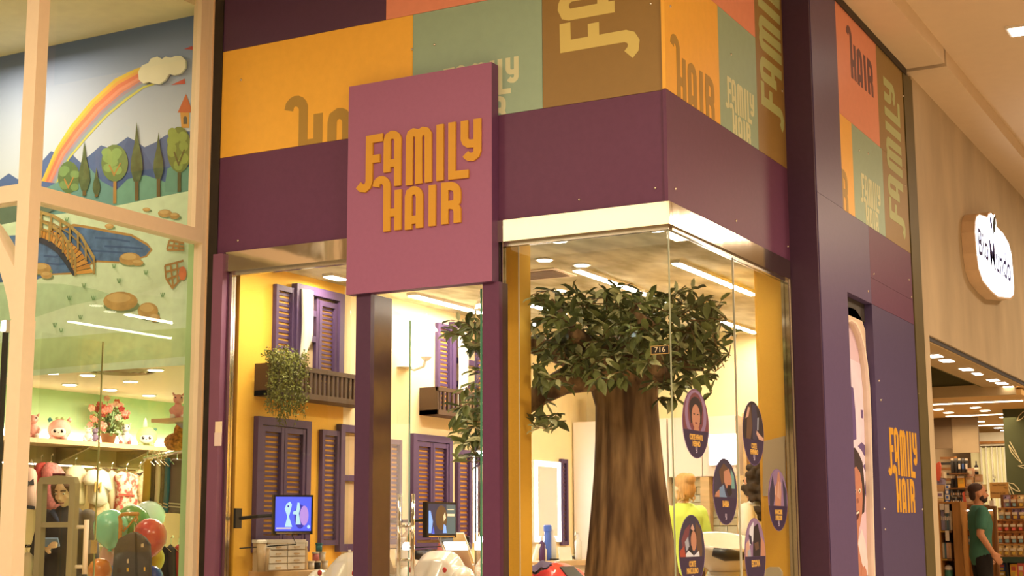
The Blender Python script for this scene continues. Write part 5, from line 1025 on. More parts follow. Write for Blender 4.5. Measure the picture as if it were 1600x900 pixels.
mp('bridge_shadow', lft+[(116, 431), (104, 412), (92, 396), (76, 384), (56, 376), (40, 370)], (60, 60, 60))
def lp(pl, f): f *= len(pl)-1; i = min(int(f), len(pl)-2); g = f-i; return (pl[i][0]+(pl[i+1][0]-pl[i][0])*g, pl[i][1]+(pl[i+1][1]-pl[i][1])*g)
for k in range(22): mp('bridge_plank', (lp(lft, k/22), lp(lft, (k+.85)/22), lp(rgt, (k+.85)/22), lp(rgt, k/22)), (206, 140, 62) if k % 2 else (190, 124, 50))
for pl_2, h in ((lft, 26), (rgt, 24)):
    line('bridge_rail', [(x, y-h) for x, y in pl_2], .022, (172, 136, 72)); line('bridge_rail', [(x, y-h*.5) for x, y in pl_2], .01, (150, 116, 60))
    for k in range(9): x, y = lp(pl_2, k/8); line('bridge_post', ((x, y+1), (x, y-h-1)), .018, (160, 124, 64))
for a, b in (((268, 376), (264, 391)), ((268, 376), (291, 381)), ((264, 391), (291, 391)), ((276, 378), (273, 391)), ((284, 379), (282, 391)), ((266, 384), (291, 386)), ((261, 416), (290, 408)), ((261, 416), (263, 436)), ((263, 436), (273, 451)), ((273, 451), (290, 432)), ((270, 414), (274, 448)), ((280, 411), (281, 442)), ((262, 426), (289, 419)), ((264, 438), (288, 428))): line('mill_sail', (a, b), .014, (166, 116, 56))
mp('mill_hub', el(289, 428, 6, 11, 14), (206, 110, 60))
for px, py in ((108, 347), (112, 470), (135, 450), (182, 420), (190, 443), (150, 470), (232, 430), (258, 465), (90, 512), (130, 500), (100, 520)):
    for k in (-1, 0, 1): line('grass_tuft', ((px+k, py), (px+k*3, py-7)), .007, (112, 140, 84))
P(MU.poly(MB(), [MU.pix(*q) for q in ((221, 126), (220, 114), (226, 104), (236, 100), (240, 93), (250, 90), (257, 94), (263, 90), (271, 92), (278, 89), (287, 89), (294, 96), (294, 107), (287, 116), (276, 119), (268, 117), (262, 127), (253, 133), (243, 132), (236, 129), (228, 132))], .012, .026), 'cloud', mat('cream cloud board', W(226, 206, 160), .6, noise=.05, scale=8), mu)

# ------------------------------------------------------------------ children's clothes shop: inside
ZL = 2.246
ST('ceiling_shop', MB().box(-8.55, XG-.06, 7.26, 10.3, ZL, ZL+.05), mat('pale shop ceiling', W(255, 214, 160, .75, INL), .8, noise=.02))
ST('wall_shop', MB().box(-8.57, -8.47, 6.2, 10.3, 0, ZL), mat('sage shop wall', W(206, 224, 150, .8, INL), .8, noise=.03)); ST('wall_shop_back', MB().box(-8.5, XG-.07, 10.3, 10.4, 0, ZL), MC['sage shop wall']); ST('wall_shop_side', MB().box(XG-.07, XG-.02, 7.26, 10.3, 0, ZL), m_mint)
m_sh = mat('cream shelf board', W(240, 190, 130, .7, INL), .55, noise=.03)
for i, (px, py) in enumerate(((137, 585), (204, 595), (243, 577), (109, 600), (172, 608), (80, 582), (233, 617))):
    p = onZ(px, py, ZL); t = T('downlight', 'round recessed downlight, clothes shop ceiling, %s' % ('second from the column in the front row', 'middle of the front row, right of the air grille', 'front row, nearest the mint pilaster', 'back row, nearest the column', 'back row, over the flowers', 'front row, nearest the column', 'back row, nearest the toy on the bracket')[i], 'lamp', (p.x, p.y, ZL-.01), 'downlights of the clothes shop')
    P(MB().lathe([(.06, ZL-.001), (.06, ZL-.006), (.05, ZL-.008)], (p.x, p.y, 0), 14), 'rim', m_white, t); P(MB().lathe([(.05, ZL-.0085), (.05, ZL-.01)], (p.x, p.y, 0), 14), 'diffuser', m_spot, t)
p = onZ(190, 580, ZL); t = T('air_grille', 'round slotted air grille in the clothes shop ceiling', 'vent', (p.x, p.y, ZL-.01))
for k in range(4): P(MB().rings([[Vector((p.x+r*math.cos(q), p.y+r*math.sin(q), z)) for q in (2*math.pi*i/20 for i in range(20))] for r, z in ((.05+k*.05, ZL-.001), (.06+k*.05, ZL-.012+k*.001), (.075+k*.05, ZL-.001))]), 'ring', mat('grey grille', W(170, 130, 84), .5), t)
xs_ = -8.12; zsh = onX(92, 688, -8.22).z
t = T('wall_shelf', 'long cream display shelf with toys on the mint wall of the clothes shop', 'shelf', (-8.3, 8.6, zsh))
P(MB().box(-8.468, xs_, 7.4, 10.1, zsh-.035, zsh), 'board', m_sh, t); P(MB().box(-8.468, -8.45, 6.9, 10.1, 0.1, zsh-.036), 'back_panel', mat('beige slat wall', W(214, 168, 100, .6, INL), .7, noise=.05), t)
for y in (7.7, 8.35, 9.0, 9.6): P(MB().prism([(-8.45, y, zsh-.036), (xs_+.04, y, zsh-.036), (-8.45, y, zsh-.16)], (0, .02, 0)), 'bracket', m_steel_f, t)
t = T('light_strip', 'glowing strip light along the wall behind the toys', 'lamp', (-8.44, 8.7, zsh+.02)); P(MB().box(-8.468, -8.44, 7.45, 10.0, zsh+.012, zsh+.045), 'profile', m_white, t); P(MB().box(-8.44, -8.437, 7.46, 9.99, zsh+.015, zsh+.075), 'diffuser', emit('cove diffuser', (1, .93, .72), 11), t)
t = T('clothes_rail', 'chrome clothes rail under the toy shelf', 'rail', (-8.2, 8.7, zsh-.2)); P(MB().tube([(-8.2, 7.5, zsh-.19), (-8.2, 10.0, zsh-.19)], .014, 8), 'rod', m_chrome, t)
for y in (7.7, 8.35, 9.0, 9.6): P(MB().tube([(-8.45, y+.01, zsh-.16), (-8.2, y+.01, zsh-.19)], .01, 6), 'bracket', m_chrome, t)
# plush toys on the shelf
def toyp(px): p = onX(px, 688, -8.24); return p.x, p.y
m_eye = mat('toy eye', (.02, .015, .02), .2)
FCE = Vector((.66, -.75, 0)).normalized(); RGT = Vector((.75, .66, 0))
def plush_ball(label, px, r, col, facec, ears, spikes):
    x, y = toyp(px); c = Vector((x, y, zsh+r*.92)); t = T('plush_toy', label, 'plush toy', (x, y, zsh), 'plush toys on the long shelf'); mb = MB(); mb.ell(c, (r, r, r*.95), 20, 12)
    for s in (-1, 1): mb.ell(c+FCE*r*.7+RGT*s*r*.55+Vector((0, 0, -r*.78)), (r*.3, r*.3, r*.18), 12, 6)
    P(remesh(mb, .008, 3, t.location), 'body', col, t); fc = c+FCE*r*.86+Vector((0, 0, -.02))
    R3 = Matrix((RGT, FCE*-1, Vector((0, 0, 1)))).transposed()
    P(MB().ell(fc, (r*.62, r*.2, r*.42), 16, 8, R3), 'muzzle', facec, t, True)
    for s in (-1, 1): e = P(MB().ell(fc+FCE*r*.18+RGT*s*r*.3+Vector((0, 0, r*.08)), (r*.12, r*.06, r*.15), 12, 8, R3), 'eye', m_eye, t, True); P(MB().ell(fc+FCE*r*.24+RGT*(s*r*.3+r*.04)+Vector((0, 0, r*.14)), r*.035, 6, 4), 'glint', m_white, e, True)
    P(MB().ell(fc+FCE*r*.21+Vector((0, 0, -r*.06)), (r*.06, r*.04, r*.04), 8, 6, R3), 'nose', m_eye, t, True)
    for (a, b, h, m_) in ears: P(MB().tube([c+RGT*a*r+Vector((0, 0, b*r)), c+RGT*(a*1.15)*r+Vector((0, 0, (b+h*.6)*r)), c+RGT*(a*1.1)*r+Vector((0, 0, (b+h)*r))], [r*.2, r*.17, r*.03], 10), 'ear', m_, t, True)
    for (a, b, m_) in spikes: P(MB().ell(c+RGT*a*r+FCE*r*.1+Vector((0, 0, b*r)), (r*.22, r*.16, r*.13), 10, 6), 'bow', m_, t, True)
pk = mat('pink plush', W(250, 165, 136, .9, INL), .95, noise=.08, scale=60, bump=.2); pk2 = mat('pale pink plush', W(255, 220, 190, .85, INL), .95); grn = mat('sage plush', W(206, 210, 130, .8, INL), .95, noise=.08, scale=60, bump=.2); tl2 = mat('teal plush', W(90, 150, 124, .6, INL), .9); cwh = mat('cream plush', W(255, 232, 200, .66, INL), .95, noise=.04, scale=60, bump=.2); mv = mat('mauve plush', W(168, 130, 140, .6, INL), .95)
plush_ball('round pink plush toy with green bow and pale face on the long shelf', 92, .085, pk, pk2, ((-.75, .75, .35, tl2), (.75, .75, .35, pk)), ((-.2, 1.0, grn), (.25, 1.0, grn)))
plush_ball('round sage plush toy with a tall ear and cream face on the long shelf', 229, .085, grn, cwh, ((-.15, .9, .9, pk2),), ((.75, .7, tl2),))
def sitter(label, px, h, col, c2, horn=False, base=zsh, pos=None):
    x, y = pos[:2] if pos else toyp(px); z = pos[2] if pos else base; t = T('plush_toy', label, 'plush toy', (x, y, z), None if pos else 'plush toys on the long shelf'); mb = MB(); V = Vector((x, y, z)); U = Vector((0, 0, 1))
    mb.ell(V+U*h*.3, (h*.2, h*.2, h*.28), 14, 8); hd = V+U*h*.7+FCE*h*.05; mb.ell(hd, (h*.18, h*.18, h*.17), 14, 8); mb.ell(hd+FCE*h*.14-U*h*.05, (h*.11, h*.11, h*.09), 12, 8)
    for s in (-1, 1): mb.tube([V+U*h*.42+RGT*s*h*.16, V+U*h*.3+RGT*s*h*.24+FCE*h*.1, V+U*h*.2+RGT*s*h*.2+FCE*h*.2], [h*.07, h*.07, h*.06], 8); mb.tube([V+U*h*.1+RGT*s*h*.1, V+U*h*.08+RGT*s*h*.18+FCE*h*.22], [h*.1, h*.09], 8)
    P(remesh(mb, h*.028, 3, t.location), 'body', col, t)
    for s in (-1, 1): P(MB().ell(V+U*h*.09+RGT*s*h*.18+FCE*h*.27, h*.09, 10, 6), 'foot', c2, t, True); P(MB().ell(hd+FCE*h*.17+RGT*s*h*.1+U*h*.04, h*.025, 8, 5), 'eye', m_eye, t, True); P(MB().tube([hd+RGT*s*h*.13+U*h*.12, hd+RGT*s*h*.2+U*h*.22], [h*.05, h*.015], 8), 'ear', col, t, True)
    if horn: P(MB().tube([hd+U*h*.15+FCE*h*.08, hd+U*h*.34+FCE*h*.12], [h*.035, .001], 8), 'horn', c2, t, True)
sitter('small white unicorn plush sitting left of the flower pot', 137, .13, cwh, pk, True); sitter('small mauve unicorn plush right beside the white one', 148, .13, mv, pk, True); sitter('white plush lamb with pink feet in front of the flower pot', 196, .19, cwh, mat('rose plush', W(214, 110, 90, .6, INL), .9))
sitter('pink plush doll at the left end of the shelf behind the column', 51, .2, pk, pk2)
# flower pot
x, y = toyp(178); x -= .06; t = T('flower_pot', 'terracotta pot of pink artificial flowers on the long shelf', 'potted plant', (x, y, zsh))
P(MB().lathe([(.045, zsh), (.062, zsh+.08), (.066, zsh+.085), (.055, zsh+.085), (.05, zsh+.07)], (x, y, 0), 18), 'pot', mat('terracotta', W(176, 110, 60, .55, INL), .8, noise=.1), t, True)
rf = random.Random(9); fl = [mat('coral petals', W(250, 140, 110, .9, INL), .7, noise=.2, scale=40), mat('salmon petals', W(255, 180, 140, .9, INL), .7, noise=.2, scale=40), mat('red petals', W(214, 74, 60, .6, INL), .7)]; stm = MB(); lfm = MB()
for k in range(34):
    a = rf.uniform(-1, 1); q = Vector((x, y, zsh+.08)) + RGT*(a*.135) + FCE*rf.uniform(-.05, .12) + Vector((0, 0, rf.uniform(.04, .3)*(1-.25*abs(a)))); stm.tube([(x, y, zsh+.07), (x+(q.x-x)*.5, y+(q.y-y)*.5, zsh+.06+(q.z-zsh)*.6), q], .003, 4)
    mb = MB(); mb.ell(q, (.011, .011, .01), 8, 5)
    for j in range(5): ag = j*1.2566+k; mb.ell(q+RGT*math.cos(ag)*.016+Vector((0, 0, math.sin(ag)*.014))+FCE*.004, (.013, .011, .012), 7, 4)
    P(mb, 'blossom', rf.choice(fl), t, True)
for k in range(170):
    a = rf.uniform(-1, 1); q = Vector((x, y, zsh+.08)) + RGT*a*.11 + FCE*rf.uniform(-.06, .1) + Vector((0, 0, rf.uniform(-.02, .24)*(1-.5*abs(a)))); d = Vector((rf.uniform(-1, 1), rf.uniform(-1, 1), rf.uniform(-.4, 1))).normalized()*.035; n = d.orthogonal().normalized()*.011; lfm.add([q, q+d*.5+n, q+d, q+d*.5-n], [(0, 1, 2, 3)])
P(stm, 'stems', mat('green stems', W(100, 110, 50, .6, INL), .7), t, kind='stuff'); P(lfm, 'foliage', mat('olive foliage', W(128, 128, 56, .6, INL), .6, noise=.3, scale=30), t, kind='stuff')
# bracket shelf with pink toy, spotted toy
b0, b1 = at(236, 660, 9.55), at(286, 656, 9.55); zb_ = b0.z
t = T('bracket_shelf', 'short cream bracket shelf near the mint pilaster', 'shelf', ((b0.x+b1.x)/2, b0.y, zb_)); P(MB().prism([(b0.x, b0.y, zb_), (XG-.071, b0.y, zb_), (XG-.071, b0.y+.16, zb_), (b0.x, b0.y+.16, zb_)], (0, 0, .022)), 'board', m_sh, t); P(MB().prism([(b1.x-.06, b0.y+.08, zb_), (b1.x+.02, b0.y+.08, zb_), (b1.x+.02, b0.y+.08, zb_-.05)], (0, .01, 0)), 'bracket', m_steel_f, t)
q = at(268, 655, 9.6); sitter('pink plush dinosaur sitting on the short bracket shelf', 0, .19, pk, pk2, pos=(q.x, q.y+.06, zb_+.023))
q = at(275, 700, 9.75); mb = MB(); mb.ell((q.x, q.y, q.z+.04), (.09, .07, .06), 14, 8); mb.ell((q.x+.04, q.y, q.z+.1), (.05, .05, .07), 12, 8); S(mb, 'plush_toy', mat('spotted plush', W(226, 140, 50, .6, INL), .9, noise=.7, scale=55), 'orange spotted plush toy lying over the hanging clothes', 'plush toy', smooth=True)

# garments
def puff(fr, px, th, dpl):
    uv = [fr.pix(*q, dpl) for q in px]; n = len(uv); cx = sum(a for a, b in uv)/n; cy = sum(b for a, b in uv)/n; mb = MB(); f = []
    vs = [fr.p(a, b, dpl) for a, b in uv] + [fr.p(cx+(a-cx)*.82, cy+(b-cy)*.88, dpl+th) for a, b in uv] + [fr.p(cx+(a-cx)*.82, cy+(b-cy)*.88, dpl-th) for a, b in uv] + [fr.p(cx, cy, dpl+th*1.3), fr.p(cx, cy, dpl-th*1.3)]
    for i in range(n): j = (i+1) % n; f += [(i, j, n+j, n+i), (i, 2*n+i, 2*n+j, j), (n+i, n+j, 3*n), (2*n+j, 2*n+i, 3*n+1)]
    return mb.add(vs, f)
def garment(label, fr, px, m, d=0, th=.03, hook=None, prints=()):
    uv = [fr.pix(*q, d) for q in px]; t = T('garment', label, 'clothing', fr.p(sum(a for a, b in uv)/len(uv), min(b for a, b in uv), d)); P(puff(fr, px, th, d), 'cloth', m, t, True)
    if hook: a, b = fr.pix(*hook, d); P(MB().tube([fr.p(a-.07, b-.06, d), fr.p(a, b-.01, d), fr.p(a+.07, b-.06, d)], .004, 5), 'hanger', m_chrome, t); P(MB().tube([fr.p(a, b-.01, d), fr.p(a, b+.03, d), fr.p(a+.015, b+.045, d), fr.p(a+.02, b+.03, d)], .003, 5), 'hook', m_chrome, t)
    for k, (nm, mm, pp_) in enumerate(prints): P(fr.poly(MB(), [fr.pix(*q, d+th*1.3) for q in pp_], d+th*1.3+.001+k*.001, d+th*1.3+.003+k*.001), nm, mm, t)
GW = Fr((-8.16, 0, 0), (0, 1, 0), (1, 0, 0))
def cloth(n, c, **k): return mat(n, W(*c, .62, INL), .9, **k)
c_red = cloth('red cloth', (206, 70, 50)); c_pkd = cloth('pink dotted cloth', (236, 130, 110), noise=.5, scale=40); c_wh = cloth('white cloth', (255, 222, 180)); c_cr = cloth('cream cloth', (250, 210, 150)); c_fl = cloth('floral cloth', (214, 92, 72), noise=0, scale=22, alt=W(255, 224, 170, .62, INL), sharp=.06); c_st = cloth('dotted beige cloth', (236, 180, 120), noise=.4, scale=50); c_bk = cloth('black cloth', (50, 40, 34)); c_pkl = cloth('pale pink cloth', (248, 190, 150))
garment('pink dress with black bow and trim, next to the column', GW, ((40, 738), (45, 730), (52, 732), (55, 742), (53, 770), (54, 797), (36, 795), (38, 765)), c_pkl, .05, hook=(47, 728), prints=(('bow', c_bk, ((42, 750), (46, 753), (52, 748), (53, 758), (46, 757), (42, 762))), ('trim', c_bk, ((38, 789), (54, 791), (54, 796), (38, 794)))))
garment('red coat hanging on the rail behind the gate', GW, ((52, 738), (58, 724), (70, 722), (78, 730), (74, 790), (52, 790)), c_red, 0, hook=(64, 720))
garment('pink jacket with blue dots behind the security gate', GW, ((66, 735), (74, 722), (88, 724), (99, 738), (98, 770), (95, 798), (64, 795), (68, 765)), c_pkd, .06, .04, hook=(80, 719))
garment('cream blouse hanging behind the woman', GW, ((103, 735), (114, 727), (126, 727), (134, 737), (131, 790), (104, 790)), c_cr, 0, hook=(118, 724))
garment('white long sleeved shirt printed with a golden M', GW, ((130, 750), (138, 735), (148, 733), (154, 737), (160, 733), (168, 738), (175, 765), (170, 770), (167, 762), (166, 788), (154, 792), (140, 786), (138, 755), (134, 758)), c_wh, .08, .03, hook=(153, 731))
mt = [GW.pix(148, 770, .125), GW.pix(159, 754, .125)]; g_ = [o for o in C.objects if o.name.startswith('garment')][-1]
text('M', GW, (mt[0][0]+mt[1][0])/2, (mt[0][1]+mt[1][1])/2, .1, cloth('gold print', (220, 150, 70)), g_, 'print', d=.122, bold=.004)
garment('beige star print skirt below the white shirt', GW, ((142, 785), (168, 785), (172, 812), (138, 812)), c_st, .03)
garment('cream cardigan between the white shirt and the floral dress', GW, ((166, 740), (174, 734), (184, 740), (184, 800), (170, 805)), c_cr, 0, hook=(175, 731))
garment('cream dress with red flowers and a belt', GW, ((180, 742), (188, 736), (202, 738), (214, 742), (214, 755), (210, 770), (218, 812), (178, 812), (184, 770), (182, 755)), c_fl, .07, .035, hook=(198, 733), prints=(('belt', c_red, ((185, 771), (210, 773), (210, 776), (185, 774))),))
garment('pale dotted dress with a dark collar right of the floral dress', GW, ((212, 740), (218, 733), (228, 738), (228, 780), (222, 790), (213, 785)), c_st, .03, hook=(219, 730), prints=(('collar', c_bk, ((212, 740), (219, 744), (225, 736), (219, 739))),))
for k, (px, lb) in enumerate(((42, 'cream knit on the low rail by the column'), (56, 'rose knit on the low rail beside the cream one'))): garment(lb, GW, ((px-7, 872), (px, 862), (px+8, 870), (px+9, 905), (px-8, 905)), (c_cr, c_pkl)[k], .1, .04, hook=(px, 860))
t = T('clothes_rail', 'low chrome clothes rail behind the glass door', 'rail', (-8.1, 8.2, 1.0)); z = onX(60, 853, -8.1).z; P(MB().tube([(-8.1, 7.4, z), (-8.1, 9.2, z)], .014, 8), 'rod', m_chrome, t)
GB = at(255, 760, 9.9).y; GBX = Fr((0, GB, 0), (1, 0, 0), (0, -1, 0))
t = T('clothes_rail', 'chrome arm rail of striped children clothes near the mint pilaster', 'rail', at(250, 712, 9.9)); P(MB().tube([GBX.p(*GBX.pix(222, 716), -.02), GBX.p(*GBX.pix(292, 702), -.02)], .012, 8), 'rod', m_chrome, t)
for k, (x0, x1, m_, lb, dy) in enumerate(((224, 236, cloth('mustard cloth', (216, 160, 50)), 'mustard sweatshirt at the front of the arm rail', 0), (234, 243, c_bk, 'black sweatshirt second on the arm rail', .5), (241, 251, c_cr, 'cream sweatshirt third on the arm rail', 0), (247, 257, cloth('brown striped cloth', (110, 90, 60), noise=.4, scale=30), 'brown striped shirt in the middle of the arm rail', 1), (254, 266, cloth('teal cloth', (52, 110, 110)), 'teal shirt near the end of the arm rail', -2), (264, 290, cloth('taupe cloth', (150, 120, 84)), 'taupe shirt with dark stripes at the end of the arm rail', 0))):
    garment(lb, GBX, ((x0+2, 722+dy), (x0+6, 716+dy), (x1, 718+dy), (x1-1, 760), (x1-4, 798+k), (x0-2, 796+k), (x0, 760)), m_, .02*(6-k)-.06, .012, hook=((x0+x1)/2, 714+dy), prints=(('stripe', c_cr if k != 2 else c_bk, ((x0-1, 785), (x1-4, 787), (x1-4, 789), (x0-1, 787))), ('stripe', c_cr if k != 2 else c_bk, ((x0-1, 790), (x1-4, 792), (x1-4, 794), (x0-1, 792)))))
for k, (x0, x1, m_, lb) in enumerate(((248, 262, c_bk, 'black printed shirt on the lower arm rail'), (260, 274, cloth('graphite cloth', (84, 70, 58)), 'graphite shirt beside the black one on the lower arm rail'), (272, 286, c_red, 'red shirt at the end of the lower arm rail'))): garment(lb, GBX, ((x0, 858), (x0+6, 850), (x1, 856), (x1+1, 912), (x0-1, 912)), m_, .03*(3-k), .02, hook=((x0+x1)/2, 848))

# security gate, glass door, jacket stand, balloons
m_gate = mat('grey beige gate plastic', W(170, 140, 92), .45, noise=.03); yg = at(92, 800, 8.8).y
GT = Fr((0, yg, 0), (1, 0, 0), (0, -1, 0)); a, _ = GT.pix(60, 800); b, zt2 = GT.pix(122, 742); w_ = .045
t = T('security_gate', 'grey anti theft gate with a red lamp cap standing behind the porch glass', 'security gate', GT.p((a+b)/2, 0, 0))
for u in (a, b-w_): P(GT.box(MB(), u, u+w_, 0, zt2-.05, -.02, .02), 'upright', m_gate, t)
P(GT.poly(MB(), [(a, zt2-.05), (a+.02, zt2-.012), ((a+b)/2, zt2), (b-.02, zt2-.012), (b, zt2-.05)], -.021, .021), 'top_rail', m_gate, t); zc_ = GT.pix(90, 820)[1]
P(GT.box(MB(), a+w_, b-w_, zc_-.015, zc_+.015, -.015, .015), 'cross_rail', m_gate, t); P(GT.box(MB(), a+w_, b-w_, .3, .34, -.015, .015), 'cross_rail', m_gate, t); P(GT.box(MB(), (a+b)/2-.035, (a+b)/2+.035, zt2-.004, zt2+.012, -.018, .018), 'lamp_cap', mat('dark red lamp cap', W(96, 30, 30), .4), t); P(GT.box(MB(), a-.02, b+.02, 0, .05, -.06, .06), 'foot', m_gate, t)
XD = -6.14; y0_, y1_ = 5.93, onX(154, 700, XD).y; zd = onX(154, 533, XD).z
t = T('glass_door', 'frameless glass door with white tube handle and lock in the porch', 'door', (XD, (y0_+y1_)/2, 0)); P(MB().box(XD-.005, XD+.005, y0_, y1_, .02, zd), 'pane', m_glass, t); P(MB().box(XD-.0055, XD+.0055, y1_, y1_+.003, .02, zd), 'glass_edge', mat('dull glass edge', W(190, 170, 100), .3), t)
hy = onX(134, 850, XD+.05).y; h0, h1 = onX(134, 812, XD+.05).z, onX(134, 897, XD+.05).z
h = P(MB().tube([(XD+.05, hy, h1), (XD+.05, hy, h0)], .014, 10), 'handle', m_cream, t, True)
for z in (h0-.04, h1+.04): P(MB().tube([(XD+.05, hy, z), (XD, hy-.02, z)], .01, 8), 'standoff', m_cream, h, True)
ky = onX(142, 855, XD).y; kz0, kz1 = onX(142, 865, XD).z, onX(142, 844, XD).z; P(MB().box(XD+.006, XD+.022, ky-.025, ky+.025, kz0, kz1), 'lock', m_steel_f, t)
m_bz = mat('bronze painted tube', W(186, 120, 50), .4, noise=.1); JY = at(205, 830, 8.95).y; JF = Fr((0, JY, 0), (1, 0, 0), (0, -1, 0))
def jp(px, py, d=0): return JF.p(*JF.pix(px, py), d)
t = T('display_stand', 'bronze display stand with scrolled arm holding the grey jacket', 'stand', (jp(186, 900).x, JY, 0)); q = jp(186, 880)
P(MB().tube([(q.x, JY, .03), (q.x, JY, jp(186, 815).z), jp(187, 808), jp(191, 804), jp(198, 803), jp(216, 803)], .012, 8), 'upright', m_bz, t, True); P(MB().tube([jp(192, 829), jp(190, 826), jp(192, 822), jp(196, 824), jp(193, 830), jp(200, 823), jp(212, 808), jp(214, 806), jp(215, 811), jp(212, 816), jp(210, 813)], .006, 6), 'scroll', m_bz, t, True); P(MB().lathe([(.16, 0), (.16, .02), (.02, .04)], (q.x, JY, 0), 18), 'foot', m_bz, t)
c_gr = cloth('charcoal denim', (96, 82, 64), noise=.15, scale=20)
garment('charcoal button jacket with ochre tags hanging on the bronze stand', JF, ((184, 856), (192, 838), (204, 832), (214, 831), (222, 836), (231, 848), (233, 880), (233, 930), (178, 930), (181, 885)), c_gr, .06, .05, hook=(210, 828), prints=(('placket', cloth('dark placket', (66, 54, 42)), ((211, 833), (214, 833), (215, 920), (212, 920))), ('patch', c_cr, ((221, 850), (225, 849), (225, 855), (221, 855))), ('tag', c_cr, ((199, 874), (202, 873), (202, 880), (199, 880))), ('tag', mat('ochre tag', W(214, 150, 40), .7), ((199, 888), (202, 887), (202, 893), (199, 893))), ('tag', mat('ochre tag', W(1, 1, 1), .7), ((226, 886), (228, 886), (228, 892), (226, 892)))))
def balloon(label, px, py, t_, rpx, rgb, asp=1.05, light=INL, rough=.22):
    c = at(px, py, t_); r = rpx*t_/FPX; t = T('balloon', label, 'balloon', c-Vector((0, 0, r*1.3)), 'balloons beside the jacket stand'); nm = 'balloon %d %d %d' % rgb
    P(MB().lathe([(.001, r*asp), (r*.4, r*asp*.92), (r*.75, r*asp*.66), (r*.96, r*asp*.28), (r, 0), (r*.93, -r*asp*.38), (r*.7, -r*asp*.75), (r*.35, -r*asp*1.06), (r*.08, -r*asp*1.2)], c, 24), 'skin', mat(nm, W(*rgb, .8), rough, noise=.02, spec=.6), t, True)
    P(MB().lathe([(r*.07, -r*asp*1.19), (r*.14, -r*asp*1.3)], c, 10), 'knot', mat(nm, (1, 1, 1)), t)
balloon('mint balloon left of the bronze stand', 173, 824, 9.15, 27, (140, 206, 150)); balloon('leaf green balloon behind the bronze arm', 207, 818, 9.35, 28, (112, 150, 70)); balloon('red balloon right of the jacket', 234, 838, 9.15, 27, (222, 84, 62)); balloon('pale pink balloon below the mint one', 172, 870, 9.25, 17, (232, 166, 130), 1.3)
balloon('orange balloon at the bottom left of the bunch', 156, 892, 9.05, 19, (238, 130, 50)); balloon('light blue balloon behind the jacket hem', 183, 897, 9.2, 15, (130, 160, 180)); balloon('yellow balloon below the red one', 240, 873, 9.3, 17, (234, 170, 40), 1.25); balloon('dark blue balloon at the foot of the jacket', 238, 902, 9.1, 17, (50, 80, 140)); balloon('white balloon behind the green one', 232, 806, 9.7, 26, (240, 236, 220), .9)
t = T('light_box', 'small white lit lamp on the porch door frame left of the column', 'lamp', onY(10, 510, 6.3)); q = onY(10, 510, 6.3); P(MB().box(q.x-.025, q.x+.02, 6.28, 6.33, q.z-.035, q.z+.035), 'case', m_white, t); P(MB().box(q.x-.02, q.x+.016, 6.276, 6.28, q.z-.03, q.z+.03), 'diffuser', m_lamp, t); P(MB().box(q.x-.03, q.x-.01, 6.3, 6.33, 0, q.z-.035), 'post', m_dark, t)

# ------------------------------------------------------------------ food shop next door
wb_ = ST('wall_concrete', MB().box(-3.0, -2.75, 12.03, 26, 2.735, 4.87), m_concrete)
ST('wall_concrete_jamb', MB().box(-3.0, -2.75, 12.03, 12.24, 0, 2.735), m_concrete)
ST('trim_17', MB().box(-2.9, -2.742, 11.735, 12.03, 0, 4.83), m_trim)
ST('trim_18', MB().box(-2.98, -2.77, 12.24, 20, 2.7, 2.735), mat('slate steel lintel', W(84, 76, 70), .4))
m_sof = mat('shop soffit', W(196, 150, 90), .7, noise=.04)
sf = ST('ceiling_soffit', MB().box(-3.18, -2.78, 12.24, 20, 2.69, 2.7), m_sof)
ST('ceiling_recess', MB().box(-4.6, -3.18, 12.46, 16.6, 2.95, 3.0), mat('olive ceiling paint', W(104, 86, 44), .8)); ST('trim_19', MB().box(-3.2, -3.18, 12.24, 16.6, 2.69, 2.95), MC['olive ceiling paint'])
ST('trim_22', MB().box(-4.6, -2.85, 16.62, 16.68, 2.72, 2.99), MC['olive ceiling paint']); ST('trim_20', MB().box(-4.6, -2.85, 16.6, 16.66, 2.6, 2.72), m_sof); ST('ceiling_food', MB().box(-4.6, -2.8, 16.66, 27, 2.6, 2.66), mat('orange lit ceiling', W(232, 170, 92), .8, noise=.02))
ST('wall_food', MB().box(-4.7, -4.6, 12.46, 27, 0, 2.95), mat('taupe wall panel', W(150, 112, 72), .7, noise=.05, scale=2)); ST('wall_food_back', MB().box(-4.6, -2.8, 27, 27.1, 0, 2.66), mat('peach back wall', W(250, 196, 130), .7))
ST('wall_food_side', MB().box(-4.7, -3.0, 12.42, 12.46, 0, 2.95), m_sof)
sl_lab = ('first', 'second', 'third', 'fourth', 'fifth', 'sixth', 'seventh')
for i, (px, py) in enumerate(((1461, 555), (1479, 562.5), (1510, 576), (1527, 583), (1552, 593), (1565, 598), (1577, 604))):
    p = onZ(px, py, 2.69); t = T('downlight', 'oblong downlight in the food shop soffit, %s from the jamb' % sl_lab[i], 'lamp', (p.x, p.y, 2.68), 'soffit downlights of the food shop'); w = .05 if i != 3 else .035
    P(MB().box(p.x-w-.01, p.x+w+.01, p.y-.11, p.y+.11, 2.683, 2.69), 'frame', m_white, t); P(MB().box(p.x-w, p.x+w, p.y-.1, p.y+.1, 2.679, 2.684), 'diffuser', m_lamp, t)
p = onZ(1517, 616, 2.6)
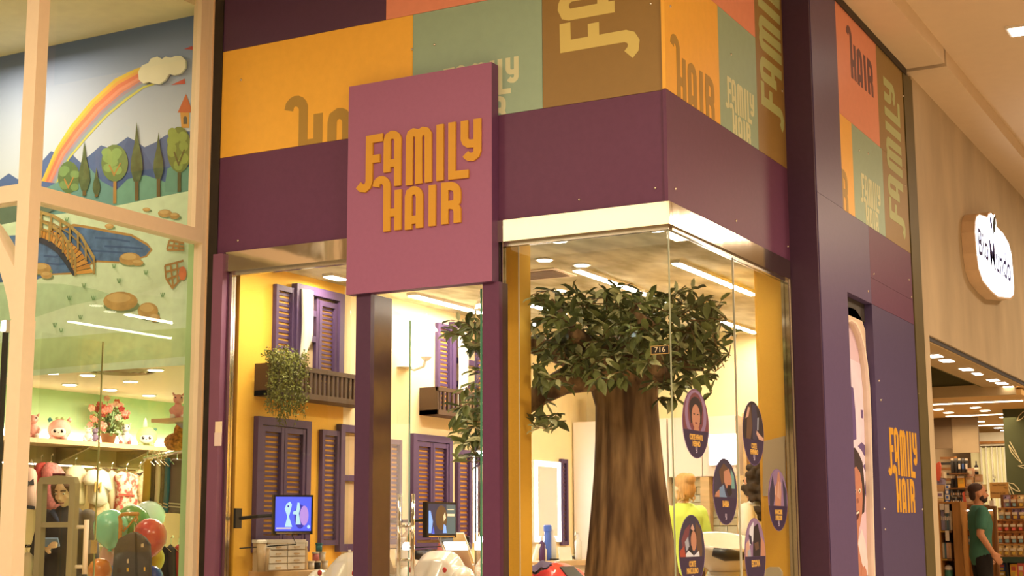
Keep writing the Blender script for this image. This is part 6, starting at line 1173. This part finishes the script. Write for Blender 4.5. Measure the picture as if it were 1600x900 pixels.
for i, (px, py) in enumerate(((1466, 639), (1482, 644), (1524, 636), (1539, 641), (1517, 654), (1531, 658), (1560, 668), (1570, 672), (1569, 651))):
    p = onZ(px, py, 2.6); t = T('downlight', 'round downlight in the orange food shop ceiling, %s' % ('front pair, left one', 'front pair, right one', 'front right pair, left one', 'front right pair, right one', 'middle pair, left one', 'middle pair, right one', 'far pair, left one', 'far pair, right one', 'beside the green pillar')[i], 'lamp', (p.x, p.y, 2.59), 'ceiling downlights of the food shop')
    P(MB().lathe([(.07, 2.6), (.07, 2.594)], (p.x, p.y, 0), 12), 'rim', m_white, t); P(MB().lathe([(.06, 2.594), (.06, 2.59)], (p.x, p.y, 0), 12), 'diffuser', m_spot, t)
for i, (y, x0, x1) in enumerate(((17.3, -4.4, -2.9), (19.2, -4.15, -2.9), (21.1, -4.16, -2.9))):
    t = T('linear_lamp', 'linear lamp across the orange ceiling, %s from the soffit beam' % sl_lab[i], 'lamp', ((x0+x1)/2, y, 2.58), 'linear lamps of the food shop'); P(MB().box(x0, x1, y-.06, y+.06, 2.588, 2.6), 'housing', m_white, t); P(MB().box(x0, x1, y-.045, y+.045, 2.583, 2.589), 'diffuser', emit('warm led diffuser', (1, .84, .6), 7), t)
# lit brand sign
BS = Fr((-2.63, 0, 0), (0, 1, 0), (1, 0, 0)); ol = [(1522.5, 362), (1523, 345), (1525, 337), (1529, 333.5), (1543, 338.5), (1544, 333), (1548, 331), (1551, 336), (1553.5, 333), (1555, 340), (1556, 353), (1567, 364), (1576, 380), (1580.5, 398), (1583, 425), (1584.5, 452), (1584, 464), (1579, 468.5), (1560, 466.5), (1548, 456), (1535, 440), (1528.5, 421), (1525, 395)]
uv = [BS.pix(*q) for q in ol]; cu_ = sum(a for a, b in uv)/len(uv); cv_ = sum(b for a, b in uv)/len(uv); t = T('shop_sign', 'lit white rounded light box reading Bio Mundo on the concrete wall', 'sign', BS.p(cu_, cv_-.4, 0))
P(BS.poly(MB(), uv, -.118, 0), 'case', mat('peach sign case', W(214, 164, 110), .5), t); P(BS.poly(MB(), [(cu_+(a-cu_)*.955, cv_+(b-cv_)*.955) for a, b in uv], 0, .006), 'face', emit('sign face', (.95, .97, 1.), 3.2), t)
m_ind = mat('indigo sign print', (.03, .03, .28), .4)
u0_, v0_ = BS.pix(1528, 381); u1_, v1_ = BS.pix(1578, 422); text('Bio', BS, BS.pix(1535.2, 385)[0], BS.pix(1535.2, 385)[1], .36, m_ind, t, d=.007, sx=1.0, bold=.003); text('Mundo', BS, BS.pix(1562, 411)[0], BS.pix(1562, 411)[1], .38, m_ind, t, d=.007, sx=1.0, bold=.003)
for k, pts in enumerate((((1545.5, 338), (1547.5, 342), (1549, 352), (1549, 360), (1547, 354), (1545.5, 346)), ((1551, 340), (1554, 336), (1554.5, 350), (1553, 362), (1551, 366), (1550, 352)))): P(BS.poly(MB(), [BS.pix(*q) for q in pts], .007, .009), 'leaf_emblem', (m_ind, mat('dark leaf print', (.03, .05, .06), .4))[k], t)

# fixtures: planes that face the mall
def YP(y): return Fr((0, y, 0), (1, 0, 0), (0, -1, 0))
m_oak = mat('amber oak board', W(176, 108, 44), .55, noise=.22, scale=4, stretch=(6, 1, .6)); m_oakd = mat('dark oak board', W(120, 72, 32), .6, noise=.2, scale=4, stretch=(6, 1, .6))
F0 = YP(17.3)
def fb(fr, px0, py0, px1, py1, d0, d1): a = fr.pix(px0, py0); b = (fr.pix(px1, py0)[0], fr.pix(px0, py1)[1]); return fr.box(MB(), min(a[0], b[0]), max(a[0], b[0]), min(a[1], b[1]), max(a[1], b[1]), d0, d1)
t = T('open_shelf', 'oak open shelf unit of boxes beside the concrete jamb', 'shelf', F0.p(F0.pix(1478, 900)[0], 0, -.2))
P(fb(F0, 1487, 786, 1500, 1030, -.34, 0), 'side_panel', m_oak, t); P(fb(F0, 1465, 786, 1467.5, 1030, -.34, 0), 'side_panel', m_oak, t); P(fb(F0, 1467, 784, 1500, 787, -.34, .005), 'top_board', m_oak, t); P(fb(F0, 1467, 787, 1488, 1030, -.36, -.34), 'back_panel', m_oakd, t)
for y in (829, 873, 925): P(fb(F0, 1467, y, 1487, y+3, -.34, -.01), 'shelf', m_oakd, t)
def boxthing(fr, name, label, cat, x0, y0, x1, y1, d0, d1, m, grp=None, top=None, extra=()):
    a = fr.pix(x0, y1); t = T(name, label, cat, fr.p((a[0]+fr.pix(x1, y1)[0])/2, a[1], (d0+d1)/2), grp); P(fb(fr, x0, y0, x1, y1, d0, d1), 'body', m, t)
    for k, (nm, bx_, mm) in enumerate(extra): P(fb(fr, x0+(x1-x0)*bx_[0], y0+(y1-y0)*bx_[1], x0+(x1-x0)*bx_[2], y0+(y1-y0)*bx_[3], d1+.0002, d1+.002+k*.0015), nm, mm, t)
    return t
def pk_(n, c): return mat('pack '+n, W(*c), .6, noise=.06, scale=30)
K = dict(lav=pk_('lavender', (150, 124, 124)), grey=pk_('grey', (120, 106, 90)), cream=pk_('cream', (206, 166, 116)), teal=pk_('teal', (84, 100, 92)), peach=pk_('peach', (200, 140, 96)), black=pk_('black', (44, 34, 26)), orange=pk_('orange', (232, 150, 40)), white=pk_('white', (226, 186, 140)), blue=pk_('blue', (76, 90, 120)), red=pk_('red', (196, 76, 44)), tan=pk_('tan', (190, 132, 78)), kraft=pk_('kraft', (158, 90, 38)), kraftl=pk_('pale kraft', (206, 156, 88)), purple=pk_('purple', (134, 96, 96)), coral=pk_('coral', (220, 92, 66)), sky=pk_('sky', (128, 136, 116)), yellow=pk_('yellow', (204, 146, 50)), green=pk_('green', (84, 124, 84)))
x = 1468.5
for k, (w, c) in enumerate(((3, 'lav'), (2.6, 'lav'), (3.2, 'grey'), (2.8, 'teal'), (2.6, 'grey'), (3, 'cream'))): boxthing(F0, 'book_box', 'upright %s carton, %s from left on the top board of the oak shelf' % (c.replace('lav', 'lavender'), sl_lab[k]), 'box', x, 797+k % 2, x+w-.2, 828.6, -.25, -.04, K[c], 'cartons on the oak shelf', extra=(('label', (.2, .3, .8, .5), K['white']),)); x += w
x = 1469.5
for k, (w, c) in enumerate(((4.2, 'cream'), (3, 'teal'), (3.6, 'peach'), (4, 'tan'))):
    t = boxthing(F0, 'bottle_box', 'tall %s bottle pack, %s from left on the lower board of the oak shelf' % (c, sl_lab[k]), 'bottle', x, 848, x+w-.3, 872.6, -.22, -.05, K[c], 'bottle packs on the oak shelf'); P(fb(F0, x+w*.3, 843, x+w*.6, 848, -.16, -.11), 'cap', K['black'], t); x += w
for i, (x0, y0, x1, y1) in enumerate(((1468, 787, 1475, 797), (1476, 788, 1483, 802), (1477, 829, 1483, 845))): S(fb(F0, x0, y0, x1, y1, .008, .011), 'price_card', K['white'], ('white price card hanging at the top left of the oak shelf', 'white price card hanging lower at the top of the oak shelf', 'white price card on the middle edge of the oak shelf')[i], 'card')
for k, x in enumerate((1469.5, 1472.5, 1475.5, 1478)):
    for r_, y in enumerate((829.2, 873.2)): S(fb(F0, x, y, x+1.6, y+2.4, -.008, -.005), 'shelf_label', K['yellow'], 'yellow shelf label, %s from left on the %s edge of the oak shelf' % (sl_lab[k], ('middle', 'lower')[r_]), 'label', 'yellow shelf labels')
q = F0.pix(1479, 900); t = T('jar', 'green tub with a white lid in the bottom bay of the oak shelf', 'jar', F0.p(q[0], F0.pix(1479, 925)[1], -.12)); zz0, zz1 = F0.pix(1479, 924.5)[1], F0.pix(1479, 891)[1]; c_ = F0.p(q[0], 0, -.12); P(MB().lathe([(.045, zz0), (.045, zz1)], c_, 16), 'tub', K['green'], t, True); P(MB().lathe([(.047, zz1), (.044, zz1+.035), (.02, zz1+.055)], c_, 16), 'lid', K['white'], t, True)
# goods stacked on and behind the shelf
F1 = YP(18.2); t = T('gondola', 'dark slatted display rack with stacked jars behind the oak shelf', 'rack', F1.p(F1.pix(1495, 900)[0], 0, -.2))
P(fb(F1, 1458, 789, 1536, 792, -.4, 0), 'deck', m_oakd, t); P(fb(F1, 1460, 792, 1534, 1010, -.38, -.02), 'plinth', m_oak, t); P(fb(F1, 1481, 711, 1484, 789, -.4, -.36), 'post', m_oak, t)
for k in range(9): P(fb(F1, 1458, 712+k*8.5, 1482, 716+k*8.5, -.4, -.37), 'slat', K['black'] if k % 2 else m_oakd, t)
for r_, (y1, y0) in enumerate(((739, 715), (762, 743))):
    P(fb(F1, 1482, y1, 1512, y1+2.2, -.36, -.02), 'shelf', m_oakd, t)
    for k in range(5 if r_ == 0 else 2):
        x0 = 1483.5+k*5.6; t2 = T('jar', 'black supplement jar, %s from left on the %s shelf of the dark rack' % (sl_lab[k], ('top', 'second')[r_]), 'jar', F1.p(F1.pix(x0+2.5, y1)[0], F1.pix(x0+2.5, y1)[1], -.1), 'black jars on the dark rack'); u_, z_ = F1.pix(x0+2.6, y1); zt_ = F1.pix(x0+2.6, y0+4)[1]; c_ = F1.p(u_, 0, -.1)
        P(MB().lathe([(.021, z_+.002), (.022, z_+.01), (.022, zt_-.012), (.015, zt_)], c_, 12), 'body', K['black'], t2, True); P(MB().lathe([(.017, zt_), (.017, zt_+.025)], c_, 12), 'lid', K['grey'] if k % 2 else K['white'], t2)
        if k > 1: P(F1.box(MB(), u_-.012, u_+.012, z_+.05, zt_-.04, -.078, -.0765), 'label', K['blue'] if k % 2 else K['white'], t2)
boxthing(F1, 'tub', 'orange lidded tub on the second shelf of the dark rack', 'tub', 1494.5, 746, 1504.5, 761.8, -.2, -.06, K['orange'], extra=(('label', (.1, .2, .9, .6), K['yellow']), ('lid', (0, -.12, 1, .05), K['white'])))
for r_ in range(2):
    for k in range(6):
        x0 = 1483.5+k*3.6; boxthing(F1, 'can', 'dark can, %s from left in the %s row of the dark rack' % (sl_lab[k], ('upper', 'lower')[r_]), 'can', x0, 765+r_*12, x0+3.2, 775.6+r_*12.6, -.16, -.05, K['black'] if (k+r_) % 3 else K['grey'], 'dark cans on the rack', extra=(('label', (.15, .45, .85, .8), K['white'] if k % 2 else K['tan']),))
for k in range(4):
    boxthing(F1, 'tin', 'tan tin in the tall stack right of the dark rack, %s from the top' % sl_lab[k], 'tin', 1507-k*.8, 731+k*14.4, 1519-k*.4, 744.4+k*14.4, -.2, -.08, K['tan'] if k % 2 else K['peach'], 'tins in the tall stack', extra=(('label', (.2, .3, .8, .75), K['cream']),))
    boxthing(F1, 'tin', 'pale tin in the right hand stack behind the man, %s from the top' % sl_lab[k], 'tin', 1520, 741+k*12, 1530, 752.4+k*12, -.2, -.09, K['cream'] if k % 2 else K['tan'], 'tins behind the man', extra=(('label', (.2, .3, .8, .75), K['sky'] if k % 2 else K['peach']),))
for k in range(5): boxthing(F1, 'carton', 'pale carton in the left stack by the jamb, %s from the top' % sl_lab[k], 'box', 1461+(k % 2), 737+k*10.4, 1473-(k % 2), 746.8+k*10.4, -.2, -.05, (K['cream'], K['lav'], K['tan'], K['white'], K['kraftl'])[k], 'cartons by the jamb', extra=(('label', (.2, .25, .8, .7), (K['tan'], K['purple'])[k % 2]),))
for k in range(4): boxthing(F1, 'carton', 'blue and white carton between the left stack and the cans, %s from the top' % sl_lab[k], 'box', 1475.5, 757+k*8, 1482, 764.6+k*8, -.2, -.04, (K['white'], K['blue'])[k % 2], 'blue and white cartons', extra=(('label', (.2, .2, .8, .8), (K['blue'], K['white'])[k % 2]),))
S(F1.poly(MB(), [F1.pix(*q) for q in ((1463, 724), (1468, 721), (1470, 728), (1469, 745), (1467, 752), (1463, 750), (1461, 740))], -.04, .0), 'bag', K['red'], 'red bag hanging over the left carton stack', 'bag'); S(F1.poly(MB(), [F1.pix(*q) for q in ((1504, 770), (1507, 768), (1512, 792), (1513, 800), (1508, 800), (1506, 786))], .01, .02), 'strip_card', K['red'], 'red hanging strip card in front of the cans', 'card'); q0 = F1.pix(1524.5, 741); q1 = F1.pix(1524.5, 720); c_ = F1.p(q0[0], 0, -.06); t = T('bottle', 'slim dark bottle with a white label standing on the pale tins', 'bottle', F1.p(q0[0], q0[1], -.06)); hh = q1[1]-q0[1]
P(MB().lathe([(.022, q0[1]), (.023, q0[1]+.02), (.023, q0[1]+hh*.6), (.009, q0[1]+hh*.75), (.009, q0[1]+hh)], c_, 14), 'body', K['black'], t, True); P(MB().lathe([(.0235, q0[1]+hh*.2), (.0235, q0[1]+hh*.5)], c_, 14), 'label', K['white'], t, True)
# oak counter and lit niche
F2 = YP(17.65); t = T('oak_counter', 'oak counter with a lit goods niche behind the man', 'counter', F2.p(F2.pix(1506, 900)[0], 0, -.2))
P(fb(F2, 1490, 851, 1523, 1030, -.3, 0), 'front_panel', m_oak, t); P(fb(F2, 1500, 800, 1523, 851, -.32, -.3), 'back_panel', m_oak, t); P(fb(F2, 1500, 828, 1523, 830, -.3, -.02), 'shelf', m_oakd, t); P(fb(F2, 1487, 793, 1523, 797, -.3, 0), 'canopy', m_oakd, t); P(fb(F2, 1488, 797, 1514, 799, -.05, -.01), 'light_bar', emit('warm led diffuser', (1, .8, .5), 7), t); P(fb(F2, 1523, 793, 1527, 1030, -.3, .0), 'side_panel', m_oak, t)
for k, (x0, y0, x1, y1, c, lb) in enumerate(((1501, 813, 1507, 827.6, 'white', 'white box in the lit niche, left'), (1507.5, 816, 1514, 827.6, 'cream', 'cream box in the lit niche, middle'), (1514.5, 814, 1521, 827.6, 'yellow', 'yellow pack in the lit niche behind the man'), (1501, 838, 1506, 850.6, 'red', 'red pack under the lit niche, left'), (1506.5, 836, 1510, 850.6, 'black', 'black pack under the lit niche'), (1510.5, 838, 1516, 850.6, 'sky', 'pale blue topped pack under the lit niche'), (1516.5, 839, 1521, 850.6, 'peach', 'peach pack under the lit niche behind the man'))): boxthing(F2, 'pack', lb, 'box', x0, y0, x1, y1, -.2, -.06, K[c], extra=(('label', (.15, .3, .85, .7), K['white' if c != 'white' else 'tan']),))
# lit oak panel behind the man
F3 = YP(17.6); t = T('display_end', 'tall oak display end board lit from above in front of the man', 'display', F3.p(F3.pix(1550, 900)[0], 0, -.02)); P(fb(F3, 1541, 795, 1556, 1030, -.05, -.03), 'board', m_oak, t); P(fb(F3, 1541, 791, 1556, 797, -.05, .06), 'canopy', m_oakd, t); P(fb(F3, 1544, 797, 1551, 798.4, .0, .04), 'light_bar', emit('warm led diffuser', (1, 1, 1), 1), t); P(fb(F3, 1553, 797, 1556, 1030, -.05, .04), 'edge_post', m_oakd, t)
S(fb(F3, 1546.5, 782, 1552, 790.8, -.04, .02), 'carton', K['white'], 'small white carton on top of the lit oak panel', 'box')
# snack rack of pouches
F4 = YP(17.75); t = T('snack_rack', 'stepped black snack rack of kraft pouches, right of the man', 'rack', F4.p(F4.pix(1585, 900)[0], 0, -.2)); m_rk = mat('black rack metal', W(40, 32, 22), .5)
for r_, y in enumerate((793, 812, 830.5, 849.5, 868.5)): P(fb(F4, 1555.5, y, 1630, y+1.4, -.16-.02*(4-r_), .02-.035*(4-r_)), 'shelf', m_oak, t)
P(fb(F4, 1555, 772, 1630, 900, -.34, -.31), 'back_panel', m_oakd, t); P(fb(F4, 1555, 870, 1630, 879, -.3, .03), 'shelf_front', mat('bottle green rack front', W(52, 62, 40), .5), t); P(fb(F4, 1555, 879, 1558, 1030, -.3, .03), 'post', m_rk, t); P(fb(F4, 1572, 879, 1575, 1030, -.3, .03), 'post', m_rk, t); P(fb(F4, 1558, 879, 1630, 1030, -.3, -.26), 'back_panel', m_rk, t); P(fb(F4, 1558, 903, 1630, 905, -.26, .0), 'shelf', m_rk, t); P(fb(F4, 1557, 1000, 1630, 1030, -.26, .02), 'plinth', m_rk, t)
P(fb(F4, 1557.5, 871, 1567, 873.5, .031, .033), 'rack_label', K['kraftl'], t)
rown = ('top', 'second', 'third', 'fourth', 'bottom'); m_win = K['yellow']
def pouch(label, x0, y0, x1, y1, d, m, lab, stick, flip=False):
    a = F4.pix(x0, y1); b = F4.pix(x1, y0); t = T('snack_pouch', label, 'pouch', F4.p((a[0]+b[0])/2, a[1], d), 'kraft pouches on the snack rack'); u0, u1, v0, v1 = a[0], b[0], a[1], b[1]; w = u1-u0; h = v1-v0
    P(MB().rings([[F4.p(u0+w*i, v0+h*j, d+q*e) for i, q in ((.0, 0), (.5, .6), (1, 0), (.5, -.6))] for j, e in ((0, .07), (.25, .08), (.6, .06), (.86, .012), (1, .008))]), 'bag', m, t); e_ = d+.05
    def lb(nm, i0, j0, i1, j1, mm, k): P(F4.box(MB(), u0+w*i0, u0+w*i1, v0+h*j0, v0+h*j1, e_-.03, e_+.002*k), nm, mm, t)
    lb('label', .14, .42, .8, .66, lab, 0); lb('sticker', .36 if flip else .3, .1, .8, .36, stick, 1); P(MB().ell(F4.p(u0+w*.35, v0+h*.84, d+.016), .008, 8, 4), 'hang_hole', K['black'], t)
for r_, (y0, y1, st, n, cc) in enumerate(((773, 792.8, 1564, 5, ('purple', 'kraft', 'kraftl', 'purple', 'kraft')), (794, 811.8, 1556, 6, ('kraftl', 'kraft', 'purple', 'purple', 'purple', 'kraft')), (813, 830.3, 1554, 6, ('kraft',)*6), (831.5, 849.3, 1556, 6, ('kraft',)*6), (850.5, 868.3, 1556, 6, ('kraftl',)*6))):
    for k in range(n):
        x0 = st+k*10.9; stc = (('sky', 'sky', 'yellow', 'yellow', 'yellow', 'yellow'), ('sky', 'sky', 'yellow', 'yellow', 'yellow', 'yellow'), ('coral',)*6, ('sky',)*6, ('yellow',)*6)[r_][k]
        pouch('%s pouch with %s sticker, %s from left, %s row of snack rack' % (dict(kraft='brown kraft', kraftl='pale kraft', purple='purple topped')[cc[k]], stc, sl_lab[k], rown[r_]), x0, y0, x0+10.2, y1, -.04-.035*(4-r_), K[cc[k]], K['cream'], K[stc], r_ % 2 == 0)
for k, (x0, y0, x1, y1, c, lb) in enumerate(((1560, 880, 1570, 892, 'blue', 'blue printed pack in the lower bay of the rack, top left'), (1560, 893, 1570, 903, 'yellow', 'yellow pack in the lower bay under the blue one'), (1577, 881, 1588, 902.5, 'orange', 'orange snack bag in the lower bay, left'), (1588.5, 880, 1600, 902.5, 'coral', 'red snack bag in the lower bay, beside the orange one'))): boxthing(F4, 'snack_bag', lb, 'pack', x0, y0, x1, y1, -.12, -.03, K[c], extra=(('label', (.2, .2, .8, .5), K['white'] if k % 2 else K['red']), ('window', (.25, .6, .75, .9), K['yellow'])))
# menu board, green pillar
F5 = YP(18.1); t = T('menu_board', 'kraft price board with handwritten nut names above the snack rack', 'sign', F5.p(F5.pix(1562, 779)[0], F5.pix(1562, 779)[1], 0)); P(fb(F5, 1546, 754, 1575, 778.5, -.01, 0), 'board', mat('kraft board', W(196, 134, 60), .8, noise=.05), t); P(fb(F5, 1548, 778, 1550, 1030, -.02, -.008), 'stem', m_oakd, t)
mi = mat('brown ink', W(96, 60, 26), .8)
for body, px, py in (('Cacau Alimentício', 1561, 757.5), ('Taça', 1571, 762), ('Embarque de Caju', 1560, 770)): u_, v_ = F5.pix(px, py); text(body, F5, u_, v_, .03, mi, t, d=.001, sx=.7)
t = T('menu_board', 'second kraft board half hidden behind the man', 'sign', F5.p(F5.pix(1532, 790)[0], F5.pix(1532, 790)[1], 0)); P(fb(F5, 1524, 757, 1541, 772, -.02, -.01), 'board', K['kraftl'], t); P(fb(F5, 1531, 772, 1533, 1030, -.03, -.02), 'stem', m_oakd, t)
F6 = YP(18.6); gp = T('green_pillar', 'dark green pillar with pale leaf line drawings behind the snack rack', 'pillar', F6.p(F6.pix(1600, 700)[0], 0, -.3)); P(F6.box(MB(), F6.pix(1570, 700)[0], F6.pix(1640, 700)[0], 0, 2.6, -.6, 0), 'core', mat('forest green panel', W(74, 70, 36), .7, noise=.04), gp); mln = mat('pale leaf line', W(214, 180, 120), .7)
for pts in (((1589, 658), (1592, 650), (1598, 644), (1610, 636)), ((1589, 658), (1597, 654), (1606, 644), (1610, 636)), ((1576, 695), (1584, 706), (1592, 716), (1597, 724)), ((1576, 695), (1580, 706), (1588, 716), (1597, 724)), ((1591, 728), (1602, 732), (1612, 738)), ((1591, 728), (1602, 727), (1612, 730)), ((1574, 754), (1584, 756), (1590, 762), (1594, 768)), ((1574, 754), (1580, 762), (1588, 767), (1594, 768)), ((1574, 754), (1580, 764), (1585, 775)), ((1574, 754), (1577, 766), (1580, 776)), ((1578, 690), (1586, 704), (1594, 720))):
    mb = MB()
    LAY[0] += 1
    for j, q in enumerate(strokes([[F6.pix(*p) for p in pts]], .009)): F6.poly(mb, q, .0005, .002+j*.0003+(LAY[0] % 12)*.0012)
    P(mb, 'leaf_line', mln, gp)
# panels and entrance at the back
F7 = YP(21.6)
for i, (x0, y0, x1, y1, c, lb) in enumerate(((1440, 664, 1489, 702, (110, 80, 50), 'dark brown hanging panel on the left of the food shop'), (1489, 672, 1530, 708, (158, 122, 80), 'grey beige hanging panel beside the dark one'))): S(YP(19.6).box(MB(), YP(19.6).pix(x0, y1)[0], YP(19.6).pix(x1, y1)[0], YP(19.6).pix(x0, y1)[1], 2.599, -.05, 0), 'bulkhead_panel', mat('bulkhead %d' % i, W(*c), .7), lb, 'panel')
t = T('entrance', 'pale peach glazed entrance at the back of the food shop', 'door', F7.p(F7.pix(1552, 900)[0], 0, -.2)); P(fb(F7, 1515, 700, 1575, 1000, -.1, -.05), 'wall_panel', mat('pale peach panel', W(255, 216, 150), .6), t)
for x in (1531, 1539, 1548, 1556, 1562, 1568): P(fb(F7, x, 698, x+2, 1000, -.05, .0), 'mullion', mat('bright cream frame', W(255, 226, 170), .6), t)
P(fb(F7, 1530, 676, 1572, 697, -.1, 0), 'header', mat('bright cream frame', (1, 1, 1)), t); P(fb(F7, 1531, 690, 1575, 694, .0, .03), 'beam', m_oak, t)
for x, y in ((1551, 742), (1554, 744), (1552.5, 749)): P(F7.poly(MB(), [F7.pix(*q) for q in ((x, y), (x+1, y-1.5), (x+1.4, y+3), (x+.4, y+4))], .001, .004), 'emblem', mat('dark emblem', (.05, .04, .1), .6), t)
